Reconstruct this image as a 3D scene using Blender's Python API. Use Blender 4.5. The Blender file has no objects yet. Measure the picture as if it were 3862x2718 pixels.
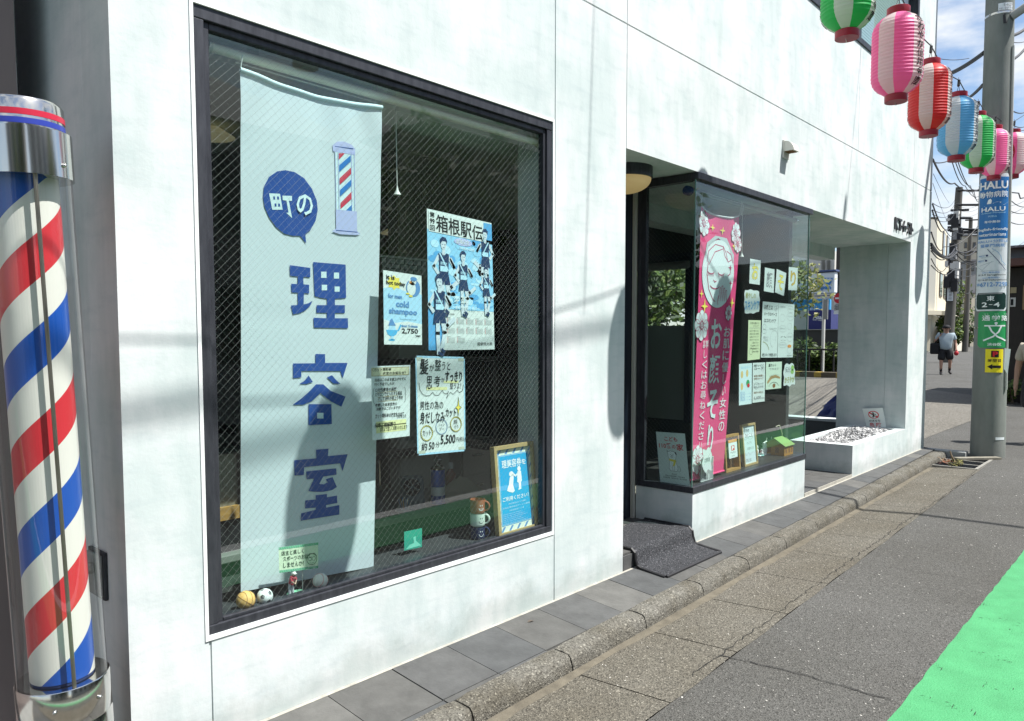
import bpy, bmesh, math, random
from mathutils import Vector, Matrix
R = math.radians
random.seed(7)
scene = bpy.context.scene
C = scene.collection

# ------------------------------------------------------------------ camera
F, PX, PY, IW, IH = 2834.8, 1911.5, 1440.8, 3862.0, 2718.0
CAM = Vector((0.0, -2.2955, 1.3))
YAW, PIT = 0.83032, -0.0601355
fw = Vector((math.sin(YAW)*math.cos(PIT), math.cos(YAW)*math.cos(PIT), math.sin(PIT)))
rt = Vector((math.cos(YAW), -math.sin(YAW), 0.0))
up = rt.cross(fw)
roll = -0.00148
rt, up = rt*math.cos(roll) + up*math.sin(roll), up*math.cos(roll) - rt*math.sin(roll)
cam_d = bpy.data.cameras.new('camera')
cam_d.sensor_fit = 'HORIZONTAL'; cam_d.sensor_width = 36.0
cam_d.lens = F/IW*36.0
cam_d.shift_x = (IW/2-PX)/IW
cam_d.shift_y = (PY-IH/2)/IW
cam_d.clip_start = 0.05; cam_d.clip_end = 3000
cam = bpy.data.objects.new('camera', cam_d); C.objects.link(cam)
cam.matrix_world = Matrix(((rt.x, up.x, -fw.x, CAM.x), (rt.y, up.y, -fw.y, CAM.y), (rt.z, up.z, -fw.z, CAM.z), (0, 0, 0, 1)))
scene.camera = cam

# ------------------------------------------------------------------ light
SUN = Vector((-0.5, 1.0, -1.9)).normalized()
sd = bpy.data.lights.new('sun', 'SUN'); sd.energy = 4.3; sd.angle = R(0.53); sd.color = (1.0, 0.975, 0.935)
so = bpy.data.objects.new('sun', sd); C.objects.link(so); so.location = (4, -8, 14)
so.rotation_euler = SUN.to_track_quat('-Z', 'Y').to_euler()
world = bpy.data.worlds.new('World'); scene.world = world; world.use_nodes = True
wn, wl = world.node_tree.nodes, world.node_tree.links
wn.clear()
wout = wn.new('ShaderNodeOutputWorld'); wbg = wn.new('ShaderNodeBackground')
sky = wn.new('ShaderNodeTexSky'); sky.sky_type = 'NISHITA'; sky.sun_disc = False
sky.sun_elevation = R(59.5); sky.sun_rotation = R(153.4); sky.altitude = 50; sky.air_density = 1.0; sky.dust_density = 0.6; sky.ozone_density = 1.6
wtc = wn.new('ShaderNodeTexCoord'); wmp = wn.new('ShaderNodeMapping'); wmp.inputs['Scale'].default_value = (1.6, 1.6, 4.2); wmp.inputs['Location'].default_value = (0.35, 0.1, 0.0)
wno = wn.new('ShaderNodeTexNoise'); wno.inputs['Scale'].default_value = 3.4; wno.inputs['Detail'].default_value = 8; wno.inputs['Roughness'].default_value = 0.55
wra = wn.new('ShaderNodeValToRGB'); wra.color_ramp.elements[0].position = 0.44; wra.color_ramp.elements[1].position = 0.62
wmx = wn.new('ShaderNodeMixRGB'); wmx.inputs[2].default_value = (5.8, 6.0, 6.2, 1)
wl.new(wtc.outputs['Generated'], wmp.inputs['Vector']); wl.new(wmp.outputs[0], wno.inputs['Vector']); wl.new(wno.outputs['Fac'], wra.inputs[0])
wl.new(wra.outputs[0], wmx.inputs[0]); wl.new(sky.outputs[0], wmx.inputs[1]); wl.new(wmx.outputs[0], wbg.inputs['Color'])
wbg.inputs['Strength'].default_value = 0.085
wl.new(wbg.outputs[0], wout.inputs['Surface'])
vs = scene.view_settings
scene.display_settings.display_device = 'sRGB'
vs.view_transform = 'Standard'; vs.look = 'None'; vs.exposure = 1.02; vs.gamma = 1.0; vs.use_curve_mapping = False
scene.cycles.max_bounces = 8; scene.cycles.transparent_max_bounces = 16
scene.cycles.sample_clamp_indirect = 6.0
scene.cycles.caustics_reflective = False; scene.cycles.caustics_refractive = False

# ------------------------------------------------------------------ measuring: a photo pixel on a real plane of the place
def ray(x, y): return fw + rt*((x-PX)/F) - up*((y-PY)/F)
def on_y(x, y, Y):
    d = ray(x, y); return CAM + d*((Y-CAM.y)/d.y)
def on_x(x, y, X):
    d = ray(x, y); return CAM + d*((X-CAM.x)/d.x)
def on_z(x, y, Z):
    d = ray(x, y); return CAM + d*((Z-CAM.z)/d.z)
def at_dist(x, y, D):                       # at horizontal distance D
    d = ray(x, y); return CAM + d*(D/math.hypot(d.x, d.y))

# ------------------------------------------------------------------ materials
MATS = {}
def nd(nt, t, **kw):
    n = nt.nodes.new(t)
    for k, v in kw.items(): n.inputs[k].default_value = v
    return n
def mat(name, col, rough=0.6, metal=0.0, var=0.0, vscale=6.0, bump=0.0, bscale=60.0, spec=0.4, emit=None, estr=0.0, trans=0.0, col2=None, stretch=(1, 1, 1), clear=0.0, detail=6):
    if name in MATS: return MATS[name]
    m = bpy.data.materials.new(name); m.use_nodes = True
    nt = m.node_tree; b = nt.nodes['Principled BSDF']
    c = (col[0], col[1], col[2], 1)
    b.inputs['Base Color'].default_value = c
    b.inputs['Roughness'].default_value = rough; b.inputs['Metallic'].default_value = metal
    b.inputs['Specular IOR Level'].default_value = spec
    if clear: b.inputs['Coat Weight'].default_value = clear; b.inputs['Coat Roughness'].default_value = 0.08
    if emit: b.inputs['Emission Color'].default_value = (*emit, 1); b.inputs['Emission Strength'].default_value = estr
    tc = None
    if var or bump:
        tc = nd(nt, 'ShaderNodeTexCoord'); mp = nd(nt, 'ShaderNodeMapping', Scale=stretch)
        nt.links.new(tc.outputs['Object'], mp.inputs[0])
    if var:
        no = nd(nt, 'ShaderNodeTexNoise', Scale=vscale, Detail=detail, Roughness=0.62); nt.links.new(mp.outputs[0], no.inputs['Vector'])
        rp = nd(nt, 'ShaderNodeValToRGB'); rp.color_ramp.elements[0].position = 0.3; rp.color_ramp.elements[1].position = 0.72
        c2 = col2 or tuple(x*(1-var) for x in col)
        rp.color_ramp.elements[0].color = (*c2, 1); rp.color_ramp.elements[1].color = c
        nt.links.new(no.outputs['Fac'], rp.inputs[0]); nt.links.new(rp.outputs[0], b.inputs['Base Color'])
    if bump:
        n2 = nd(nt, 'ShaderNodeTexNoise', Scale=bscale, Detail=4); nt.links.new(tc.outputs['Object'], n2.inputs['Vector'])
        bp = nd(nt, 'ShaderNodeBump', Strength=bump, Distance=0.01); nt.links.new(n2.outputs['Fac'], bp.inputs['Height']); nt.links.new(bp.outputs[0], b.inputs['Normal'])
    if trans:
        tr = nd(nt, 'ShaderNodeBsdfTranslucent', Color=c); mx = nd(nt, 'ShaderNodeMixShader', Fac=trans)
        out = nt.nodes['Material Output']
        nt.links.new(b.outputs[0], mx.inputs[1]); nt.links.new(tr.outputs[0], mx.inputs[2]); nt.links.new(mx.outputs[0], out.inputs[0])
    MATS[name] = m; return m
def ink(name, col): return mat('ink_'+name, col, rough=0.75, spec=0.2)

def glass_mat(name, tint, boost=1.0, rough=0.0):
    m = bpy.data.materials.new(name); m.use_nodes = True; nt = m.node_tree; nt.nodes.clear()
    out = nd(nt, 'ShaderNodeOutputMaterial'); tr = nd(nt, 'ShaderNodeBsdfTransparent', Color=(*tint, 1))
    gl = nd(nt, 'ShaderNodeBsdfGlossy', Color=(1, 1, 1, 1), Roughness=rough); mx = nd(nt, 'ShaderNodeMixShader')
    lw = nd(nt, 'ShaderNodeLayerWeight', Blend=0.5)
    pw = nt.nodes.new('ShaderNodeMath'); pw.operation = 'POWER'; pw.inputs[1].default_value = 5.0
    ma = nt.nodes.new('ShaderNodeMath'); ma.operation = 'MULTIPLY_ADD'; ma.inputs[1].default_value = 0.9; ma.inputs[2].default_value = 0.055*boost; ma.use_clamp = True
    nt.links.new(lw.outputs['Facing'], pw.inputs[0]); nt.links.new(pw.outputs[0], ma.inputs[0]); nt.links.new(ma.outputs[0], mx.inputs[0])
    nt.links.new(tr.outputs[0], mx.inputs[1]); nt.links.new(gl.outputs[0], mx.inputs[2]); nt.links.new(mx.outputs[0], out.inputs[0])
    MATS[name] = m; return m
M_GLASS = glass_mat('wired_glass', (0.84, 0.94, 0.92), 1.0)
M_CLEAR = glass_mat('clear_acrylic', (0.93, 0.95, 0.95), 0.75)
M_FARGLASS = mat('far_window_glass', (0.03, 0.04, 0.05), rough=0.08, spec=0.8)

def stucco():
    m = bpy.data.materials.new('white_stucco'); m.use_nodes = True; nt = m.node_tree; b = nt.nodes['Principled BSDF']
    tc = nd(nt, 'ShaderNodeTexCoord')
    def noise(scale, det, st, rough=0.6):
        mp = nd(nt, 'ShaderNodeMapping', Scale=st); nt.links.new(tc.outputs['Object'], mp.inputs[0])
        n = nd(nt, 'ShaderNodeTexNoise', Scale=scale, Detail=det, Roughness=rough); nt.links.new(mp.outputs[0], n.inputs['Vector']); return n
    n1 = noise(2.4, 7, (1, 1, 0.75)); n2 = noise(7, 5, (1.6, 1.6, 0.28)); n3 = noise(10, 6, (0.5, 0.5, 2.2))
    r1 = nd(nt, 'ShaderNodeValToRGB'); e = r1.color_ramp.elements
    e[0].position = 0.40; e[0].color = (0.53, 0.592, 0.583, 1); e[1].position = 0.6; e[1].color = (0.665, 0.682, 0.68, 1)
    nt.links.new(n1.outputs['Fac'], r1.inputs[0])
    r2 = nd(nt, 'ShaderNodeValToRGB'); e = r2.color_ramp.elements
    e[0].position = 0.33; e[0].color = (0.90, 0.92, 0.92, 1); e[1].position = 0.55; e[1].color = (1, 1, 1, 1)
    nt.links.new(n2.outputs['Fac'], r2.inputs[0])
    r3 = nd(nt, 'ShaderNodeValToRGB'); e = r3.color_ramp.elements
    e[0].position = 0.3; e[0].color = (0.9, 0.92, 0.93, 1); e[1].position = 0.5; e[1].color = (1, 1, 1, 1)
    nt.links.new(n3.outputs['Fac'], r3.inputs[0])
    m1 = nd(nt, 'ShaderNodeMixRGB', Fac=1.0); m1.blend_type = 'MULTIPLY'; nt.links.new(r1.outputs[0], m1.inputs[1]); nt.links.new(r2.outputs[0], m1.inputs[2])
    m2 = nd(nt, 'ShaderNodeMixRGB', Fac=1.0); m2.blend_type = 'MULTIPLY'; nt.links.new(m1.outputs[0], m2.inputs[1]); nt.links.new(r3.outputs[0], m2.inputs[2])
    # splash dirt: a stain with its own ragged edge along the foot of the wall
    sx = nd(nt, 'ShaderNodeSeparateXYZ'); nt.links.new(tc.outputs['Object'], sx.inputs[0])
    n4 = noise(5, 6, (1, 1, 1), 0.7)
    ad = nd(nt, 'ShaderNodeMath'); ad.operation = 'MULTIPLY_ADD'; ad.inputs[1].default_value = 0.34; ad.inputs[2].default_value = -0.12
    nt.links.new(n4.outputs['Fac'], ad.inputs[0])
    sb = nd(nt, 'ShaderNodeMath'); sb.operation = 'SUBTRACT'; nt.links.new(sx.outputs['Z'], sb.inputs[0]); nt.links.new(ad.outputs[0], sb.inputs[1])
    r4 = nd(nt, 'ShaderNodeValToRGB'); e = r4.color_ramp.elements
    e[0].position = 0.0; e[0].color = (0.80, 0.81, 0.79, 1); e[1].position = 0.09; e[1].color = (1, 1, 1, 1)
    nt.links.new(sb.outputs[0], r4.inputs[0])
    m3 = nd(nt, 'ShaderNodeMixRGB', Fac=1.0); m3.blend_type = 'MULTIPLY'; nt.links.new(m2.outputs[0], m3.inputs[1]); nt.links.new(r4.outputs[0], m3.inputs[2])
    nt.links.new(m3.outputs[0], b.inputs['Base Color'])
    b.inputs['Roughness'].default_value = 0.85; b.inputs['Specular IOR Level'].default_value = 0.2
    nb = noise(55, 5, (1, 1, 1)); bp = nd(nt, 'ShaderNodeBump', Strength=0.12, Distance=0.006)
    nt.links.new(nb.outputs['Fac'], bp.inputs['Height']); nt.links.new(bp.outputs[0], b.inputs['Normal'])
    return m
M_WALL = stucco()

def aggregate(name, dark, mid, light, scale, bump, mott=1.2, mfac=0.35, mcol=(0.6, 0.58, 0.55), fleck=0.72):
    m = bpy.data.materials.new(name); m.use_nodes = True; nt = m.node_tree; b = nt.nodes['Principled BSDF']
    tc = nd(nt, 'ShaderNodeTexCoord')
    vo = nd(nt, 'ShaderNodeTexVoronoi', Scale=scale); nt.links.new(tc.outputs['Object'], vo.inputs['Vector'])
    sp = nd(nt, 'ShaderNodeSeparateColor'); nt.links.new(vo.outputs['Color'], sp.inputs[0])
    r = nd(nt, 'ShaderNodeValToRGB'); e = r.color_ramp.elements
    e[0].position = 0.0; e[0].color = (*dark, 1); e[1].position = 1.0; e[1].color = (*light, 1)
    k = e.new(0.45); k.color = (*mid, 1); k = e.new(fleck); k.color = (*[x*1.12 for x in mid], 1); k = e.new(min(0.985, fleck+0.2)); k.color = (*[x*1.25 for x in mid], 1)
    nt.links.new(sp.outputs[0], r.inputs[0])
    n1 = nd(nt, 'ShaderNodeTexNoise', Scale=mott, Detail=7, Roughness=0.65); nt.links.new(tc.outputs['Object'], n1.inputs['Vector'])
    r1 = nd(nt, 'ShaderNodeValToRGB'); e = r1.color_ramp.elements
    e[0].position = 0.3; e[0].color = (*mcol, 1); e[1].position = 0.7; e[1].color = (1, 1, 1, 1); nt.links.new(n1.outputs['Fac'], r1.inputs[0])
    mx = nd(nt, 'ShaderNodeMixRGB', Fac=mfac*2); mx.blend_type = 'MULTIPLY'; nt.links.new(r.outputs[0], mx.inputs[1]); nt.links.new(r1.outputs[0], mx.inputs[2])
    nt.links.new(mx.outputs[0], b.inputs['Base Color']); b.inputs['Roughness'].default_value = 0.88; b.inputs['Specular IOR Level'].default_value = 0.25
    bp = nd(nt, 'ShaderNodeBump', Strength=bump, Distance=0.004); nt.links.new(vo.outputs['Distance'], bp.inputs['Height'])
    n3 = nd(nt, 'ShaderNodeTexNoise', Scale=scale*0.4, Detail=4); nt.links.new(tc.outputs['Object'], n3.inputs['Vector'])
    bp2 = nd(nt, 'ShaderNodeBump', Strength=bump*0.6, Distance=0.004); nt.links.new(n3.outputs['Fac'], bp2.inputs['Height']); nt.links.new(bp.outputs[0], bp2.inputs['Normal'])
    nt.links.new(bp2.outputs[0], b.inputs['Normal'])
    MATS[name] = m; return m
M_ASPH = aggregate('asphalt', (0.05, 0.049, 0.045), (0.108, 0.106, 0.099), (0.30, 0.29, 0.27), 190, 0.9, 0.7, 0.42, (0.66, 0.645, 0.61), 0.8)
M_GUT = aggregate('gutter_concrete', (0.06, 0.056, 0.047), (0.14, 0.13, 0.108), (0.34, 0.32, 0.27), 170, 0.9, 1.6, 0.35, (0.62, 0.58, 0.5), 0.74)
M_KERB = aggregate('kerb_concrete', (0.075, 0.071, 0.062), (0.155, 0.149, 0.13), (0.36, 0.345, 0.3), 170, 0.8, 4.0, 0.45, (0.5, 0.46, 0.38), 0.72)
M_MAT = aggregate('mat_pile', (0.012, 0.012, 0.014), (0.05, 0.052, 0.057), (0.2, 0.2, 0.21), 230, 1.0, 6, 0.2, (0.75, 0.75, 0.75), 0.7)
M_TILE = [mat('slate_tile_%s' % n, c, rough=0.75, var=0.35, vscale=9, bump=0.25, bscale=45, spec=0.3) for n, c in
          (('cool', (0.090, 0.093, 0.093)), ('mid', (0.102, 0.103, 0.101)), ('warm', (0.108, 0.107, 0.101)), ('pale', (0.135, 0.133, 0.124)))]
M_BLACKFRAME = mat('black_window_frame', (0.065, 0.068, 0.08), rough=0.45, metal=0.4, var=0.45, vscale=14, col2=(0.03, 0.032, 0.04), stretch=(3, 3, 0.6))
M_NAVY = mat('navy_door', (0.012, 0.016, 0.028), rough=0.35, spec=0.5)
M_DARK = mat('dark_room', (0.05, 0.055, 0.052), rough=0.9)
M_STEEL = mat('brushed_steel', (0.62, 0.61, 0.58), rough=0.2, metal=1.0, var=0.15, vscale=3, stretch=(1, 1, 0.2))
M_WIRE = mat('glass_wire', (0.30, 0.33, 0.31), rough=0.4, metal=0.25, spec=0.8)
M_CORD = mat('white_cord', (0.72, 0.72, 0.68), rough=0.6)
M_CABLE = mat('black_cable', (0.018, 0.018, 0.02), rough=0.6)
M_SKIN = mat('skin', (0.42, 0.24, 0.17), rough=0.55, var=0.15, vscale=20)
M_PAPER = mat('paper', (0.80, 0.86, 0.84), rough=0.85, spec=0.15, trans=0.12)
M_CONC = mat('grey_concrete', (0.33, 0.34, 0.33), rough=0.85, var=0.3, vscale=5, bump=0.2, bscale=40)

# ------------------------------------------------------------------ mesh builder
class MB:
    def __init__(s): s.v = []; s.f = []; s.m = []; s.mats = []
    def mi(s, m):
        if m not in s.mats: s.mats.append(m)
        return s.mats.index(m)
    def poly(s, pts, m):
        n = len(s.v); s.v += [tuple(p) for p in pts]; s.f.append(tuple(range(n, n+len(pts)))); s.m.append(s.mi(m))
    def mesh(s, vs, fs, m):
        n = len(s.v); s.v += [tuple(p) for p in vs]; k = s.mi(m)
        for f in fs: s.f.append(tuple(i+n for i in f)); s.m.append(k)
    def box(s, x0, y0, z0, x1, y1, z1, m):
        v = [(x0, y0, z0), (x1, y0, z0), (x1, y1, z0), (x0, y1, z0), (x0, y0, z1), (x1, y0, z1), (x1, y1, z1), (x0, y1, z1)]
        s.mesh(v, [(3, 2, 1, 0), (4, 5, 6, 7), (0, 1, 5, 4), (1, 2, 6, 5), (2, 3, 7, 6), (3, 0, 4, 7)], m); return s
    def obox(s, c, ax, ay, az, m):          # oriented box: centre and three half vectors
        c = Vector(c); v = [c+ax*a+ay*b+az*d for d in (-1, 1) for a, b in ((-1, -1), (1, -1), (1, 1), (-1, 1))]
        s.mesh(v, [(3, 2, 1, 0), (4, 5, 6, 7), (0, 1, 5, 4), (1, 2, 6, 5), (2, 3, 7, 6), (3, 0, 4, 7)], m); return s
    def tube(s, pts, r, m, n=8, caps=True):
        pts = [Vector(p) for p in pts]; rs = r if isinstance(r, (list, tuple)) else [r]*len(pts)
        rings = []; prev = None
        for i, p in enumerate(pts):
            a = pts[max(0, i-1)]; b = pts[min(len(pts)-1, i+1)]; t = (b-a).normalized()
            ref = prev if prev is not None else (Vector((0, 0, 1)) if abs(t.z) < 0.9 else Vector((1, 0, 0)))
            u = (ref - t*ref.dot(t)).normalized(); w = t.cross(u); prev = u
            rings.append([p+(u*math.cos(2*math.pi*k/n)+w*math.sin(2*math.pi*k/n))*rs[i] for k in range(n)])
        vs = [q for g in rings for q in g]; fs = []
        for i in range(len(pts)-1):
            for k in range(n): fs.append((i*n+k, i*n+(k+1) % n, (i+1)*n+(k+1) % n, (i+1)*n+k))
        if caps: fs.append(tuple(reversed(range(n)))); fs.append(tuple(range((len(pts)-1)*n, len(pts)*n)))
        s.mesh(vs, fs, m); return s
    def lathe(s, prof, c, m, n=32, matf=None, axis=None, caps=True):
        c = Vector(c); fs = []; vs = []
        for r, z in prof:
            for k in range(n):
                a = 2*math.pi*k/n; vs.append((r*math.cos(a), r*math.sin(a), z))
        if axis is not None:
            q = Vector((0, 0, 1)).rotation_difference(Vector(axis).normalized()); vs = [q @ Vector(v) for v in vs]
        vs = [c+Vector(v) for v in vs]
        base = len(s.v); s.v += [tuple(v) for v in vs]
        for i in range(len(prof)-1):
            for k in range(n):
                s.f.append((base+i*n+k, base+i*n+(k+1) % n, base+(i+1)*n+(k+1) % n, base+(i+1)*n+k))
                s.m.append(s.mi(matf(i, k, n) if matf else m))
        if caps:
            s.f.append(tuple(base+k for k in reversed(range(n)))); s.m.append(s.mi(m if not matf else matf(0, 0, n)))
            s.f.append(tuple(base+(len(prof)-1)*n+k for k in range(n))); s.m.append(s.mi(m if not matf else matf(len(prof)-2, 0, n)))
        return s
    def ball(s, c, r, m, n=20, sc=(1, 1, 1)):
        prof = [(r*math.sin(math.pi*i/(n//2)), -r*math.cos(math.pi*i/(n//2))) for i in range(n//2+1)]
        prof[0] = (r*0.01, -r); prof[-1] = (r*0.01, r)
        b = len(s.v); s.lathe(prof, (0, 0, 0), m, n)
        for i in range(b, len(s.v)):
            v = s.v[i]; s.v[i] = (c[0]+v[0]*sc[0], c[1]+v[1]*sc[1], c[2]+v[2]*sc[2])
        return s
    def build(s, name, parent=None, smooth=False, bevel=0.0, sharp=40):
        me = bpy.data.meshes.new(name); me.from_pydata(s.v, [], s.f)
        for m in s.mats: me.materials.append(m)
        me.polygons.foreach_set('material_index', s.m)
        if smooth:
            me.polygons.foreach_set('use_smooth', [True]*len(s.f))
            me.set_sharp_from_angle(angle=R(sharp))
        me.update()
        o = bpy.data.objects.new(name, me); C.objects.link(o)
        if parent is not None:
            o.parent = parent
            o.matrix_parent_inverse = Matrix.Translation(-Vector(parent.location)) if parent.parent is None and not parent.rotation_euler.to_quaternion().angle > 1e-6 else Matrix()
        if bevel:
            bv = o.modifiers.new('bevel', 'BEVEL'); bv.width = bevel; bv.segments = 2; bv.limit_method = 'ANGLE'
        return o
def tag(o, label=None, cat=None, group=None, kind=None):
    if label: o['label'] = label
    if cat: o['category'] = cat
    if group: o['group'] = group
    if kind: o['kind'] = kind
    return o
def thing(name, label, cat, loc=(0, 0, 0), group=None):
    o = bpy.data.objects.new(name, None); C.objects.link(o); o.location = loc; o.empty_display_size = 0.1
    return tag(o, label, cat, group)

# ------------------------------------------------------------------ lettering
_tx = {}
def glyphs(s, bold=0.0):
    if any(ord(c_) > 0x3400 for c_ in s): bold = min(bold, 0.012)
    k = (s, bold)
    if k in _tx: return _tx[k]
    c = bpy.data.curves.new('lettering', 'FONT'); c.body = s; c.size = 1.0; c.offset = bold; c.resolution_u = 2; c.align_x = 'LEFT'
    o = bpy.data.objects.new('lettering', c); C.objects.link(o)
    dg = bpy.context.evaluated_depsgraph_get(); dg.update()
    me = bpy.data.meshes.new_from_object(o.evaluated_get(dg))
    vs = [(v.co.x, v.co.y) for v in me.vertices]; fs = [tuple(p.vertices) for p in me.polygons]
    bpy.data.meshes.remove(me); bpy.data.objects.remove(o); bpy.data.curves.remove(c)
    if not vs: vs = [(0, 0), (1, 0), (0, 1)]; fs = []
    x0 = min(v[0] for v in vs); x1 = max(v[0] for v in vs); y0 = min(v[1] for v in vs); y1 = max(v[1] for v in vs)
    _tx[k] = ([(v[0]-x0, v[1]-y0) for v in vs], fs, x1-x0, y1-y0); return _tx[k]

class Flat:
    """a printed sheet: (u, v) in 0..1 (u right, v up) mapped on a real surface; ink lies a fraction of a mm above it"""
    def __init__(s, fn, W, H, step=0.0004):
        s.mb = MB(); s.fn = fn; s.W = W; s.H = H; s.step = step
    def P(s, u, v, l=0): return s.fn(u, v, l*s.step)
    def sheet(s, m, nu=1, nv=1, l=0):
        vs = [s.P(i/nu, j/nv, l) for j in range(nv+1) for i in range(nu+1)]
        s.mb.mesh(vs, [(j*(nu+1)+i, j*(nu+1)+i+1, (j+1)*(nu+1)+i+1, (j+1)*(nu+1)+i) for j in range(nv) for i in range(nu)], m); return s
    def poly(s, pts, m, l=1): s.mb.poly([s.P(u, v, l) for u, v in pts], m); return s
    def rect(s, u0, v0, u1, v1, m, l=1, n=1):
        for i in range(n):
            a = u0+(u1-u0)*i/n; b = u0+(u1-u0)*(i+1)/n
            s.poly([(a, v0), (b, v0), (b, v1), (a, v1)], m, l)
        return s
    def ell(s, cu, cv, ru, rv, m, l=1, n=28): return s.poly([(cu+ru*math.cos(2*math.pi*i/n), cv+rv*math.sin(2*math.pi*i/n)) for i in range(n)], m, l)
    def line(s, pts, w, m, l=2, close=False):   # w in metres
        q = [(u*s.W, v*s.H) for u, v in pts]
        if close: q = q+[q[0]]
        ms = getattr(s, 'maxseg', None)
        if ms:
            q2 = [q[0]]
            for a, b in zip(q[:-1], q[1:]):
                k_ = max(1, int(math.hypot(b[0]-a[0], b[1]-a[1])/ms)+1)
                q2 += [(a[0]+(b[0]-a[0])*i/k_, a[1]+(b[1]-a[1])*i/k_) for i in range(1, k_+1)]
            q = q2
        for a, b in zip(q[:-1], q[1:]):
            dx, dy = b[0]-a[0], b[1]-a[1]; L = math.hypot(dx, dy) or 1; nx, ny = -dy/L*w/2, dx/L*w/2; ex, ey = dx/L*w/3, dy/L*w/3
            s.poly([((x)/s.W, (y)/s.H) for x, y in ((a[0]-ex+nx, a[1]-ey+ny), (a[0]-ex-nx, a[1]-ey-ny), (b[0]+ex-nx, b[1]+ey-ny), (b[0]+ex+nx, b[1]+ey+ny))], m, l)
        return s
    def arc(s, cu, cv, ru, rv, w, m, l=2, a0=0, a1=360, n=24):
        return s.line([(cu+ru*math.cos(R(a0+(a1-a0)*i/n)), cv+rv*math.sin(R(a0+(a1-a0)*i/n))) for i in range(n+1)], w, m, l)
    def text(s, t, u0, v0, u1, v1, m, l=2, bold=0.0, fit=True, slant=0.0, align='c'):
        vs, fs, w, h = glyphs(t, bold)
        if getattr(s, 'maxseg', None): l += 2.5      # flat glyphs on a curved plate: keep them clear of it
        bw, bh = (u1-u0)*s.W, (v1-v0)*s.H
        sx, sy = bw/max(w, 1e-4), bh/max(h, 1e-4)
        if not fit: sx = sy = min(sx, sy)
        ox = u0*s.W+(0 if align == 'l' else (bw-w*sx)/2); oy = v0*s.H+(bh-h*sy)/2
        s.mb.mesh([s.P((ox+x*sx+slant*y*sy)/s.W, (oy+y*sy+slant*0.0)/s.H, l) for x, y in vs], fs, m); return s
    def column(s, t, uc, vtop, vbot, w, m, l=2, bold=0.0, hs=0.86):     # vertical writing
        n = len(t); p = (vtop-vbot)/n
        for i, ch in enumerate(t):
            a = vtop-p*(i+1)+p*(1-hs)/2
            ww = w*(0.55 if ch in 'いしり' else 0.9 if ch in 'くのこ' else 1)
            s.text(ch, uc-ww/2, a, uc+ww/2, a+p*hs, m, l, bold)
        return s
    def build(s, name, parent=None, smooth=False): return s.mb.build(name, parent, smooth)
def quad_map(TL, TR, BR, BL, n=Vector((0, -1, 0)), bend=None):
    TL, TR, BR, BL = map(Vector, (TL, TR, BR, BL))
    def fn(u, v, d):
        a = BL.lerp(BR, u); b = TL.lerp(TR, u); p = a.lerp(b, v)+n*d
        return p+(bend(u, v) if bend else Vector((0, 0, 0)))
    return fn
def px_sheet(pts, Y, step=0.0004, bend=None):
    q = [on_y(x, y, Y) for x, y in pts]
    return Flat(quad_map(*q, bend=bend), (q[1]-q[0]).length, (q[0]-q[3]).length, step)
def vscale(f): return lambda x, y: (x*1.68206, y*1.68206)
def V(x, y): return (x*1.68206, y*1.68206)
def crop(x0, y0, k): return lambda x, y: (x0+x/k, y0+y/k)

K_BLACK = ink('black', (0.02, 0.02, 0.022)); K_BLUE = ink('blue', (0.03, 0.10, 0.36)); K_WHITE = ink('white', (0.85, 0.88, 0.88))
K_RED = ink('red', (0.62, 0.03, 0.04)); K_YEL = ink('yellow', (0.85, 0.70, 0.12)); K_CYAN = ink('cyan', (0.10, 0.45, 0.75)); K_LB = ink('light_blue', (0.42, 0.68, 0.85))
K_LAV = ink('lavender', (0.50, 0.53, 0.80)); K_GREY = ink('grey', (0.3, 0.31, 0.32)); K_ORANGE = ink('orange', (0.75, 0.30, 0.08)); K_GREEN = ink('green', (0.05, 0.35, 0.13))
K_NAVY = ink('navy', (0.03, 0.05, 0.14)); K_BROWN = ink('brown', (0.25, 0.12, 0.05)); K_PINK = ink('pink', (0.75, 0.10, 0.24)); K_PALEY = ink('pale_yellow', (0.82, 0.80, 0.42)); K_MIDB = ink('mid_blue', (0.12, 0.28, 0.55)); K_SKINP = ink('print_skin', (0.62, 0.70, 0.76))
# ================================================================== THE SETTING: ground
def ykin(x): return -0.40+0.0295*min(x, 9.75)
def ykb(x): return -0.49+0.0265*min(x, 9.75)
def ygut(x): return -0.957+0.0275*x
ROADZ = -0.08
def sheet(name, polys, m, kind='structure'):
    mb = MB()
    for p in polys: mb.poly(p, m)
    return tag(mb.build(name), kind=kind)
sheet('ground', [[(-150, -150, -0.16), (400, -150, -0.16), (400, 200, -0.16), (-150, 200, -0.16)]], M_ASPH)
XE = 9.95
sheet('road', [[(-60, -60, ROADZ), (XE, -60, ROADZ), (XE, ygut(XE), ROADZ), (-60, ygut(-60)+0.0, ROADZ)],
               [(XE, -60, ROADZ), (300, -60, ROADZ), (300, 120, ROADZ), (XE, 120, ROADZ)]], M_ASPH)
M_LOT = aggregate('lot_asphalt', (0.08, 0.075, 0.065), (0.155, 0.145, 0.125), (0.3, 0.28, 0.25), 60, 0.4, 0.5, 0.3, (0.7, 0.68, 0.64))
sheet('parking_lot', [[(-4, 4.2, -0.02), (XE-0.004, 4.2, -0.02), (XE-0.004, 60, -0.02), (-4, 60, -0.02)], [(6.1, 3.0, -0.02), (XE-0.004, 3.0, -0.02), (XE-0.004, 4.2, -0.02), (6.1, 4.2, -0.02)], [(9.76, 0.0, -0.02), (XE-0.004, 0.0, -0.02), (XE-0.004, 3.0, -0.02), (9.76, 3.0, -0.02)]], M_LOT)
sheet('junction_surface', [[(XE+0.25, 0.35, ROADZ+0.004), (19, 0.35, ROADZ+0.004), (26, 6.5, ROADZ+0.004), (XE+0.25, 9.5, ROADZ+0.004)]], M_LOT)
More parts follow.
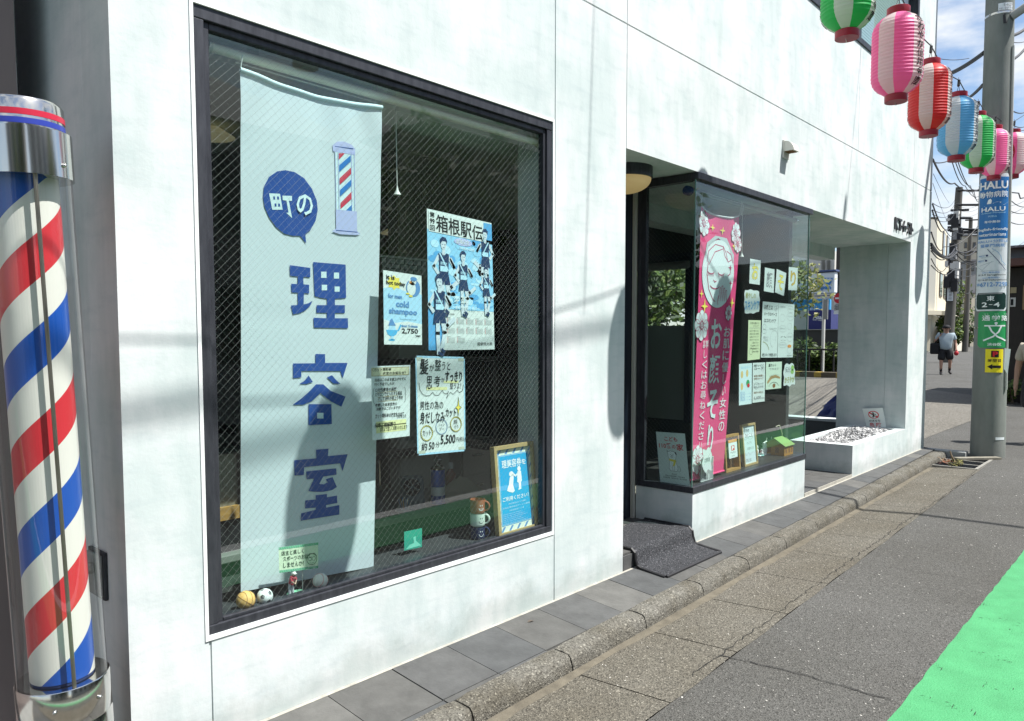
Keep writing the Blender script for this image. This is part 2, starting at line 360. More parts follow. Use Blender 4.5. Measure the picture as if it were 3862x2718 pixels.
# gutter: blocks 0.6 m long falling towards the kerb, each joint a real gap
mb = MB(); x = -1.15
M_SAND = mat('gutter_silt', (0.165, 0.145, 0.108), rough=0.95, var=0.45, vscale=14, bump=0.4, bscale=160)
while x < 8.9:
    a, b = x+0.003, min(x+0.597, 8.99); n = 6
    for i in range(n):
        p, q = a+(b-a)*i/n, a+(b-a)*(i+1)/n
        mb.poly([(p, ykb(p)-0.004, -0.103), (p, ygut(p)+0.004*math.sin(p*9), ROADZ+0.002), (q, ygut(q)+0.004*math.sin(q*9), ROADZ+0.002), (q, ykb(q)-0.004, -0.103)], M_GUT)
    x += 0.6
mb.poly([(9.85, ykb(9.75), -0.103), (9.85, ygut(9.85), ROADZ+0.002), (XE, ygut(XE), ROADZ+0.002), (XE, ykb(9.75), -0.103)], M_GUT)
tag(mb.build('gutter'), kind='structure')
mb = MB(); rr = random.Random(3); pts = []
for i in range(121):
    x = -1+9.9*i/120; pts.append((x, ykb(x)-0.006, ykb(x)-0.028-0.014*abs(math.sin(x*2.3))-0.012*rr.random()))
for (x0, a0, b0), (x1, a1, b1) in zip(pts[:-1], pts[1:]):
    mb.poly([(x0, a0, -0.094), (x0, b0, -0.1005), (x1, b1, -0.1005), (x1, a1, -0.094)], M_SAND)
tag(mb.build('gutter_silt'), kind='stuff', label='brown silt lying along the foot of the kerb', cat='silt')
# kerb: rounded stones
mb = MB(); rr = random.Random(5); x = -1.15
while x < 9.75:
    a, b = x+0.004, min(x+0.596, 9.78); n = 10; rows = []
    for i in range(n+1):
        p = a+(b-a)*i/n; k0, k1 = ykin(p)+0.0, ykb(p); e = 0.006 if i in (0, n) else 0
        j = lambda s=0.0022: rr.uniform(-s, s)
        rows.append([(p, k0, -0.12), (p, k0, -0.024-e+j(.001)), (p, k0-(k0-k1)*0.4, -0.024-e+j()), (p, k0-(k0-k1)*0.78, -0.027-e+j()), (p, k1+0.010, -0.038-e+j()), (p, k1+0.001+j(), -0.062-e), (p, k1-0.003+j(), -0.085), (p, k1-0.006, -0.13)])
    w = len(rows[0]); vs = [q for r_ in rows for q in r_]
    fs = [(i*w+k, i*w+k+1, (i+1)*w+k+1, (i+1)*w+k) for i in range(n) for k in range(w-1)]
    fs += [tuple(range(w)), tuple(n*w+k for k in reversed(range(w)))]
    mb.mesh(vs, fs, M_KERB); x += 0.6
tag(mb.build('kerb', smooth=True, sharp=50), kind='structure')
# pavement of slate tiles
mb = MB(); rr = random.Random(11)
M_MORTAR = mat('mortar_bed', (0.10, 0.098, 0.09), rough=0.95, var=0.4, vscale=20, bump=0.3, bscale=90)
M_LIME = mat('lime_mortar', (0.46, 0.44, 0.38), rough=0.95, var=0.4, vscale=18, bump=0.3, bscale=90)
def pz(y): return 0.09*min(0.0, y)
mb.poly([(-1.2, 0.0, -0.006), (-1.2, ykin(-1.2), pz(ykin(-1.2))-0.008), (9.78, ykin(9.75), pz(ykin(9.75))-0.008), (9.78, 0.0, -0.006)], M_MORTAR)
mb.poly([(-1.2, -0.001, -0.0015), (-1.2, -0.016, -0.003), (9.74, -0.014, -0.003), (9.74, -0.001, -0.0015)], M_LIME)
xs = [1.524+0.2955*k for k in range(-9, 28)]
for k, xa in enumerate(xs):
    xb = min(xa+0.2955, 9.77)
    if xb-xa < 0.02: continue
    m = M_TILE[rr.choice([0, 1, 1, 2, 2, 3])]; dz = rr.uniform(-0.0015, 0.0015)
    yo0, yo1 = max(-0.312, ykin(xa)+0.003), max(-0.312, ykin(xb)+0.003)
    g = 0.0018
    def slab(ya0, ya1, yb0, yb1, m):
        v = [(xa+g, ya0, pz(ya0)+dz), (xb-g, ya1, pz(ya1)+dz), (xb-g, yb1, pz(yb1)+dz), (xa+g, yb0, pz(yb0)+dz)]
        v += [(p[0], p[1], p[2]-0.012) for p in v]
        mb.mesh(v, [(3, 2, 1, 0), (0, 1, 5, 4), (1, 2, 6, 5), (2, 3, 7, 6), (3, 0, 4, 7)], m)
    slab(-0.018, -0.018, yo0, yo1, m)
    if ykin(xa) < -0.33: slab(-0.3165, -0.3165, ykin(xa)+0.003, min(-0.318, ykin(xb)+0.003), M_TILE[rr.choice([0, 1, 2])])
tag(mb.build('pavement'), kind='structure')
# raised floor of the entrance and the tiled floor of the passage
mb = MB(); g = 0.002
def tiles(x0, y0, x1, y1, z, th, nx, ny):
    for i in range(nx):
        for j in range(ny):
            a, b = x0+(x1-x0)*i/nx, x0+(x1-x0)*(i+1)/nx; c, d = y0+(y1-y0)*j/ny, y0+(y1-y0)*(j+1)/ny
            mb.box(a+g, c+g, z-th, b-g, d-g, z+rr.uniform(-0.0008, 0.0008), M_TILE[rr.choice([0, 1, 2, 2])])
mb.box(3.466, 0.012, -0.05, 4.2415, 0.62, 0.083, M_MORTAR)
tiles(3.466, 0.008, 4.2415, 0.6, 0.092, 0.011, 3, 2)
for i in range(3): mb.box(3.467+i*0.2585, -0.001, -0.004, 3.467+(i+1)*0.2585-0.003, 0.010, 0.0795, M_TILE[rr.choice([1, 2, 2])])
tag(mb.build('entrance_step'), kind='structure')
mb = MB(); mb.box(6.1, 0.012, -0.06, 8.96, 3.0, 0.018, M_MORTAR); tiles(6.104, 0.008, 8.954, 3.0, 0.026, 0.011, 10, 10)
mb.box(6.104, -0.0005, -0.005, 7.25, 0.007, 0.024, M_LIME)
tag(mb.build('passage_floor'), kind='structure')
# green painted strip and white line
M_GREENP = mat('green_road_paint', (0.068, 0.32, 0.128), rough=0.62, var=0.3, vscale=7, detail=14, bump=0.4, bscale=150, col2=(0.05, 0.245, 0.095), spec=0.35)
mb = MB(); n = 400; rr = random.Random(4)
e0 = [(-12+30*i/n, -1.538+rr.uniform(-0.0035, 0.0035)) for i in range(n+1)]
for (xa, ya), (xb, yb) in zip(e0[:-1], e0[1:]): mb.poly([(xa, ya, ROADZ+0.005), (xa, -2.16, ROADZ+0.005), (xb, -2.16, ROADZ+0.005), (xb, yb, ROADZ+0.005)], M_GREENP)
tag(mb.build('green_road_strip'), kind='structure')
M_LINE = mat('white_road_paint', (0.7, 0.7, 0.68), rough=0.7, var=0.25, vscale=12)
sheet('road_line', [[(-12, -2.17, ROADZ+0.0045), (-12, -2.32, ROADZ+0.0045), (18, -2.32, ROADZ+0.0045), (18, -2.17, ROADZ+0.0045)],
                    [tuple(on_z(*p, ROADZ+0.009)) for p in ((3790, 1505), (3990, 1516), (3990, 1508), (3790, 1499))]], M_LINE)
# scrapes in the green paint and cracks in the asphalt: worn-in marks of their own shape
M_CRACK = mat('crack_tar', (0.018, 0.018, 0.018), rough=0.95)
mb = MB(); rr = random.Random(9)
gp = crop(3200, 2000, 2.2508)
for (x0, y0, x1, y1, k, m_) in ((930, 1005, 1380, 1105, 26, 1), (1110, 735, 1460, 795, 12, 1), (1130, 610, 1200, 650, 6, 0), (700, 1110, 780, 1165, 8, 0), (1100, 1285, 1420, 1370, 9, 0), (620, 1400, 1130, 1570, 14, 0), (1220, 815, 1480, 850, 6, 0), (860, 1455, 920, 1500, 5, 0)):
    for i in range(k):
        t = rr.random(); cx, cy = x0+(x1-x0)*t+rr.uniform(-12, 12), y0+(y1-y0)*t+rr.uniform(-22, 22)
        L = rr.uniform(14, 48); up_ = rr.random() < (0.15 if m_ else 0.6)
        a, b = ((cx-L/2, cy-L*0.09), (cx+L/2, cy+L*0.09)) if not up_ else ((cx-L*0.22, cy+L*0.42), (cx+L*0.22, cy-L*0.42))
        A, B = on_z(*gp(*a), ROADZ+0.0065), on_z(*gp(*b), ROADZ+0.0065); d = (B-A).normalized(); nrm = Vector((-d.y, d.x, 0))*rr.uniform(0.0007, 0.002)
        mb.poly([A+nrm*0.2, A-nrm*0.2, (A+B)/2-nrm, B-nrm*0.2, B+nrm*0.2, (A+B)/2+nrm], M_CRACK if rr.random() < 0.45 else M_GREENP)
def crack(px, w=0.003, z=ROADZ+0.004, jag=0.006):
    P = []
    for (a, b) in zip(px[:-1], px[1:]):
        A, B = on_z(*a, z), on_z(*b, z); n = max(2, int((B-A).length/0.03))
        for i in range(n): p = A.lerp(B, i/n); P.append(p+Vector((rr.uniform(-jag, jag), rr.uniform(-jag, jag), 0)))
    for A, B in zip(P[:-1], P[1:]):
        d = (B-A).normalized(); nrm = Vector((-d.y, d.x, 0))*w*rr.uniform(0.4, 1)
        mb.poly([A+nrm, A-nrm, B-nrm, B+nrm], M_CRACK)
crack([(2720, 2470), (3000, 2535), (3395, 2648)], 0.0035); crack([(3200, 2110), (3400, 2145), (3750, 2195)], 0.0012, jag=0.003)
crack([(3205, 2112), (3300, 2045), (3400, 1975), (3560, 1870), (3690, 1767)], 0.0022, jag=0.012)
crack([(2610, 2545), (3205, 2112)], 0.002, jag=0.012)
tag(mb.build('road_cracks'), kind='structure')
# small pale stones and grit scattered on the road
M_GRIT = mat('pale_grit', (0.55, 0.53, 0.48), rough=0.9)
mb = MB(); rr = random.Random(21)
for i in range(420):
    x = rr.uniform(2.0, 9); y = rr.uniform(-1.5, -0.45)
    z = ROADZ+0.0005 if y < ygut(x) else -0.103+(ROADZ+0.103)*(ykb(x)-y)/(ykb(x)-ygut(x))
    s = rr.uniform(0.0008, 0.0021)*(1.7 if rr.random() < 0.06 else 1); a = rr.uniform(0, 3)
    mb.obox((x, y, z+s*0.3), Vector((math.cos(a)*s*1.5, math.sin(a)*s*1.5, s*0.2)), Vector((-math.sin(a)*s, math.cos(a)*s, 0)), Vector((0, 0, s*0.4)), M_GRIT)
tag(mb.build('grit'), kind='stuff', label='pale grit scattered over the asphalt and the gutter', cat='grit')

# ================================================================== THE WHITE CORNER BUILDING
bld = thing('shop_building', 'white stuccoed corner building with a barber shop window and an open passage', 'building', (5.3, 0.3, 0))
W1 = (1.094, 0.345, 2.837, 2.320)
OP = (3.463, 8.955, 2.312)
UW = (5.93, 3.893, 9.03, 5.05)
gx = [(1.094, 1.103, 0.02, 0.34), (2.853, 2.860, -0.1, 2.955), (3.4635, 3.4695, 2.312, 6), (8.985, 8.991, 2.312, 6), (7.183, 7.189, 2.966, 3.893)]
def depth(x, z):
    """front depth of the facade at (x, z): None in an opening, a few mm back in a groove"""
    if W1[0] < x < W1[2] and W1[1] < z < W1[3]: return None
    if OP[0] < x < OP[1] and z < OP[2]: return None
    if UW[0] < x < UW[2] and UW[1] < z < UW[3]: return None
    if 2.957 < z < 2.966: return 0.009
    for a, b, c, d in gx:
        if a < x < b and c < z < d: return 0.005
    return 0.0
xs = sorted(set([0.85, 9.75, W1[0], W1[2], OP[0], OP[1], UW[0], UW[2]]+[v for q in gx for v in q[:2]]))
zs = sorted(set([-0.15, 6.2, W1[1], W1[3], OP[2], UW[1], UW[3], 2.957, 2.966]+[v for q in gx for v in q[2:] if -0.15 < v < 6.2]))
mb = MB(); T = 0.22
dd = {}
for i in range(len(xs)-1):
    for j in range(len(zs)-1): dd[i, j] = depth((xs[i]+xs[i+1])/2, (zs[j]+zs[j+1])/2)
for (i, j), d in dd.items():
    a, b, c, e = xs[i], xs[i+1], zs[j], zs[j+1]
    if d is not None:
        if i == 0: mb.poly([(a, d, c), (a, T, c), (a, T, e), (a, d, e)], M_WALL)
        mb.poly([(a, d, c), (b, d, c), (b, d, e), (a, d, e)], M_WALL); mb.poly([(b, T, c), (a, T, c), (a, T, e), (b, T, e)], M_WALL)
    for (p, q), seg in (((i+1, j), ((b, c), (b, e))), ((i, j+1), ((a, e), (b, e)))):
        o = dd.get((p, q), None) if (p < len(xs)-1 and q < len(zs)-1) else None
        d0 = T if d is None else d; d1 = T if o is None else o
        if abs(d0-d1) > 1e-6: mb.poly([(seg[0][0], d0, seg[0][1]), (seg[1][0], d0, seg[1][1]), (seg[1][0], d1, seg[1][1]), (seg[0][0], d1, seg[0][1])], M_WALL)
mb.build('facade', bld)
mb = MB(); mb.box(0.85, T, -0.15, 1.0, 0.86, 6.2, M_WALL); mb.build('return_wall', bld, bevel=0.004)
mb = MB(); mb.box(8.958, T+0.002, -0.1, 9.748, 0.735, 6.2, M_WALL); mb.build('corner_pillar', bld, bevel=0.004)
mb = MB(); mb.box(3.463, T+0.001, 2.314, 8.956, 0.79, 2.9, M_WALL); mb.box(4.3, 0.79, 2.18, 8.956, 0.98, 2.9, M_WALL); mb.build('soffit', bld)
mb = MB(); mb.box(1.0, 3.9, 0.0, 6.1, 4.1, 6.2, M_WALL); mb.box(1.0, 0.86, 2.9, 9.7, 4.1, 6.2, M_WALL); mb.build('rear_block', bld)
# metal trim bead round the big window
M_BEAD = mat('white_bead', (0.82, 0.83, 0.82), rough=0.6)
mb = MB()
mb.box(W1[0]-0.012, -0.004, W1[3]+0.0005, W1[2]+0.012, 0.0, W1[3]+0.012, M_BEAD); mb.box(W1[0]-0.012, -0.004, W1[1]-0.016, W1[2]+0.014, 0.0, W1[1]-0.0005, M_BEAD)
mb.box(W1[0]-0.012, -0.004, W1[1], W1[0]-0.0005, 0.0, W1[3], M_BEAD); mb.box(W1[2]+0.0005, -0.004, W1[1], W1[2]+0.012, 0.0, W1[3], M_BEAD)
mb.build('window_bead', bld)

def wire_sheet(mb, O, ux, uz, W, H, nrm, pitch=0.0295, w0=0.00022):
    """two crossing sets of 45 degree wires laid in the plane of a pane"""
    O = Vector(O); ux = Vector(ux); uz = Vector(uz); nrm = Vector(nrm)
    for sgn, off in ((1, 0.0), (-1, -0.0007)):
        w = w0*(1.15 if sgn > 0 else 0.6)  # one slant is thinner: its weaker glints are put into the width
        k = -int(H/pitch)-2
        while k*pitch < W+H:
            c = k*pitch
            if sgn > 0: t0, t1 = max(0, -c), min(H, W-c); f = lambda t: (c+t, t)
            else: t0, t1 = max(0, c-W), min(H, c); f = lambda t: (c-t, t)
            if t1-t0 > 0.004:
                a, b = f(t0), f(t1); p = ux*0.70711*w - uz*(0.70711*w*sgn)
                A, B = O+ux*a[0]+uz*a[1]+nrm*off, O+ux*b[0]+uz*b[1]+nrm*off
                mb.poly([A-p, A+p, B+p, B-p], M_WIRE)
            k += 1

# the big window
GY = 0.03
win = MB(); f = 0.055
fr = MB(); x0, z0, x1, z1 = W1
fr.box(x0, 0.002, z1-0.040, x1, 0.05, z1, M_BLACKFRAME); fr.box(x0, 0.002, z0, x1, 0.085, z0+0.03, M_BLACKFRAME)
fr.box(x0, 0.004, z0+0.03, x0+0.036, 0.085, z1-0.040, M_BLACKFRAME); fr.box(x1-0.035, 0.004, z0+0.03, x1, 0.05, z1-0.040, M_BLACKFRAME)
fr.box(x0+0.036, 0.014, z0+0.03, x0+0.056, 0.045, z1-0.040, M_BLACKFRAME); fr.box(x1-0.052, 0.014, z0+0.03, x1-0.035, 0.045, z1-0.040, M_BLACKFRAME)
fr.box(x0+0.056, 0.014, z1-0.062, x1-0.052, 0.045, z1-0.040, M_BLACKFRAME); fr.box(x0+0.056, 0.012, z0+0.03, x1-0.052, 0.029, z0+0.042, M_BLACKFRAME)
frame = fr.build('shop_window_frame', bld, bevel=0.0025)
mb = MB(); mb.poly([(x0+0.056, GY, z0+0.03), (x1-0.052, GY, z0+0.03), (x1-0.052, GY, z1-0.062), (x0+0.056, GY, z1-0.062)], M_GLASS); mb.build('pane', frame)
mb = MB(); wire_sheet(mb, (x0+0.056, GY-0.0005, z0+0.03), (1, 0, 0), (0, 0, 1), x1-x0-0.108, z1-z0-0.092, (0, -1, 0)); mb.build('glass_wire_mesh', frame)
mb = MB(); M_SILL = mat('dark_sill', (0.05, 0.052, 0.056), rough=0.5, var=0.3, vscale=20); mb.box(x0, 0.085, z0-0.03, x1, 0.30, z0+0.018, M_SILL); mb.build('window_sill', bld)

# the bay beside the door
bx0, bx1 = 4.244, 6.098
mb = MB(); mb.box(bx0, 0.0005, -0.05, bx1, 0.42, 0.3135, M_WALL); mb.build('bay_plinth', bld, bevel=0.004)
fr = MB()
fr.box(bx0-0.006, -0.006, 0.314, bx1+0.006, 0.045, 0.352, M_BLACKFRAME); fr.box(bx0-0.006, 0.045, 0.314, bx0+0.04, 0.42, 0.352, M_BLACKFRAME); fr.box(bx1-0.04, 0.045, 0.314, bx1+0.006, 0.42, 0.352, M_BLACKFRAME)
fr.box(bx0-0.006, -0.014, 2.268, bx1+0.016, 0.05, 2.309, M_BLACKFRAME); fr.box(bx0-0.006, 0.05, 2.262, bx0+0.05, 0.42, 2.309, M_BLACKFRAME); fr.box(bx1-0.04, 0.05, 2.268, bx1+0.006, 0.42, 2.309, M_BLACKFRAME)
fr.box(bx0-0.004, 0.355, 0.352, bx0+0.03, 0.395, 2.262, M_BLACKFRAME); fr.box(bx0-0.004, 0.395, 0.3145, bx0+0.03, 0.42, 2.262, M_BLACKFRAME)
bayf = fr.build('bay_window_frame', bld, bevel=0.002)
mb = MB(); mb.poly([(bx0, 0.012, 0.352), (bx1, 0.012, 0.352), (bx1, 0.012, 2.268), (bx0, 0.012, 2.268)], M_GLASS); mb.build('front_pane', bayf)
mb = MB(); mb.poly([(bx0+0.002, 0.014, 0.352), (bx0+0.002, 0.355, 0.352), (bx0+0.002, 0.355, 2.262), (bx0+0.002, 0.014, 2.262)], M_GLASS); mb.build('side_pane', bayf)
mb = MB(); mb.poly([(bx1-0.002, 0.014, 0.352), (bx1-0.002, 0.42, 0.352), (bx1-0.002, 0.42, 2.262), (bx1-0.002, 0.014, 2.262)], M_GLASS); mb.build('side_pane', bayf)
M_GEDGE = mat('glass_edge_green', (0.09, 0.2, 0.17), rough=0.2, spec=0.8)
for x_ in (bx0-0.001, bx1-0.006): mb = MB(); mb.box(x_, 0.006, 0.352, x_+0.007, 0.0125, 2.268, M_GEDGE); mb.build('glass_edge', bayf)
mb = MB(); wire_sheet(mb, (bx0, 0.0115, 0.352), (1, 0, 0), (0, 0, 1), bx1-bx0, 1.916, (0, -1, 0))
wire_sheet(mb, (bx0+0.0025, 0.014, 0.352), (0, 1, 0), (0, 0, 1), 0.341, 1.91, (-1, 0, 0)); mb.build('glass_wire_mesh', bayf)
M_DECK = mat('bay_deck_board', (0.05, 0.048, 0.045), rough=0.35, var=0.3, vscale=10)
mb = MB(); mb.box(bx0+0.03, 0.045, 0.30, bx1-0.03, 0.78, 0.3505, M_DECK); mb.build('bay_deck', bld)
# light post beside the door, the door itself
mb = MB(); mb.box(bx0-0.022, 0.425, 0.092, bx0+0.004, 0.447, 2.312, mat('pale_post', (0.5, 0.49, 0.44), rough=0.5)); mb.build('door_post', bld)
door = MB(); door.box(3.463, 0.452, 0.092, bx0-0.004, 0.5, 2.312, M_NAVY); door = door.build('door', bld, bevel=0.004)
mb = MB(); mb.poly([(3.56, 0.449, 0.25), (4.14, 0.449, 0.25), (4.14, 0.449, 2.2), (3.56, 0.449, 2.2)], M_GLASS); mb.build('door_pane', door)
mb = MB(); mb.tube([(3.6, 0.45, 0.95), (3.6, 0.40, 0.97), (3.6, 0.40, 1.33), (3.6, 0.45, 1.35)], 0.012, M_STEEL, 10); mb.build('handle', door, smooth=True)
# upper window
fr = MB(); a, b, c, d = UW
fr.box(a, -0.012, b, c, 0.09, b+0.05, M_BLACKFRAME); fr.box(a, 0.0, b+0.05, a+0.05, 0.09, d, M_BLACKFRAME); fr.box(c-0.06, 0.0, b+0.05, c, 0.09, d, M_BLACKFRAME); fr.box(7.14, 0.01, b+0.05, 7.23, 0.09, d, M_BLACKFRAME)
upf = fr.build('upper_window_frame', bld, bevel=0.003)
M_BLIND = mat('upper_blind', (0.36, 0.44, 0.43), rough=0.8)
for p, q in ((a+0.05, 7.14), (7.23, c-0.06)):
    mb = MB(); mb.poly([(p, 0.05, b+0.05), (q, 0.05, b+0.05), (q, 0.05, d), (p, 0.05, d)], M_GLASS); mb.build('pane', upf)
mb = MB(); mb.box(a, 0.14, b, 7.14, 0.15, d, M_DARK)  # plain dark board behind the left pane stands in for the unlit room
for i in range(40): mb.box(7.2, 0.12, b+0.03+i*0.028, c, 0.135, b+0.054+i*0.028, M_BLIND)
mb.build('venetian_blind', upf)
# interior of the shop
M_CEIL = mat('shop_ceiling', (0.55, 0.57, 0.52), rough=0.9); M_IWALL = mat('shop_wall', (0.30, 0.31, 0.29), rough=0.9, var=0.2, vscale=3); M_IFLOOR = mat('shop_floor', (0.36, 0.32, 0.26), rough=0.5)
mb = MB(); mb.poly([(1.0, T, 2.45), (6.1, T, 2.45), (6.1, 3.9, 2.45), (1.0, 3.9, 2.45)], M_CEIL); mb.box(1.0, T+0.001, 2.25, 3.46, 0.42, 2.449, M_CEIL); mb.box(2.3, 1.5, 2.1, 3.3, 3.89, 2.449, M_IWALL); mb.build('shop_ceiling', bld)
mb = MB(); mb.poly([(1.0, 0.0, 0.06), (6.1, 0.0, 0.06), (6.1, 3.9, 0.06), (1.0, 3.9, 0.06)], M_IFLOOR); mb.build('shop_floor', bld)
mb = MB(); mb.poly([(1.002, 3.899, 0.05), (6.1, 3.899, 0.05), (6.1, 3.899, 2.46), (1.002, 3.899, 2.46)], M_IWALL)
mb.poly([(1.002, T, 0.05), (1.002, 3.9, 0.05), (1.002, 3.9, 2.46), (1.002, T, 2.46)], M_IWALL)
M_PART = mat('greige_partition', (0.42, 0.41, 0.35), rough=0.9)
mb.box(3.30, T+0.002, 0.06, 3.46, 0.5, 2.449, M_IWALL); mb.box(3.0, 1.35, 0.06, 3.42, 1.45, 2.449, M_PART); mb.build('shop_wall', bld)
# right-hand inner wall with a back window on the passage
mb = MB(); M_IFR = mat('inner_frame', (0.02, 0.024, 0.035), rough=0.4)
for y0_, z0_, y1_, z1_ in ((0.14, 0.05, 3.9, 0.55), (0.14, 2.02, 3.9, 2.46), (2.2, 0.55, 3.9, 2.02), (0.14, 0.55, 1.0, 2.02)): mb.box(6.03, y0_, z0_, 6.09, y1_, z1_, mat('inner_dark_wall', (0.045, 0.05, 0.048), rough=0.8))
inw = mb.build('inner_wall', bld)
fr = MB(); fr.box(6.0, 1.0, 1.96, 6.03, 2.2, 2.04, M_IFR); fr.box(6.0, 1.0, 0.53, 6.03, 1.05, 1.96, M_IFR); fr.box(6.0, 2.12, 0.53, 6.03, 2.2, 1.96, M_IFR); fr.build('inner_window_frame', inw)
mb = MB(); mb.box(6.035, 1.0, 0.55, 6.05, 2.2, 1.40, mat('frosted_film', (0.22, 0.25, 0.23), rough=0.7)); mb.build('frosted_panel', inw)
mb = MB(); mb.tube([(5.96, 1.0, 1.93), (5.96, 2.2, 1.93)], 0.035, mat('blind_roll', (0.2, 0.2, 0.19), rough=0.8), 14); mb.build('blind_roll', inw, smooth=True)
# lettering of the building's name, standing off the wall
sg = thing('wall_lettering', 'dark raised letters of the building name high on the white wall beside the corner', 'sign', (8.6, 0, 2.5))
M_LETTER = mat('bronze_letter', (0.06, 0.055, 0.055), rough=0.4, metal=0.5)
xa, xb = on_y(3300+295/4.04, 800, 0).x, on_y(3300+572/4.04, 860, 0).x
cw = (xb-xa)/5.4; zt, zb = on_y(3300+430/4.04, 600+935/4.04, 0).z, on_y(3300+430/4.04, 600+1115/4.04, 0).z
xx = xa
for ch, wd in zip('KTイースト', (1.0, 0.95, 0.85, 0.8, 1.0, 0.75)):
    vs, fs, w, h = glyphs(ch, 0.02); mb = MB(); hh = (zt-zb) if ch != 'ー' else 0.03; zz = zb if ch != 'ー' else (zt+zb)/2-0.02
    q = [(xx+x_/w*cw*wd*0.92, zz+y_/h*hh) for x_, y_ in vs]; n = len(q)
    mb.v = [(x_, -0.016, z_) for x_, z_ in q]+[(x_, -0.002, z_) for x_, z_ in q]
    ed = {}
    for t in fs:
        mb.f.append(t); mb.m.append(mb.mi(M_LETTER))
        for k in range(len(t)): e = (t[k], t[(k+1) % len(t)]); ed[e] = 1
    for (p, q_) in ed:
        if (q_, p) not in ed: mb.f.append((p, p+n, q_+n, q_)); mb.m.append(0)
    mb.build('letter', sg); xx += cw*wd
# vent hood on the wall
hd = thing('vent_hood', 'small white quarter-round vent hood on the white wall above the bay', 'vent', (5.56, 0, 2.68))
mb = MB(); M_HOOD = mat('hood_plastic', (0.68, 0.66, 0.60), rough=0.5)
n = 10; pr = [(-0.085*math.sin(math.pi/2*i/n), 2.738-0.078*(1-math.cos(math.pi/2*i/n))) for i in range(n+1)]
for xa_ in (5.522, 5.62):
    mb.poly([(xa_, y, z) for y, z in pr]+[(xa_, 0, 2.66)], M_HOOD)
for (ya, za), (yb, zb_) in zip(pr[:-1], pr[1:]): mb.poly([(5.522, ya, za), (5.62, ya, za), (5.62, yb, zb_), (5.522, yb, zb_)], M_HOOD)
mb.build('hood', hd, smooth=True); mb = MB(); mb.box(5.518, -0.012, 2.615, 5.624, -0.001, 2.742, M_HOOD); mb.build('back_plate', hd)
mb = MB(); mb.box(5.53, -0.078, 2.661, 5.612, -0.012, 2.665, M_HOOD)
for i in range(6): mb.box(5.53, -0.07+i*0.01, 2.655, 5.612, -0.066+i*0.01, 2.661, K_BROWN)
mb.build('grille', hd)
# ceiling lamp under the lintel (off, with a faint glow put into its bowl)
cl = thing('ceiling_lamp', 'round ceiling lamp with black rim and cream bowl under the entrance soffit', 'lamp', (3.85, 0.22, 2.31))
lx, ly = 3.87, 0.27
mb = MB(); mb.lathe([(0.155, 2.245), (0.16, 2.25), (0.16, 2.312), (0.15, 2.3125)], (lx, ly, 0), M_BLACKFRAME, 40); mb.build('rim', cl, smooth=True)
mb = MB(); mb.lathe([(0.152*math.cos(R(a_)), 2.245-0.085*math.sin(R(a_))) for a_ in range(88, -1, -8)], (lx, ly, 0), mat('lamp_bowl', (0.80, 0.62, 0.34), rough=0.4, trans=0.3, emit=(1.0, 0.7, 0.3), estr=0.12), 40); mb.build('bowl', cl, smooth=True)
# planter, gravel, sign
pl = thing('planter_box', 'long white stuccoed planter box filled with white gravel under the corner pillar', 'planter', (8.1, 0.3, 0))
mb = MB(); px0, px1, pzt = 7.248, 8.956, 0.292
mb.box(px0, 0.0, -0.02, px1, 0.085, pzt, M_WALL); mb.box(px0, 0.50, -0.02, px1, 0.585, pzt, M_WALL); mb.box(px0, 0.085, -0.02, px0+0.11, 0.50, pzt, M_WALL); mb.box(px1-0.08, 0.085, -0.02, px1, 0.5, pzt, M_WALL); mb.box(px0+0.1, 0.08, 0.1, px1-0.07, 0.51, 0.2, M_CONC)
mb.build('planter_wall', pl)
mb = MB(); rr = random.Random(2)
GRV = [mat('gravel_%s' % n, c, rough=0.85) for n, c in (('white', (0.58, 0.58, 0.57)), ('pale', (0.38, 0.38, 0.38)), ('grey', (0.2, 0.2, 0.2)))]
for i in range(1500):
    x = rr.uniform(px0+0.12, px1-0.09); y = rr.uniform(0.095, 0.49); s = rr.uniform(0.011, 0.023)
    z = 0.255+0.06*math.exp(-((x-8.3)/0.5)**2)*(1-((y-0.29)/0.3)**2)+rr.uniform(-0.006, 0.008)
    q = Matrix.Rotation(rr.uniform(0, 6), 3, Vector((rr.random()-.5, rr.random()-.5, rr.random()-.5)))
    vv = [Vector((x, y, z))+q @ Vector((a*s*rr.uniform(.7, 1.3), b*s*rr.uniform(.6, 1.1), c*s*rr.uniform(.5, .9))) for a, b, c in ((1, 0, 0), (0, 1, 0), (-1, 0, 0), (0, -1, 0), (0, 0, 1), (0, 0, -1))]
    mb.mesh(vv, [(0, 1, 4), (1, 2, 4), (2, 3, 4), (3, 0, 4), (1, 0, 5), (2, 1, 5), (3, 2, 5), (0, 3, 5)], rr.choice(GRV+[GRV[0]]))
tag(mb.build('gravel'), label='white gravel heaped in the planter box', cat='gravel', kind='stuff')
cp3 = crop(2900, 1450, 2.387)
qs = [on_x(*cp3(*p), 8.935) for p in ((845, 215), (1030, 207), (1058, 395), (880, 395))]
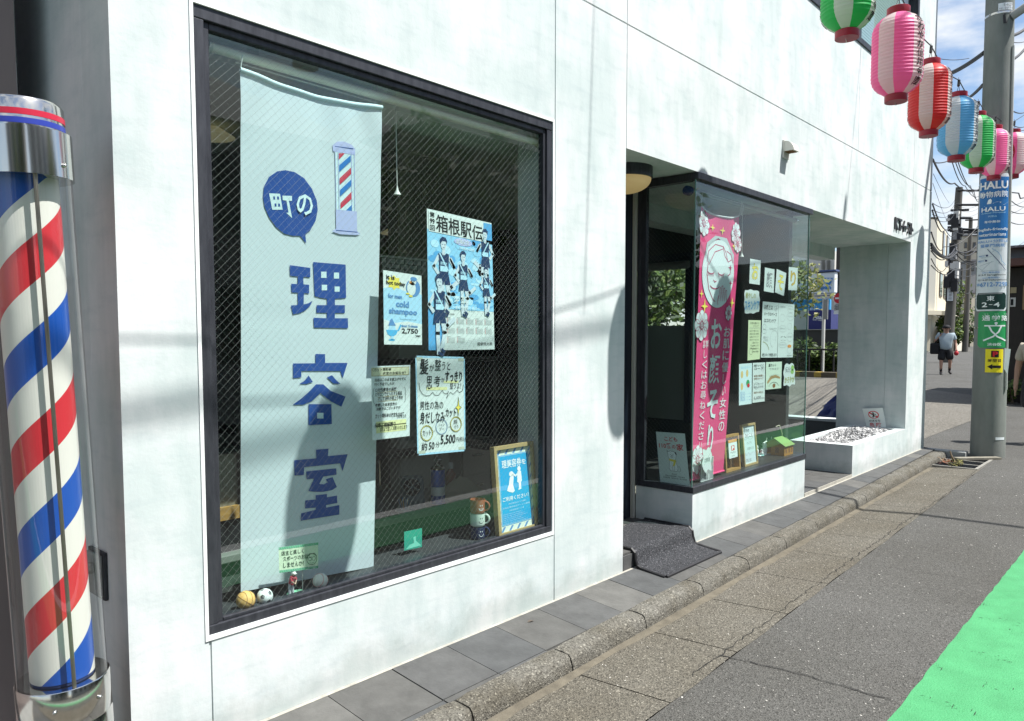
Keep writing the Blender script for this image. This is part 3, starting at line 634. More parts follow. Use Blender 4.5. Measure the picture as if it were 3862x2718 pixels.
# a curled warning sheet leaning on the pillar
fs_ = Flat(quad_map(*qs, n=Vector((-1, 0, 0)), bend=lambda u, v: Vector((-0.05*(v-0.3)**2-0.015*math.sin(3*u), 0, 0))), 0.34, 0.36, 0.0008)
fs_.sheet(M_PAPER, 8, 8); fs_.ell(0.5, 0.68, 0.26, 0.19, K_RED, 1); fs_.ell(0.5, 0.68, 0.215, 0.155, M_PAPER, 2)
fs_.line([(0.31, 0.80), (0.69, 0.56)], 0.022, K_RED, 4); fs_.ell(0.5, 0.78, 0.03, 0.03, K_BLACK, 3); fs_.line([(0.5, 0.75), (0.5, 0.66), (0.46, 0.57)], 0.02, K_BLACK, 3); fs_.line([(0.5, 0.66), (0.56, 0.6)], 0.016, K_BLACK, 3); fs_.line([(0.42, 0.7), (0.52, 0.73), (0.6, 0.68)], 0.014, K_BLACK, 3)
fs_.text('のぼるな', 0.22, 0.34, 0.78, 0.44, K_BLACK, 2, 0.015); fs_.text('危', 0.2, 0.1, 0.46, 0.29, K_RED, 2, 0.02); fs_.text('険', 0.54, 0.1, 0.8, 0.29, K_RED, 2, 0.02)
tag(fs_.build('warning_sheet'), 'curled white no climbing notice standing in the gravel of the planter', 'notice')
# door mat draped over the step
ptA = [on_z(*V(1510, 1300), -0.03), on_z(*V(1632, 1247), -0.03)]
mb = MB(); prof = [(-0.205, -0.012), (-0.12, -0.004), (-0.055, 0.004), (-0.03, 0.016), (-0.018, 0.05), (-0.012, 0.085), (0.01, 0.104), (0.06, 0.104), (0.2, 0.104), (0.335, 0.104)]
def mat_row(x, e): return [(x+e*0, y, z-e*0.0) for y, z in prof]
xl, xr_ = 3.575, 4.215
N = 24; rows = [[(xl+(xr_-xl)*i/N, y, z+(0.003*math.sin(i*0.9+y*12) if 0 < i < N else 0)) for y, z in prof] for i in range(N+1)]
w = len(prof); vs = [p for r_ in rows for p in r_]; mb.mesh(vs, [(i*w+k, (i+1)*w+k, (i+1)*w+k+1, i*w+k+1) for i in range(N) for k in range(w-1)], M_MAT)
dm = mb.build('door_mat', smooth=True, sharp=80); tag(dm, 'dark grey flecked door mat draped over the entrance step', 'mat')
M_RUB = mat('black_rubber', (0.018, 0.018, 0.02), rough=0.5)
mb = MB()
for xx in (xl-0.008, xr_+0.008): mb.tube([(xx, y, z-0.001) for y, z in prof], 0.0095, M_RUB, 6)
mb.tube([(xl, prof[0][0]-0.006, prof[0][1]-0.001), (xr_, prof[0][0]-0.006, prof[0][1]-0.001)], 0.0095, M_RUB, 6); mb.build('rubber_border', dm)
# ================================================================== IN THE BIG WINDOW
PYL = 0.0365
# --- tall cloth banner with the shop's trade
BY = 0.078
bn = thing('shop_banner', 'tall pale blue cloth banner with dark blue lettering hanging in the shop window', 'banner', (1.6, BY, 0.4))
def on_tilt(x, y):                      # the cloth hangs leaning a little: y = 0.175 - 0.06 z
    d = ray(x, y); return CAM+d*((0.175-0.06*CAM.z-CAM.y)/(d.y+0.06*d.z))
bq = [on_tilt(*V(*p)) for p in ((540, 158), (857, 243), (838, 1270), (540, 1327))]
def bbend(u, v):
    t = max(0.0, (v-0.80)/0.20)
    sag = -0.02*math.sin(math.pi*u)*max(0, (v-0.9)/0.1)
    c_ = u-0.5; fold = t*(0.011*(1-math.cos(2*math.pi*u))*0.5+0.0032*(1+math.sin(9*c_*(1.0+1.5*t)+1.2)))+0.004*max(0, 1-abs(v-0.55)/0.02)*0.3
    low = 0.0012*math.sin(v*9+u*2)*max(0, 1-t*2)
    return Vector((0, fold+low, sag))
def bfn(u, v, d):
    a = bq[3].lerp(bq[2], u); b = bq[0].lerp(bq[1], u); return a.lerp(b, v)+Vector((0, -d, 0))+bbend(u, v)
M_BAN = mat('banner_cloth', (0.74, 0.81, 0.85), rough=0.85, spec=0.1, trans=0.15, bump=0.08, bscale=400)
bf = Flat(bfn, (bq[1]-bq[0]).length, (bq[0]-bq[3]).length, 0.0008); bf.sheet(M_BAN, 40, 60)
cl_ = bf.build('cloth', bn, smooth=True)
mb = MB()
def pp(k, pts, m, l):
    out = []
    for q in (on_tilt(*k(*p)) for p in pts):
        v = (q.z-bq[3].z)/(bq[0].z-bq[3].z); u = (q.x-bq[3].x)/(bq[2].x-bq[3].x); out.append(q+bbend(u, v)*1.0+Vector((0, -0.0024-l*0.0006, 0)))
    mb.poly(out, m)
KB = crop(880, 480, 2.2444); KC = crop(1050, 950, 1.538)
M_PB = ink('print_blue', (0.03, 0.085, 0.32))
pp(KB, [(250, 590), (258, 500), (300, 420), (370, 372), (440, 362), (520, 378), (600, 430), (665, 520), (705, 620), (713, 700), (695, 790), (650, 870), (608, 905), (615, 983), (590, 950), (562, 918), (500, 918), (430, 900), (360, 845), (300, 760), (262, 670)], M_PB, 0)
BW = ink('print_white', (0.66, 0.80, 0.83))
pp(KB, [(300, 558), (393, 562), (415, 697), (327, 697)], BW, 1)
for p in ((335, 585, 14, 25), (367, 585, 15, 25), (346, 644, 15, 25), (376, 645, 15, 25)): pp(KB, [(p[0], p[1]), (p[0]+p[2], p[1]), (p[0]+p[2]+2, p[1]+p[3]), (p[0]+2, p[1]+p[3])], M_PB, 2)
pp(KB, [(413, 578), (495, 580), (494, 622), (468, 622), (495, 768), (445, 722), (465, 722), (447, 620), (416, 616)], BW, 1)
vs, fs, w, h = glyphs('の', 0.02)
q0, q1 = on_tilt(*KB(530, 735)), on_tilt(*KB(672, 576))
mb.mesh([(q0.x+x/w*(q1.x-q0.x), 0.175-0.06*q0.z-0.0052, q0.z+y/h*(q1.z-q0.z)) for x, y in vs], fs, BW)
mb.build('speech_bubble', cl_)
mb = MB(); ST_R, ST_B = ink('stripe_red', (0.62, 0.06, 0.10)), ink('stripe_blue', (0.04, 0.20, 0.55))
pp(KB, [(846, 150), (862, 130), (890, 112), (940, 112), (1000, 140), (1032, 180), (1030, 235), (848, 200)], K_LAV, 1)
pp(KB, [(866, 155), (1014, 175), (1014, 182), (866, 160)], M_PB, 2)
pp(KB, [(864, 202), (1025, 234), (1025, 711), (870, 696)], BW, 0)
for x in (864, 890, 998, 1021): pp(KB, [(x, 205), (x+4, 205), (x+6, 705), (x+2, 705)], K_LAV, 3)
for c_, s in ((ST_R, [(893, 275), (945, 218), (893, 218)]), (ST_B, [(898, 375), (898, 320), (993, 235), (993, 290)]), (ST_R, [(900, 485), (900, 430), (995, 340), (995, 395)]), (ST_B, [(902, 585), (902, 530), (997, 440), (997, 495)]), (ST_R, [(905, 692), (905, 640), (998, 545), (998, 605)]), (ST_B, [(950, 704), (1000, 655), (1000, 708)])): pp(KB, s, c_, 1)
pp(KB, [(865, 695), (1043, 712), (1045, 880), (868, 862)], K_LAV, 1); pp(KB, [(832, 880), (868, 858), (1045, 880), (1072, 900), (1040, 912), (900, 905)], K_LAV, 2); pp(KB, [(866, 868), (1048, 884), (1048, 889), (866, 873)], M_PB, 3)
mb.build('printed_barber_pole', cl_)
def char(name, polys, holes=()):
    global mb
    mb = MB()
    for p in polys: pp(KC, p, M_PB, 0)
    for h_ in holes: pp(KC, h_, BW, 1)
    mb.build(name, cl_)
def sqr(x0, y0, x1, y1): return [(x0, y0), (x1, y0), (x1, y1), (x0, y1)]
char('printed_character', [[(64, 76), (183, 92), (183, 147), (143, 144), (143, 187), (176, 190), (176, 241), (146, 238), (144, 304), (172, 297), (196, 283), (180, 315), (150, 340), (120, 355), (83, 362), (70, 310), (110, 307), (110, 236), (74, 234), (72, 184), (110, 186), (110, 142), (66, 138)],
     [(200, 58), (389, 73), (391, 266), (360, 269), (326, 271), (326, 308), (384, 308), (384, 354), (326, 354), (326, 384), (402, 384), (402, 442), (204, 438), (202, 381), (280, 384), (280, 353), (219, 352), (219, 308), (280, 308), (280, 271), (240, 265), (208, 255)]], [sqr(246, 114, 277, 150), sqr(320, 119, 350, 154), sqr(249, 190, 280, 222), sqr(324, 200, 353, 230)])
char('printed_character', [[(212, 591), (268, 592), (268, 643), (398, 643), (370, 732), (357, 690), (130, 690), (130, 727), (83, 731), (82, 646), (212, 645)], [(172, 716), (197, 754), (160, 765), (118, 765), (150, 745)], [(308, 714), (330, 740), (357, 765), (315, 762), (278, 727)],
     [(215, 767), (257, 767), (300, 805), (386, 838), (362, 897), (300, 865), (240, 818), (190, 865), (140, 885), (80, 886), (130, 850), (180, 805)], [(172, 882), (304, 882), (307, 997), (172, 1004)]], [sqr(221, 932, 258, 965)])
char('printed_character', [[(216, 1146), (288, 1140), (285, 1183), (399, 1172), (370, 1270), (355, 1225), (147, 1248), (147, 1293), (92, 1296), (90, 1207), (218, 1196)], [(160, 1272), (333, 1254), (335, 1290), (258, 1302), (235, 1345), (262, 1347), (285, 1335), (272, 1318), (312, 1305), (337, 1362), (310, 1380), (260, 1390), (205, 1390), (173, 1386), (205, 1314), (162, 1317)],
     [(215, 1410), (280, 1403), (280, 1422), (338, 1412), (340, 1455), (275, 1467), (275, 1482), (352, 1467), (352, 1522), (128, 1558), (132, 1515), (215, 1495), (215, 1482), (153, 1487), (155, 1441), (215, 1435)]])
mb = MB(); mb.tube([bfn(i/20, 1.0, 0)+Vector((0, 0, 0.004)) for i in range(21)], 0.009, mat('banner_bar', (0.6, 0.74, 0.77), rough=0.6), 10); mb.build('top_bar', bn, smooth=True)
rod = MB(); ra, rb = on_y(*V(472, 100), 0.07), on_y(*V(1203, 322), 0.07); rb.z = ra.z = (ra.z+rb.z)/2
mb = MB()
A0, B0 = bfn(0, 1, 0), bfn(1, 1, 0)
mb.tube([A0, A0+Vector((0.005, -0.01, 0.05))], 0.0025, M_CORD, 6)
mb.tube([(A0.x, 0.083, ra.z-0.022), (B0.x, 0.083, ra.z-0.022)], 0.0022, M_CORD, 6)
lp = [Vector((B0.x+0.012*math.sin(t*1.3), 0.085+0.01*math.cos(t*2), B0.z+0.06-0.16*abs(math.sin(t*0.55))*math.cos(t*0.5))) for t in [i*0.35 for i in range(26)]]
mb.tube(lp, 0.0025, M_CORD, 6); mb.build('cord', bn, smooth=True)
cr = thing('curtain_rod', 'beige roller rod across the top of the big shop window', 'curtain rod', (2.0, 0.09, 2.23))
mb = MB(); mb.tube([ra, rb], 0.0165, mat('rod_beige', (0.75, 0.70, 0.60), rough=0.5), 16); mb.build('rod', cr, smooth=True)
for e, q in ((ra, -1), (rb, 1)):
    mb = MB(); mb.tube([e, e+Vector((0.012*q, 0, 0))], 0.02, mat('rod_end', (0.55, 0.55, 0.48), rough=0.4), 14); mb.build('end_cap', cr, smooth=True)
for x in (1.33, 1.92, 2.73): mb = MB(); mb.box(x-0.02, 0.066, ra.z-0.02, x+0.02, 0.073, ra.z+0.045, M_CLEAR); mb.build('clear_hook', cr)
ps = thing('pull_switch', 'thin white cord with a small bell-shaped pull behind the big window', 'pull switch', (2.02, 0.16, 1.9))
pa, pb = on_y(700+1298/1.64, 640/1.64, 0.16), on_y(700+1308/1.64, 1165/1.64, 0.16)
mb = MB(); mb.tube([pa, pb], 0.0022, M_CORD, 6); mb.build('cord', ps); mb = MB(); mb.lathe([(0.003, 0.03), (0.006, 0.012), (0.013, 0.0), (0.016, -0.006)], (pb.x, pb.y, pb.z-0.02), M_CORD, 16); mb.build('pull', ps, smooth=True)

# --- sheet: cold shampoo
P = px_sheet([V(859, 605), V(945, 618), V(946, 773), V(861, 772)], PYL); P.sheet(M_PAPER, 6, 6)
P.poly([(0, 0), (1, 0), (1, 0.72), (0.8, 0.77), (0.55, 0.75), (0.3, 0.79), (0, 0.76)], K_LB, 1)
P.poly([(0, 0), (1, 0), (1, 0.30), (0.6, 0.33), (0.3, 0.30), (0, 0.34)], M_PAPER, 2)
st = []
for i in range(16): rr_ = 0.2 if i % 2 == 0 else 0.14; st.append((0.27+rr_*math.cos(i*math.pi/8), 0.85+rr_*0.52*math.sin(i*math.pi/8)))
P.poly(st, K_YEL, 2)
P.text('it is', 0.07, 0.885, 0.28, 0.945, K_BLACK, 4, 0.03); P.text('hot today', 0.07, 0.80, 0.56, 0.872, K_BLACK, 4, 0.03)
P.ell(0.77, 0.81, 0.19, 0.125, K_MIDB, 3); P.ell(0.72, 0.80, 0.115, 0.10, M_PAPER, 4); P.ell(0.75, 0.90, 0.10, 0.055, M_PAPER, 4); P.ell(0.78, 0.935, 0.09, 0.03, K_MIDB, 5); P.ell(0.69, 0.885, 0.03, 0.014, K_ORANGE, 6); P.ell(0.72, 0.905, 0.012, 0.008, K_BLACK, 6); P.ell(0.79, 0.905, 0.012, 0.008, K_BLACK, 6); P.ell(0.7, 0.69, 0.05, 0.014, K_YEL, 5); P.ell(0.62, 0.72, 0.05, 0.012, K_YEL, 5)
P.text('for men', 0.11, 0.635, 0.47, 0.695, K_MIDB, 4, 0.03); P.text('cold', 0.31, 0.52, 0.65, 0.61, K_MIDB, 4, 0.035); P.text('shampoo', 0.13, 0.40, 0.87, 0.505, K_MIDB, 4, 0.035)
P.text('experience', 0.42, 0.345, 0.86, 0.38, K_LB, 4, 0.02); P.text('about 15 minutes', 0.45, 0.245, 0.88, 0.285, K_MIDB, 4, 0.03); P.text('2,750', 0.45, 0.145, 0.89, 0.23, K_BLACK, 4, 0.03); P.text('yen', 0.82, 0.10, 0.95, 0.14, K_BLACK, 4, 0.02)
P.poly([(0.05, 0.2), (0.36, 0.2), (0.31, 0.14), (0.24, 0.115), (0.16, 0.115), (0.09, 0.14)], K_CYAN, 4); P.poly([(0.1, 0.2), (0.31, 0.2), (0.27, 0.27), (0.2, 0.3), (0.14, 0.26)], K_LB, 4); P.poly([(0.11, 0.26), (0.3, 0.26), (0.25, 0.31), (0.2, 0.36), (0.15, 0.33)], K_MIDB, 5); P.rect(0.17, 0.07, 0.24, 0.115, K_LB, 4); P.ell(0.2, 0.065, 0.08, 0.014, K_CYAN, 4); P.line([(0.37, 0.2), (0.43, 0.27)], 0.008, K_CYAN, 4)
tag(P.build('price_poster'), 'white and blue poster for cold shampoo taped to the glass right of the banner', 'poster')

# --- calendar poster with runners
P = px_sheet([V(957, 467), V(1102, 500), V(1109, 783), V(961, 785)], PYL); P.sheet(M_PAPER, 6, 8)
CK = crop(1300, 700, 1.539)
def uv(x, y): return ((x-478)/(385), 1-(y-(132+(x-478)*0.155))/(818-(x-478)*0.16))
def cu(*pts): return [uv(*p) for p in pts]
SK1, SK2, SK3, SK4 = ink('sky_a', (0.30, 0.62, 0.85)), ink('sky_b', (0.12, 0.40, 0.72)), ink('sky_c', (0.50, 0.76, 0.90)), ink('navy_print', (0.025, 0.05, 0.12))
P.rect(0.0, 0.30, 1, 0.86, SK1, 1); P.rect(0.86, 0.83, 1, 0.99, SK2, 1)
P.poly([(0, 0), (0.2, 0), (0.22, 0.16), (0.25, 0.31), (0, 0.31)], SK2, 1)
rr = random.Random(8)
for i in range(70):
    P.ell(rr.uniform(0.05, 0.95), rr.uniform(0.33, 0.82), rr.uniform(0.02, 0.09), rr.uniform(0.01, 0.04), rr.choice([SK1, SK2, SK3, SK3, SK2]), 2+(i % 3)*0.3, 9)
P.poly([(0.02, 0.845), (0.85, 0.84), (0.86, 0.985), (0.02, 0.99)], M_PAPER, 4)
for k, ch in enumerate('箱根駅伝'): P.text(ch, 0.125+k*0.182, 0.852-k*0.003, 0.30+k*0.182, 0.975-k*0.006, K_BLACK, 6, 0.035)
for k, ch in enumerate(('第', '99', '回')): P.text(ch, 0.035, 0.945-k*0.046, 0.105, 0.983-k*0.046, K_BLACK, 6, 0.03)
P.ell(0.53, 0.808, 0.14, 0.028, K_LAV, 4); P.text('出場記念', 0.42, 0.792, 0.62, 0.826, M_PAPER, 6, 0.02); P.text('7年連続16回目', 0.47, 0.752, 0.70, 0.772, M_PAPER, 6, 0.02)
def runner(cu_, cv, s, flip=1, l=5):
    W_, H_ = P.W, P.H
    def q(x, y): return (cu_+flip*x*s/W_, cv+y*s/H_)
    sk = K_SKINP
    def limb(pts, w0, m, ll): P.line([q(*p) for p in pts], w0*s, m, ll)
    limb([(0.02, -0.02), (0.22, -0.25), (0.42, -0.1)], 0.10, sk, l); limb([(-0.16, 0.42), (-0.30, 0.2), (-0.18, 0.06)], 0.085, sk, l); limb([(0.16, 0.42), (0.32, 0.22), (0.22, 0.40)], 0.08, sk, l)
    limb([(-0.05, -0.05), (-0.06, -0.42), (-0.04, -0.85)], 0.11, sk, l+.3); limb([(0.06, -0.05), (0.14, -0.4), (0.05, -0.78)], 0.11, sk, l+.3)
    limb([(-0.04, -0.85), (0.08, -0.9)], 0.07, SK4, l+.6); limb([(0.05, -0.78), (0.12, -0.83)], 0.07, SK4, l+.6)
    P.poly([q(*p) for p in ((-0.16, 0.5), (-0.08, 0.52), (0, 0.44), (0.08, 0.52), (0.16, 0.5), (0.14, 0.2), (0.13, 0.02), (-0.13, 0.02), (-0.14, 0.2))], SK4, l+.9)
    P.poly([q(*p) for p in ((-0.11, 0.22), (0.11, 0.22), (0.11, 0.1), (-0.11, 0.1))], SK3, l+1.2); P.text('國學院大', *q(-0.1, 0.24), *q(0.1, 0.32), SK3, l+1.3, 0.02) if flip > 0 else None
    P.poly([q(*p) for p in ((-0.14, 0.04), (0.14, 0.04), (0.19, -0.2), (0.02, -0.2), (0, -0.12), (-0.02, -0.2), (-0.18, -0.2))], SK4, l+1.0)
    P.line([q(-0.12, 0.5), q(0.12, 0.14)], 0.035*s, SK3, l+1.4)
    limb([(0, 0.5), (0, 0.6)], 0.09, sk, l+.5)
    P.ell(*q(0, 0.70), 0.085*s/W_, 0.115*s/H_, sk, l+1.5, 16); P.poly([q(*p) for p in ((-0.10, 0.72), (-0.11, 0.82), (-0.04, 0.88), (0.06, 0.87), (0.11, 0.80), (0.09, 0.72), (0.06, 0.78), (-0.04, 0.78))], SK4, l+1.7)
    P.line([q(-0.05, 0.71), q(-0.02, 0.71)], 0.012*s, SK4, l+1.8); P.line([q(0.025, 0.71), q(0.055, 0.71)], 0.012*s, SK4, l+1.8); P.line([q(-0.02, 0.635), q(0.03, 0.635)], 0.012*s, SK4, l+1.8)
runner(0.23, 0.54, 0.185, 1, 5); runner(0.88, 0.70, 0.16, -1, 5.1); runner(0.52, 0.50, 0.16, 1, 7.5); runner(0.88, 0.46, 0.125, 1, 7.6); runner(0.155, 0.26, 0.19, 1, 10)
P.text('変革', 0.36, 0.345, 0.56, 0.405, M_PAPER, 14, 0.02); P.text('～新時代を切り拓け～', 0.34, 0.305, 0.76, 0.33, M_PAPER, 14, 0.01)
P.text('2023 Calendar', 0.26, 0.262, 0.38, 0.272, K_BLACK, 5, 0.01)
for c_ in range(5):
    for r_ in range(3):
        if r_ == 2 and c_ > 1: continue
        u0, v0 = 0.265+c_*0.145, 0.165-r_*0.07+0.03
        P.rect(u0, v0+0.045, u0+0.05, v0+0.047, K_BLACK, 5)
        for w_ in range(5):
            for d_ in range(7): P.rect(u0+d_*0.017, v0+w_*0.0085, u0+d_*0.017+0.009, v0+w_*0.0085+0.0036, K_GREY if d_ else K_RED, 5)
P.text('國學院大學', 0.72, 0.032, 0.96, 0.058, K_BLACK, 5, 0.0)
tag(P.build('calendar_poster'), 'large blue calendar poster of relay runners high on the shop window glass', 'poster')

# --- handwritten hair poster
P = px_sheet([V(931, 797), V(1042, 800), V(1043.5, 1011), V(936, 1021)], PYL); P.sheet(M_PAPER, 6, 8)
for a_ in ((0, 0, 1, 0.02), (0, 0.98, 1, 1), (0, 0, 0.025, 1), (0.975, 0, 1, 1)): P.rect(*a_, K_LB, 1)
TAPE = ink('masking_tape', (0.52, 0.55, 0.45))
for a_ in ((0.02, 0.955, 0.14, 0.985), (0.86, 0.955, 0.98, 0.985), (0.02, 0.015, 0.16, 0.045), (0.85, 0.02, 0.98, 0.05)): P.rect(*a_, TAPE, 2)
k = lambda x, y: ((x-672)/752.0, 1-(y-48+(x-672)*0.025)/1520.0)
def T(t, x0, y0, x1, y1, m=K_BLACK, b=0.0, l=4, sl=0.06):
    a = k(x0, y1); c = k(x1, y0); P.text(t, a[0], a[1], c[0], c[1], m, l, b, slant=sl)
P.rect(0.2, 0.655, 0.62, 0.685, K_PALEY, 2); P.rect(0.55, 0.725, 0.86, 0.75, K_PALEY, 2)
T('髪', 725, 85, 855, 330, b=0.02); T('が', 870, 165, 940, 270); T('整', 950, 85, 1045, 260); T('うと', 1060, 120, 1190, 250)
T('思', 820, 350, 905, 550); T('考', 935, 340, 1030, 510); T('が', 1045, 365, 1100, 440); T('すっきり', 1105, 260, 1370, 440, b=0.025); T('整うよ！', 1180, 440, 1355, 545)
P.line([k(715, 460), k(725, 560), k(760, 625), k(810, 655), k(870, 650), k(915, 600), k(950, 645), k(1000, 645), k(1060, 570), k(1090, 615), k(1135, 620), k(1158, 580), k(1125, 690), k(1185, 595), k(1230, 630), k(1295, 560), k(1330, 600), k(1380, 570), k(1395, 475)], 0.002, K_BLACK, 4)
T('男性の為の', 720, 730, 1070, 870); T('身だしなみ', 715, 890, 1090, 1090, b=0.02); T('カット', 1105, 850, 1270, 990, b=0.02)
sx, sy = k(1312, 840); P.poly([(sx, sy+0.11), (sx+0.015, sy+0.02), (sx+0.065, sy), (sx+0.015, sy-0.018), (sx-0.01, sy-0.09), (sx-0.02, sy-0.018), (sx-0.065, sy), (sx-0.015, sy+0.02)], K_YEL, 4); P.line([(sx, sy+0.11), (sx+0.015, sy+0.02), (sx+0.065, sy), (sx+0.015, sy-0.018), (sx-0.01, sy-0.09), (sx-0.02, sy-0.018), (sx-0.065, sy), (sx-0.015, sy+0.02)], 0.0015, K_BLACK, 5, True)
for (cx, cy), m_, t_ in (((815, 1230), K_YEL, 'カット'), ((1042, 1140), K_MIDB, 'シャンプー'), ((1270, 1105), K_YEL, '顔そり')):
    u_, v_ = k(cx, cy); P.arc(u_, v_, 0.115, 0.076, 0.005 if m_ is K_YEL else 0.002, m_, 4); P.arc(u_, v_, 0.122, 0.08, 0.0012, K_GREY, 5)
    if t_ == 'シャンプー': P.text('シャン', u_-0.06, v_+0.005, u_+0.06, v_+0.035, K_BLACK, 5); P.text('プー', u_-0.05, v_-0.04, u_+0.05, v_-0.005, K_BLACK, 5)
    elif t_ == '顔そり': P.text('顔', u_-0.05, v_+0.0, u_+0.03, v_+0.05, K_BLACK, 5); P.text('そり', u_-0.04, v_-0.045, u_+0.05, v_-0.01, K_BLACK, 5)
    else: P.text(t_, u_-0.08, v_-0.03, u_+0.08, v_+0.035, K_BLACK, 5)
T('+', 915, 1195, 935, 1215); T('+', 1150, 1135, 1170, 1160)
T('約', 730, 1370, 815, 1500, b=0.01); T('50', 840, 1370, 925, 1490, b=0.012); T('分', 945, 1370, 1005, 1460); T('5,500', 1020, 1265, 1255, 1440, b=0.02); T('円(税込)', 1270, 1310, 1420, 1400)
tag(P.build('haircut_poster'), 'blue edged handwritten poster with three circles, lowest right on the shop window glass', 'poster')

# --- handwritten price notice
P = px_sheet([V(832, 821), V(920, 818), V(918.5, 977), V(835, 987)], PYL); P.sheet(M_PAPER, 5, 6)
k = lambda x, y: ((x-0)/600.0, 1-(y-192+x*0.02)/1140.0)
P.rect(0.0, 0.865, 0.965, 0.975, ink('faint_yellow', (0.80, 0.78, 0.55)), 1); P.line([(0.015, 0.868), (0.96, 0.868), (0.96, 0.975), (0.015, 0.975)], 0.0018, ink('tan_line', (0.5, 0.38, 0.16)), 2, True)
for y0, y1 in ((1040, 1130), (1105, 1230)):
    a, b = k(60, y1), k(540, y0); P.rect(a[0], a[1], b[0], b[1], K_PALEY, 1)
for t, x0, y0, x1, y1 in (('〈カット等料金', 15, 215, 300, 275), ('改定のお知らせ〉', 170, 275, 525, 330), ('当店はこのまま値上げせずに', 45, 370, 530, 430), ('行く予定でしたが', 40, 440, 345, 495), ('○光熱費等の高騰', 50, 525, 380, 590), ('○サロンで仕入れする備品', 50, 590, 465, 660), ('そして送料の値上り等を', 90, 660, 480, 730), ('考慮した結果苦渋の', 45, 760, 385, 820), ('決断ではございますが', 65, 820, 440, 880), ('カット等料金の改定をさせて', 45, 920, 500, 1000), ('頂きました', 385, 960, 535, 1020), ('何卒ご理解賜り', 35, 1065, 360, 1150), ('ますよう宜しくお願いいたします', 120, 1130, 550, 1210)):
    a, b = k(x0, y1), k(x1, y0); P.text(t, a[0], a[1], b[0], b[1], K_BLACK, 3, 0.012, slant=0.08)
for y in (600, 672, 742): a, b = k(85, y), k(400, y-14); P.line([a, b], 0.0014, ink('tan_line', (0.5, 0.38, 0.16)), 2)
for s_ in (1, -1):
    x = 25 if s_ > 0 else 520; P.line([k(x+12*s_, 530), k(x, 560), k(x, 630), k(x-12*s_, 650), k(x, 670), k(x, 740), k(x+12*s_, 770)], 0.0014, K_BLACK, 3)
tag(P.build('price_notice'), 'handwritten price change notice with a tan boxed heading taped over the banner edge', 'notice')

# --- small sports note standing on a thin stick before the banner
nt_ = thing('sports_note', 'small yellow handwritten card with a drawn face on a stick before the banner foot', 'card', (1.5, 0.085, 0.37))
c5 = crop(750, 1500, 1.64)
P = px_sheet([c5(493, 925), c5(738, 893), c5(738, 1053), c5(497, 1083)], 0.075)
P.sheet(ink('card_yellow', (0.66, 0.74, 0.55)), 3, 3); P.rect(0, 0.9, 1, 1, ink('card_green', (0.25, 0.5, 0.38)), 1); P.rect(0, 0, 1, 0.1, ink('card_green', (0.25, 0.5, 0.38)), 1)
for i in range(22): P.line([(0.03+i*0.045, 0.92), (0.05+i*0.045, 0.98)], 0.0025, K_GREEN, 2); P.line([(0.03+i*0.045, 0.02), (0.05+i*0.045, 0.08)], 0.0025, K_GREEN, 2)
P.text('店主と楽しく', 0.06, 0.66, 0.62, 0.84, K_BLACK, 3, 0.01); P.text('スポーツのお話し', 0.1, 0.43, 0.82, 0.62, K_BLACK, 3, 0.01); P.text('しませんか?', 0.1, 0.18, 0.62, 0.38, K_BLACK, 3, 0.01)
P.arc(0.83, 0.38, 0.13, 0.21, 0.0018, K_BLACK, 3); P.arc(0.78, 0.4, 0.045, 0.07, 0.0014, K_BLACK, 3); P.arc(0.88, 0.4, 0.045, 0.07, 0.0014, K_BLACK, 3); P.line([(0.78, 0.25), (0.83, 0.22), (0.88, 0.26)], 0.0014, K_BLACK, 3); P.line([(0.72, 0.5), (0.76, 0.6), (0.9, 0.6), (0.95, 0.5)], 0.0022, K_BLACK, 3)
P.build('card', nt_)
SZ = 0.3635
sa = on_y(*c5(628, 1060), 0.09); mb = MB(); mb.tube([(sa.x, 0.0775, SZ), (sa.x, 0.0775, sa.z+0.02)], 0.0016, M_WIRE, 6); mb.build('stick', nt_)
gf = thing('golfer_figurine', 'tiny golfer figurine in a red shirt on a green base on the window sill', 'figurine', (sa.x-0.03, 0.085, SZ))
ga, gb = on_y(*c5(548, 1222), 0.085), on_y(*c5(650, 1195), 0.085); gx_ = on_y(*c5(572, 1205), 0.085).x
mb = MB(); pr = [(0.001, 0.0), (1.0, 0.0), (1.0, 0.007), (0.92, 0.011), (0.001, 0.011)]
b0 = len(mb.v); mb.lathe(pr, (0, 0, 0), mat('figurine_green', (0.25, 0.6, 0.38), rough=0.4), 28)
mb.v = [((ga.x+gb.x)/2+v[0]*(gb.x-ga.x)/2, 0.088+v[1]*0.022, SZ+v[2]) for v in mb.v]; mb.build('base', gf, smooth=True)
zf = SZ+0.011; s = 0.062
def P3(x, y, z): return (gx_+x*s, 0.086+y*s, zf+z*s)
mb = MB(); M_TR = mat('figurine_trousers', (0.5, 0.52, 0.55), rough=0.4); M_RS = mat('figurine_red', (0.35, 0.04, 0.06), rough=0.4); M_FS = mat('figurine_skin', (0.6, 0.42, 0.32), rough=0.4); M_WH = mat('white_ceramic', (0.8, 0.8, 0.78), rough=0.25)
for q in (-0.1, 0.1): mb.tube([P3(q, 0, 0), P3(q*0.9, 0, 0.3), P3(q*0.6, 0, 0.58)], [0.09*s, 0.085*s, 0.11*s], M_TR, 10)
mb.build('legs', gf, smooth=True)
mb = MB(); mb.tube([P3(0, 0, 0.52), P3(0.03, -0.03, 0.75), P3(0.1, -0.08, 0.95), P3(0.12, -0.1, 1.03)], [0.16*s, 0.17*s, 0.19*s, 0.06*s], M_RS, 12); mb.tube([P3(-0.07, -0.1, 0.92), P3(-0.08, -0.25, 0.75)], 0.06*s, M_RS, 8); mb.tube([P3(0.25, -0.08, 0.92), P3(0.24, -0.2, 0.78)], 0.06*s, M_RS, 8); mb.build('shirt', gf, smooth=True)
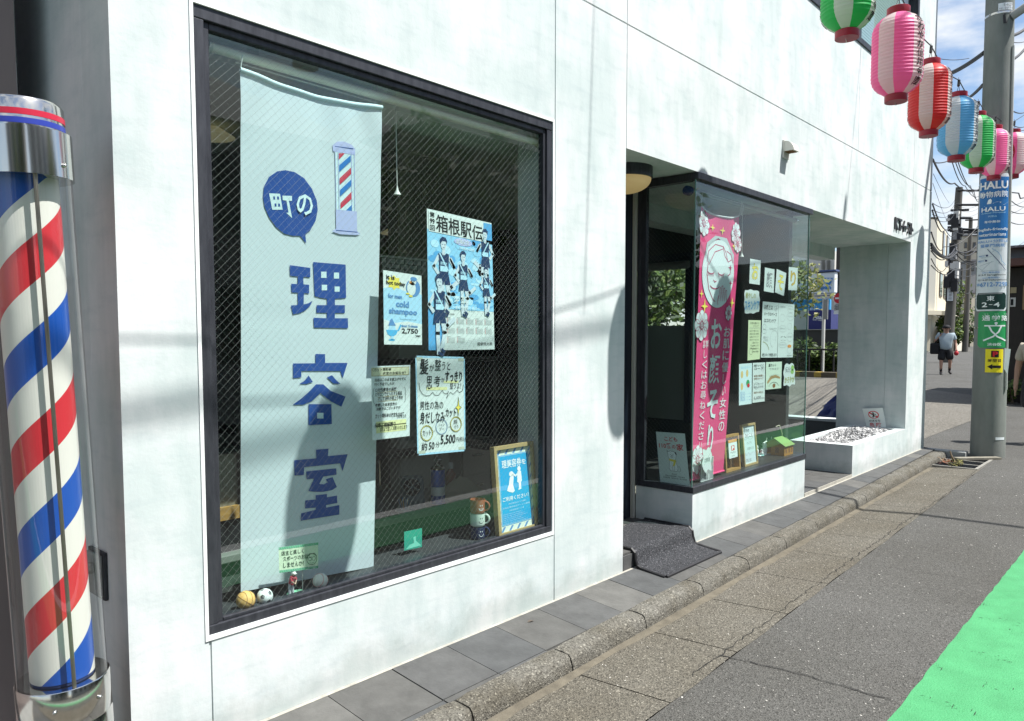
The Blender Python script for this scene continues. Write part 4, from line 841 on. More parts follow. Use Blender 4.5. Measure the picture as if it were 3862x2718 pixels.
mb = MB(); mb.ball(P3(0.14, -0.12, 1.13), 0.12*s, M_FS, 14); mb.tube([P3(-0.08, -0.25, 0.76), P3(0.1, -0.3, 0.58), P3(0.24, -0.2, 0.77)], 0.04*s, M_FS, 8); mb.build('head_and_arms', gf, smooth=True)
mb = MB(); mb.lathe([(0.135*s, 0), (0.13*s, 0.06*s), (0.06*s, 0.12*s)], P3(0.13, -0.11, 1.16), M_WH, 14); mb.box(*P3(0.05, -0.32, 1.16), *P3(0.22, -0.2, 1.18), M_WH); mb.build('cap', gf, smooth=True)
mb = MB(); mb.tube([P3(0.1, -0.3, 0.6), P3(0.3, -0.3, 0.02)], 0.014*s, M_STEEL, 6); mb.box(*P3(0.27, -0.33, 0.0), *P3(0.36, -0.27, 0.04), M_STEEL); mb.build('golf_club', gf)

# --- balls on the sill
def ball_r(cx, cy, w, Y): a, b = on_y(*c5(cx-w/2, cy), Y), on_y(*c5(cx+w/2, cy), Y); return (b.x-a.x)/2*0.83
def sphere_lines(mb, c, r, rings, m, w=0.0018):
    for ax, off in rings:
        ax = Vector(ax).normalized(); u = ax.orthogonal().normalized(); v = ax.cross(u); rr_ = math.sqrt(max(0.0, 1-off*off))*r
        mb.tube([Vector(c)+ax*(off*r)+u*(rr_*math.cos(2*math.pi*i/40))+v*(rr_*math.sin(2*math.pi*i/40)) for i in range(41)], w, m, 6, caps=False)
def sill_ball(name, label, px_, w, Y, base, deco):
    r = ball_r(*px_, w, Y); c = on_y(*c5(*px_), Y); c = Vector((c.x, Y, SZ+r))
    t = thing(name, label, 'ball', (c.x, c.y, SZ)); mb = MB(); mb.ball(c, r, base, 36); sk = mb.build('skin', t, smooth=True); deco(c, r, t); return c, r
def deco_basket(c, r, t):
    mb = MB(); q = Matrix.Rotation(R(22), 3, 'Y')
    sphere_lines(mb, c, r*1.001, [(q @ Vector((0.25, -0.15, 1)), 0.0), (q @ Vector((1, 0.2, 0.1)), 0.0), (q @ Vector((1, 0.2, 0.1)), 0.55), (q @ Vector((1, 0.2, 0.1)), -0.55)], K_BROWN, r*0.028); mb.build('seams', t)
sill_ball('toy_basketball', 'small orange toy basketball at the left end of the window sill', (290, 1247), 130, 0.084, mat('basket_orange', (0.78, 0.47, 0.15), rough=0.55, bump=0.15, bscale=500), deco_basket)
def deco_soccer(c, r, t):
    ph = (1+5**.5)/2; dirs = [Vector(v).normalized() for v in ((0, 1, ph), (0, -1, ph), (0, 1, -ph), (0, -1, -ph), (1, ph, 0), (-1, ph, 0), (1, -ph, 0), (-1, -ph, 0), (ph, 0, 1), (ph, 0, -1), (-ph, 0, 1), (-ph, 0, -1))]
    q = Matrix.Rotation(R(25), 3, 'X') @ Matrix.Rotation(R(35), 3, 'Z')
    for d in dirs:
        d = q @ d; u = d.orthogonal().normalized(); v = d.cross(u); mb = MB(); pts = []
        ring = [(d+(u*math.cos(2*math.pi*i/5)+v*math.sin(2*math.pi*i/5))*0.30).normalized() for i in range(5)]
        fan = [c+d*(r*1.006)]
        for i in range(5):
            a, b = ring[i], ring[(i+1) % 5]
            fan += [c+a*(r*1.006), c+((a+b)/2).normalized()*(r*1.006)]
        mb.mesh(fan, [(0, 1+i, 1+(i+1) % 10) for i in range(10)], K_BLACK); mb.build('black_panel', t)
sill_ball('toy_football', 'small white toy football with black panels beside the toy basketball', (408, 1226), 108, 0.08, mat('football_white', (0.78, 0.80, 0.78), rough=0.45), deco_soccer)
def deco_base(c, r, t):
    mb = MB(); sphere_lines(mb, c, r*1.001, [(Vector((1, 0.3, -0.5)), 0.42), (Vector((1, 0.3, -0.5)), -0.5)], K_RED, r*0.02)
    for off in (0.42, -0.5):
        ax = Vector((1, 0.3, -0.5)).normalized(); u = ax.orthogonal().normalized(); v = ax.cross(u); rq = math.sqrt(1-off*off)*r
        for i in range(36):
            p = Vector(c)+ax*(off*r)+u*(rq*math.cos(i*math.pi/18))+v*(rq*math.sin(i*math.pi/18)); n_ = (p-Vector(c)).normalized()
            mb.tube([p+ax*r*0.07+n_*0.0002, p-ax*r*0.07+n_*0.0002], r*0.013, K_RED, 4)
    mb.build('stitching', t)
sill_ball('baseball', 'white baseball with red stitching on the window sill', (752, 1130), 97, 0.08, mat('baseball_leather', (0.76, 0.73, 0.66), rough=0.6), deco_base)

# --- framed certificate at the right end of the sill
cf = thing('framed_notice', 'light wood framed bright blue notice with striped border leaning in the right window corner', 'framed notice', (2.65, 0.09, SZ))
fk = crop(1840, 1640, 3.9435); qf = [(170, 180), (808, 88), (708, 1350), (85, 1530)]
FQ = [on_y(*fk(*p), 0.058) for p in qf]; zb_ = SZ+0.003; FQ[2].z = FQ[3].z = zb_; FQ[0].z = FQ[1].z = (FQ[0].z+FQ[1].z)/2; FQ[0].x = FQ[3].x = (FQ[0].x+FQ[3].x)/2+0.012; FQ[1].x = FQ[2].x = (FQ[1].x+FQ[2].x)/2-0.008
FQ[0].y = FQ[1].y = 0.085; FQ[2].y = FQ[3].y = 0.05
fm = quad_map(*FQ, n=Vector((0, -1, 0.15)).normalized()); FW, FH = (FQ[1]-FQ[0]).length, (FQ[0]-FQ[3]).length
M_WOOD = mat('pale_frame_wood', (0.50, 0.36, 0.17), rough=0.5, var=0.3, vscale=8, stretch=(1, 1, 9)); M_WOOD2 = mat('oak_frame_wood', (0.46, 0.26, 0.08), rough=0.5, var=0.3, vscale=8, stretch=(1, 1, 9))
def wood_frame(fm, FW, FH, bw, th, m, parent):
    mb = MB()
    def bar(u0, v0, u1, v1):
        p = [fm(u0, v0, 0), fm(u1, v0, 0), fm(u1, v1, 0), fm(u0, v1, 0)]; q = [fm(u0, v0, -th), fm(u1, v0, -th), fm(u1, v1, -th), fm(u0, v1, -th)]
        mb.mesh(p+q, [(0, 1, 2, 3), (7, 6, 5, 4), (0, 4, 5, 1), (1, 5, 6, 2), (2, 6, 7, 3), (3, 7, 4, 0)], m)
    a, b = bw/FW, bw/FH
    bar(0, 0, 1, b); bar(0, 1-b, 1, 1); bar(0, b, a, 1-b); bar(1-a, b, 1, 1-b); mb.build('frame', parent, bevel=0.001)
wood_frame(fm, FW, FH, 0.019, 0.028, M_WOOD, cf)
M_NB = ink('notice_blue', (0.02, 0.36, 0.66))
P = Flat(lambda u, v, d: fm(0.045+u*0.91, 0.04+v*0.92, -0.012+d), FW*0.91, FH*0.92); P.sheet(ink('notice_cream', (0.72, 0.78, 0.68)), 2, 2)
for i in range(5): a = 0.05+i*0.21; P.poly([(a, 0.005), (a+0.06, 0.005), (a+0.14, 0.065), (a+0.08, 0.065)], K_MIDB, 1); P.poly([(a, 0.935), (a+0.06, 0.935), (a+0.14, 0.995), (a+0.08, 0.995)], K_MIDB, 1)
for i in range(7): a = 0.07+i*0.135; P.poly([(0.005, a), (0.005, a-0.035), (0.075, a+0.03), (0.075, a+0.065)], K_MIDB, 1); P.poly([(0.925, a), (0.925, a-0.035), (0.995, a+0.03), (0.995, a+0.065)], K_MIDB, 1)
P.rect(0.085, 0.075, 0.915, 0.925, M_NB, 2); P.line([(0.1, 0.085), (0.9, 0.085), (0.9, 0.915), (0.1, 0.915)], 0.0012, K_WHITE, 3, True)
P.text('理美容券', 0.17, 0.765, 0.7, 0.865, K_WHITE, 4, 0.03); P.text('を', 0.71, 0.775, 0.83, 0.84, K_WHITE, 4, 0.01)
P.poly([(0.36, 0.64), (0.44, 0.68), (0.47, 0.66), (0.46, 0.6), (0.44, 0.55), (0.46, 0.5), (0.48, 0.47), (0.42, 0.455), (0.34, 0.47), (0.27, 0.49), (0.29, 0.52), (0.33, 0.56)], K_WHITE, 4); P.ell(0.41, 0.685, 0.06, 0.03, K_WHITE, 4); P.ell(0.63, 0.73, 0.045, 0.032, K_WHITE, 4)
P.poly([(0.58, 0.7), (0.68, 0.7), (0.69, 0.58), (0.66, 0.56), (0.66, 0.48), (0.57, 0.47), (0.6, 0.5), (0.6, 0.56), (0.56, 0.57)], K_WHITE, 4); P.line([(0.6, 0.68), (0.52, 0.65), (0.46, 0.685)], 0.008, K_WHITE, 4)
P.text('ご利用ください！', 0.14, 0.365, 0.85, 0.42, K_WHITE, 4, 0.025)
for i, (a, b, v_) in enumerate(((0.28, 0.78, 0.33), (0.12, 0.88, 0.29), (0.3, 0.7, 0.25))): P.text('渋谷区理容組合サービス事業として'[: 14-i], a, v_-0.012, b, v_+0.008, K_LB, 4, 0.01)
for i in range(6): P.text('券種対象の理容店美容所登録店舗にて', 0.12, 0.205-i*0.022, 0.66+0.2*((i*7) % 3)/3, 0.217-i*0.022, K_LB, 4, 0.0)
P.build('print', cf)

# --- three stacked smiling mugs
MUGS = (('mug_blue', (0.02, 0.03, 0.09), 'dark blue mug with a white smile, lowest of the stack on the sill'), ('mug_white', (0.68, 0.76, 0.68), 'white mug with a black smile, middle of the stack on the sill'), ('mug_red', (0.36, 0.10, 0.055), 'brick red mug with a white grin, topmost of the stack on the sill'))
mc = on_y(*c5(1725, 893), 0.135); mcx, mcy = mc.x, 0.135; mr = 0.036; mh = 0.064
fdir = Vector((CAM.x-mcx, CAM.y-mcy, 0)).normalized(); fang = math.atan2(fdir.y, fdir.x)
for i, (n_, col, lab) in enumerate(MUGS):
    z = SZ+i*(mh-0.004)+(0.0 if i == 0 else 0.001); t = thing('mug', lab, 'mug', (mcx, mcy, z), 'smiling mugs stacked on the sill'); m_ = mat(n_, col, rough=0.25, clear=0.5)
    mb = MB(); mb.lathe([(mr*0.86, z), (mr*0.97, z+0.004), (mr, z+0.012), (mr, z+mh-0.006 if i < 2 else z+mh), (mr*0.94, z+mh-0.006 if i < 2 else z+mh), (mr*0.92, z+0.012), (0.002, z+0.01)], (mcx, mcy, 0), m_, 36); mb.build('cup', t, smooth=True)
    ha = fang+R(75); hx, hy = math.cos(ha), math.sin(ha); mb = MB()
    mb.tube([(mcx+hx*(mr*0.97+0.021*math.sin(R(a_))), mcy+hy*(mr*0.97+0.021*math.sin(R(a_))), z+0.034+0.021*math.cos(R(a_))) for a_ in range(0, 181, 15)], 0.0048, m_, 8); mb.build('handle', t, smooth=True)
    ic = K_BLACK if i == 1 else K_WHITE; fa = fang+R(28)
    cyl = lambda u, v, d: Vector((mcx+(mr+d)*math.cos(fa+(u-0.5)*1.0), mcy+(mr+d)*math.sin(fa+(u-0.5)*1.0), z+v*mh))
    P = Flat(cyl, mr, mh, 0.0006); P.arc(0.5, 0.46, 0.32, 0.2, 0.0022, ic, 1, 190, 350, 14); P.ell(0.36, 0.62, 0.05, 0.06, ic, 1, 8); P.ell(0.62, 0.62, 0.05, 0.06, ic, 1, 8)
    if i == 2: P.line([(0.18, 0.43), (0.82, 0.43)], 0.0018, ic, 1); [P.line([(0.3+0.13*q, 0.43), (0.32+0.12*q, 0.29)], 0.001, ic, 1) for q in range(4)]
    P.build('smile', t)

# --- things on the counter further in
CZ = 0.325
def on_counter(x, y): return on_y(*c5(x, y), 0.92)
co = thing('shop_counter', 'low dark counter behind the shop window sill', 'counter', (2.4, 1.2, 0.06))
mb = MB(); mb.box(1.15, 0.86, CZ-0.035, 3.25, 1.5, CZ, mat('counter_top', (0.2, 0.2, 0.19), rough=0.5, var=0.2)); mb.build('counter_top', co, bevel=0.004); mb = MB(); mb.box(1.18, 0.90, 0.06, 3.22, 1.48, CZ-0.035, M_DARK); mb.build('cabinet', co)
k0, k1 = on_counter(1463, 655), on_counter(1545, 655); cx, r = (k0.x+k1.x)/2, (k1.x-k0.x)/2*0.8
can = thing('spray_can', 'blue and silver spray can with a tap on top on the low counter', 'spray can', (cx, 0.955, CZ)); zt = on_counter(1500, 470).z+0.02; zc = on_counter(1500, 432).z+0.01; z9 = on_counter(1500, 360).z
mb = MB(); mb.lathe([(r, CZ), (r, zt), (r*0.97, zt+0.004)], (cx, 0.955, 0), mat('can_blue', (0.07, 0.15, 0.6), rough=0.3, metal=0.4), 28); mb.lathe([(r*1.005, CZ+0.05), (r*1.005, CZ+0.1)], (cx, 0.955, 0), K_WHITE, 28, caps=False); mb.build('can_body', can, smooth=True)
mb = MB(); mb.lathe([(r, zt+0.003), (r*1.03, zt+0.008), (r*0.8, zt+0.02), (r*0.45, zc), (r*0.4, zc+0.012), (r*0.1, zc+0.02)], (cx, 0.955, 0), M_STEEL, 28); mb.build('dome', can, smooth=True)
mb = MB(); mb.tube([(cx, 0.955, zc), (cx, 0.955, z9-0.03), (cx-0.02, 0.945, z9-0.015), (cx-0.02, 0.945, z9)], 0.006, M_STEEL, 8); mb.tube([(cx-0.035, 0.945, z9-0.02), (cx+0.03, 0.955, z9-0.03)], 0.005, M_STEEL, 8); mb.build('tap', can, smooth=True)
k0, k1 = on_counter(1310, 650), on_counter(1440, 650); cx, r = (k0.x+k1.x)/2, (k1.x-k0.x)/2*0.85; zt = on_counter(1370, 500).z
dr = thing('fan_heater', 'blue grey round fan with a dark grille on the low counter', 'fan', (cx, 1.0, CZ)); mb = MB(); mb.lathe([(r*1.15, CZ), (r*1.1, CZ+0.03), (r, zt-0.02), (r*0.9, zt)], (cx, 1.0, 0), mat('fan_grey', (0.14, 0.19, 0.22), rough=0.4), 28); mb.build('housing', dr, smooth=True)
gd = Vector((CAM.x-cx, CAM.y-1.0, 0.55)).normalized(); gc = Vector((cx, 1.0, (CZ+zt)/2+0.03))+gd*(r*0.9)
mb = MB(); mb.lathe([(r*0.72, 0), (r*0.72, 0.01), (r*0.6, 0.012)], gc, K_BLACK, 24, axis=gd); mb.build('grille', dr, smooth=True)
for a_ in range(6):
    u_ = gd.orthogonal().normalized(); v_ = gd.cross(u_); d_ = u_*math.cos(a_*math.pi/3)+v_*math.sin(a_*math.pi/3); mb = MB(); mb.tube([gc+gd*0.014, gc+gd*0.014+d_*r*0.68], 0.003, mat('fan_grey', (0.2, 0.28, 0.33)), 6); mb.build('spoke', dr)
tw = thing('folded_towel', 'crumpled beige towel on the low counter beside the spray can', 'towel', (2.85, 1.1, CZ)); k0, k1 = on_counter(1560, 640), on_counter(1760, 560); mb = MB(); rr = random.Random(6); n = 16
vs = []
for j in range(n+1):
    for i in range(n+1):
        u, v = i/n, j/n; e = math.sin(math.pi*u)*math.sin(math.pi*v); vs.append((k0.x+(0.34)*u+0.02*math.sin(v*7), 0.93+0.2*v+0.01*math.sin(u*9), CZ+0.003+0.11*e*(0.6+0.4*math.sin(u*8+v*5))+0.012*rr.random()*e))
mb.mesh(vs, [(j*(n+1)+i, j*(n+1)+i+1, (j+1)*(n+1)+i+1, (j+1)*(n+1)+i) for j in range(n) for i in range(n)], mat('towel_beige', (0.50, 0.42, 0.31), rough=0.95, bump=0.4, bscale=200)); mb.build('cloth', tw, smooth=True)
br = thing('round_brush', 'flat round brush with blue and cream bristles on the low counter', 'brush', (2.3, 1.02, CZ)); k0 = on_counter(1283, 695); mb = MB(); mb.lathe([(0.05, CZ), (0.055, CZ+0.006), (0.05, CZ+0.02), (0.002, CZ+0.022)], (k0.x, 0.93, 0), mat('brush_grey', (0.3, 0.33, 0.33), rough=0.5), 24); mb.build('base', br, smooth=True)
mb = MB()
for i in range(40):
    a_ = rr.uniform(0, 6.28); q = rr.uniform(0, 0.03); mb.tube([(k0.x+q*math.cos(a_), 0.93+q*math.sin(a_), CZ+0.02), (k0.x+q*1.8*math.cos(a_), 0.93+q*1.8*math.sin(a_), CZ+0.07)], 0.0016, rr.choice([M_CORD, K_MIDB, M_WOOD]), 4)
mb.build('bristles', br)
# small teal packet standing on the sill
pk = px_sheet([c5(1270, 828), c5(1380, 805), c5(1380, 922), c5(1270, 945)], 0.17)
pk.sheet(mat('teal_packet', (0.04, 0.42, 0.30), rough=0.5, trans=0.2), 1, 1); pk.poly([(0.5, 0.6), (0.65, 0.65), (0.65, 0.4), (0.95, 0.1), (0.1, 0.05), (0.3, 0.25), (0.55, 0.3)], ink('teal_light', (0.2, 0.65, 0.5)), 1)
tag(pk.build('paper_packet'), 'small teal packet standing upright on the window sill right of the banner', 'packet')
bcb = thing('beige_drawer_unit', 'beige drawer unit standing low behind the spray can in the shop', 'drawer unit', (2.9, 1.55, 0.06)); a, b = on_y(1735, 1660, 1.56), on_y(1850, 1540, 1.56); M_DRW = mat('drawer_beige', (0.62, 0.58, 0.50), rough=0.6)
mb = MB(); mb.box(a.x, 1.56, 0.06, b.x, 1.9, b.z, M_DRW); mb.build('carcass', bcb, bevel=0.005)
for i in range(3): mb = MB(); h_ = (b.z-0.1)/3; mb.box(a.x+0.015, 1.545, 0.08+i*h_, b.x-0.015, 1.559, 0.08+(i+1)*h_-0.015, M_DRW); dwr = mb.build('drawer', bcb, bevel=0.003); mb = MB(); mb.box((a.x+b.x)/2-0.05, 1.53, 0.08+(i+0.6)*h_, (a.x+b.x)/2+0.05, 1.545, 0.095+(i+0.6)*h_, M_STEEL); mb.build('handle', dwr)
for i, (px_, h_, c_, lab) in enumerate(((1345, 0.16, (0.55, 0.5, 0.42), 'cream squat bottle on the low counter near the banner edge'), (1400, 0.20, (0.10, 0.24, 0.22), 'tall teal bottle on the low counter left of the fan'), (1660, 0.13, (0.66, 0.66, 0.64), 'white jar on the low counter right of the spray can'), (1700, 0.19, (0.36, 0.16, 0.10), 'brown bottle on the low counter behind the towel'))):
    c0 = on_y(px_, 1880-0.245*(px_-1360), 1.12); t = thing('lotion_bottle', lab, 'bottle', (c0.x, 1.12, CZ), 'bottles on the shop counter'); mb = MB(); mb.lathe([(0.03, CZ), (0.033, CZ+0.01), (0.033, CZ+h_*0.62), (0.013, CZ+h_*0.76), (0.013, CZ+h_*0.8)], (c0.x, 1.12, 0), mat('bottle_%d' % i, c_, rough=0.3), 18); mb.build('bottle_body', t, smooth=True); mb = MB(); mb.lathe([(0.016, CZ+h_*0.8), (0.016, CZ+h_*0.97), (0.012, CZ+h_)], (c0.x, 1.12, 0), M_CORD, 16); mb.build('cap', t, smooth=True)
# furniture deeper in the shop
def ib(mb, x0, y0, z0, x1, y1, z1, m): mb.box(x0, y0, z0, x1, y1, z1, m)
q0, q1 = on_y(1300+880/1.539, 700+990/1.539, 1.3), on_y(1300+205/1.539, 700+985/1.539, 1.3)
ct = thing('black_cabinet', 'black open cabinet standing behind the posters in the shop', 'cabinet', ((q0.x+q1.x)/2, 1.5, 0.06))
M_BLK = mat('black_lacquer', (0.015, 0.016, 0.018), rough=0.4)
mb = MB(); ib(mb, q1.x-0.5, 1.3, q0.z-0.03, q0.x, 1.75, q0.z, M_BLK); ib(mb, q0.x-0.03, 1.3, 0.5, q0.x, 1.75, q0.z-0.03, M_BLK); ib(mb, q1.x-0.5, 1.72, 0.3, q0.x-0.03, 1.75, q0.z-0.03, M_BLK); ib(mb, q1.x-0.5, 1.3, 0.56, q0.x-0.03, 1.7, 0.6, M_BLK); mb.build('carcass', ct)
for x in (q0.x-0.02, q1.x): mb = MB(); mb.tube([(x, 1.33, 0.06), (x, 1.33, 0.56)], 0.012, M_STEEL, 8); mb.build('leg_rail', ct)
wp = thing('woven_panel', 'pale woven basket panel behind the cold shampoo poster', 'panel', (2.3, 0.9, 1.5))
a, b = on_y(1300+215/1.539, 700+432/1.539, 0.5), on_y(1300+470/1.539, 700+520/1.539, 0.5); mb = MB(); M_WV = [mat('weave_%d' % i, c, rough=0.9) for i, c in enumerate(((0.3, 0.31, 0.25), (0.2, 0.21, 0.17)))]
for i in range(10):
    for j in range(3):
        x_, z_ = a.x+i*(b.x-a.x)/10, b.z-0.005+j*0.024; o_ = 0.004*((i+j) % 2); mb.box(x_+0.001, 0.5-o_, z_+0.001, x_+(b.x-a.x)/10-0.001, 0.51, z_+0.023, M_WV[(i+j) % 2])
mb.build('weave', wp); mb = MB(); mb.box(a.x-0.01, 0.495, b.z+0.068, b.x+0.01, 0.52, b.z+0.078, M_WV[0]); mb.build('rim', wp)
bc = thing('mirror_stand', 'beige mirror cabinet with wooden edge seen left of the banner', 'cabinet', (1.5, 1.4, 0.06))
a, b = on_y(*c5(118, 355), 0.9), on_y(*c5(215, 735), 0.9); mb = MB(); mb.box(a.x, 0.92, b.z+0.05, b.x+0.03, 1.0, a.z, mat('mirror_beige', (0.34, 0.33, 0.27), rough=0.5)); mb.build('mirror_panel', bc); mb = MB(); mb.box(a.x-0.02, 0.9, a.z, b.x+0.06, 1.02, a.z+0.03, M_BLK); mb.box(b.x+0.03, 0.9, b.z, b.x+0.06, 1.02, a.z, M_BLK); mb.box(a.x-0.02, 0.92, 0.06, b.x+0.06, 1.02, b.z-0.01, M_BLK); mb.build('stand_frame', bc); mb = MB(); mb.box(a.x, 0.9, b.z-0.01, b.x+0.03, 1.0, b.z+0.05, M_WOOD2); mb.build('wooden_edge', bc)
for (px_, py_, Y, lab) in ((800, 515, 1.7, 'flat cream pendant shade left of the banner, upper one'), (870, 565, 2.3, 'flat cream pendant shade left of the banner, lower one'), (1490, 880, 2.6, 'flat cream pendant shade right of the banner')):
    c_ = on_y(px_, py_, Y); t = thing('pendant_lamp', lab, 'lamp', (c_.x, c_.y, c_.z), 'pendant lamps in the shop')
    mb = MB(); mb.lathe([(0.02, 0.055), (0.04, 0.05), (0.12, 0.0), (0.117, -0.003), (0.03, 0.035)], c_, mat('pendant_cream', (0.62, 0.58, 0.42), rough=0.6, emit=(1, 0.85, 0.5), estr=0.06), 32); mb.build('lamp_shade', t, smooth=True); mb = MB(); mb.tube([c_+Vector((0, 0, 0.06)), Vector((c_.x, c_.y, 2.44))], 0.004, M_CABLE, 6); mb.build('flex', t)
ch = thing('barber_chair', 'black padded barber chair in the dark shop', 'chair', (2.0, 2.3, 0.06)); mb = MB(); mb.box(1.75, 2.05, 0.5, 2.25, 2.5, 0.62, M_BLK); mb.build('seat', ch, bevel=0.03); mb = MB(); mb.box(1.78, 2.48, 0.6, 2.22, 2.6, 1.25, M_BLK); mb.build('backrest', ch, bevel=0.03)
for x in (1.7, 2.24):
    mb = MB(); mb.box(x, 2.08, 0.7, x+0.06, 2.5, 0.76, M_BLK); mb.box(x+0.01, 2.3, 0.52, x+0.05, 2.36, 0.7, M_STEEL); mb.build('armrest', ch, bevel=0.01)
mb = MB(); mb.lathe([(0.25, 0.06), (0.24, 0.09), (0.05, 0.12), (0.05, 0.5)], (2.0, 2.3, 0), M_STEEL, 24); mb.build('pedestal', ch, smooth=True)
# ================================================================== IN THE BAY
aB, bB = crop(2300, 500, 1.795), crop(2300, 1300, 1.795)
BYI = 0.019
# pink cloth banner
PYB = 0.075
pq = [on_y(*aB(622, 492), PYB), on_y(*aB(890, 558), PYB), on_y(*bB(768, 862), PYB), on_y(*bB(553, 905), PYB)]
zt_ = (pq[0].z+pq[1].z)/2; pq[0].z = pq[1].z = zt_; zl_ = (pq[2].z+pq[3].z)/2; pq[2].z = pq[3].z = zl_
def pbend(u, v):
    t = max(0.0, (v-0.86)/0.14)
    return Vector((0, 0.02*t*math.sin(u*8)+0.002*math.sin(v*8+u*3), -0.045*math.sin(math.pi*u)*t**2))
def pfn(u, v, d): return pq[3].lerp(pq[2], u).lerp(pq[0].lerp(pq[1], u), v)+Vector((0, -d, 0))+pbend(u, v)
pb = thing('face_care_banner', 'tall pink cloth banner with a face and white lettering hanging in the bay', 'banner', (4.7, PYB, 0.37))
M_PINKC = mat('banner_pink', (0.80, 0.085, 0.235), rough=0.85, spec=0.1, trans=0.1)
P = Flat(pfn, (pq[1]-pq[0]).length, (pq[0]-pq[3]).length, 0.0009); P.sheet(M_PINKC, 16, 60)
PW = ink('banner_print_white', (0.70, 0.76, 0.77)); PL = ink('banner_print_line', (0.50, 0.07, 0.16))
P.ell(0.48, 0.760, 0.42, 0.128, PW, 4, 40)
P.poly([(0.1, 0.80), (0.2, 0.86), (0.42, 0.895), (0.7, 0.87), (0.86, 0.80), (0.86, 0.84), (0.62, 0.90), (0.36, 0.903), (0.16, 0.87)], ink('hair_grey', (0.48, 0.53, 0.55)), 5)
def pl_(pts, w=0.006): P.line(pts, w, PL, 6)
pl_([(0.17, 0.80), (0.2, 0.84), (0.36, 0.868), (0.56, 0.865), (0.64, 0.845), (0.7, 0.815)]); pl_([(0.22, 0.79), (0.36, 0.84), (0.55, 0.855)]); pl_([(0.56, 0.862), (0.62, 0.83), (0.72, 0.81), (0.8, 0.82)]); pl_([(0.66, 0.85), (0.78, 0.84), (0.84, 0.81)])
pl_([(0.20, 0.80), (0.18, 0.755), (0.24, 0.70), (0.36, 0.662), (0.42, 0.655)]); pl_([(0.75, 0.79), (0.8, 0.785), (0.79, 0.765), (0.73, 0.757)])
for x in (0.28, 0.55): P.arc(x, 0.765, 0.08, 0.008, 0.006, PL, 6, 180, 360, 8); [P.line([(x-0.06+q*0.03, 0.757), (x-0.075+q*0.035, 0.749)], 0.004, PL, 6) for q in range(5)]
pl_([(0.36, 0.735), (0.39, 0.728), (0.43, 0.732)]); P.arc(0.40, 0.715, 0.12, 0.012, 0.007, PL, 6, 190, 350, 10)
for q in range(4): pl_([(0.52+q*0.055, 0.66), (0.53+q*0.055, 0.715-0.008*abs(q-1)), (0.56+q*0.055, 0.717-0.008*abs(q-1)), (0.575+q*0.055, 0.66)], 0.005)
pl_([(0.52, 0.68), (0.48, 0.66), (0.5, 0.645)]); pl_([(0.74, 0.67), (0.76, 0.645)])
def flower(cu_, cv, r, l=5, m=None):
    for i in range(8):
        a_ = i*math.pi/4; P.ell(cu_+0.62*r*math.cos(a_)/P.W, cv+0.62*r*math.sin(a_)/P.H, 0.36*r/P.W, 0.36*r/P.H, m or PW, l+0.2*(i % 2), 14); P.arc(cu_+0.62*r*math.cos(a_)/P.W, cv+0.62*r*math.sin(a_)/P.H, 0.36*r/P.W, 0.36*r/P.H, 0.003, PL, l+1, n=10)
    P.ell(cu_, cv, 0.25*r/P.W, 0.25*r/P.H, PW, l+2, 14); P.arc(cu_, cv, 0.22*r/P.W, 0.22*r/P.H, 0.004, PL, l+3, n=12); P.arc(cu_, cv, 0.1*r/P.W, 0.1*r/P.H, 0.004, PL, l+3, n=8)
flower(0.82, 0.615, 0.055); flower(0.09, 0.565, 0.105); flower(0.88, 0.93, 0.085); flower(0.08, 0.94, 0.09); flower(0.14, 0.07, 0.10); flower(0.3, 0.035, 0.07); flower(0.95, 0.885, 0.06)
for u_, v_, s_ in ((0.3, 0.935, 0.03), (0.5, 0.93, 0.035), (0.06, 0.68, 0.03), (0.15, 0.635, 0.05), (0.9, 0.655, 0.04), (0.85, 0.875, 0.03)):
    P.poly([(u_, v_+s_/P.H), (u_+0.2*s_/P.W, v_+0.2*s_/P.H), (u_+s_/P.W, v_), (u_+0.2*s_/P.W, v_-0.2*s_/P.H), (u_, v_-s_/P.H), (u_-0.2*s_/P.W, v_-0.2*s_/P.H), (u_-s_/P.W, v_), (u_-0.2*s_/P.W, v_+0.2*s_/P.H)], K_YEL, 5)
for u_, v_ in ((0.78, 0.79), (0.82, 0.73)): P.poly([(u_, v_+0.012), (u_+0.015, v_), (u_, v_-0.012), (u_-0.015, v_)], PL, 6); P.poly([(u_+0.06, v_), (u_, v_+0.002), (u_-0.06, v_), (u_, v_-0.002)], PL, 6)
P.column('お顔そり', 0.50, 0.60, 0.07, 0.30, PW, 5, 0.02, 0.84)
P.column('お肌に優しい女性の', 0.81, 0.565, 0.155, 0.19, PW, 5, 0.004, 0.82)
P.column('詳しくはお尋ねください', 0.22, 0.515, 0.10, 0.15, PW, 5, 0.0, 0.78)
P.build('cloth', pb, smooth=True)
mb = MB(); mb.tube([pfn(i/12, 1, 0) for i in range(13)], 0.006, mat('white_bar', (0.6, 0.6, 0.6), rough=0.5), 8); mb.build('top_bar', pb, smooth=True)
mb = MB(); mb.tube([pfn(0, 0, 0.0)+Vector((-0.01, 0, 0)), pfn(1, 0, 0)+Vector((0.01, 0, 0))], 0.007, M_PINKC, 8); mb.build('bottom_bar', pb, smooth=True)
hz = 2.225; A0, B0 = pfn(0, 1, 0), pfn(1, 1, 0)
mb = MB(); mb.tube([A0, (A0.x, 0.07, hz), (B0.x, 0.07, hz-0.002), B0], 0.0018, M_CORD, 6); mb.tube([Vector((B0.x+0.012*math.sin(t_), 0.07+0.006*math.cos(t_*2), B0.z+0.05+0.045*math.cos(t_))) for t_ in [i*0.4 for i in range(17)]], 0.002, M_CORD, 6); mb.build('cord', pb)
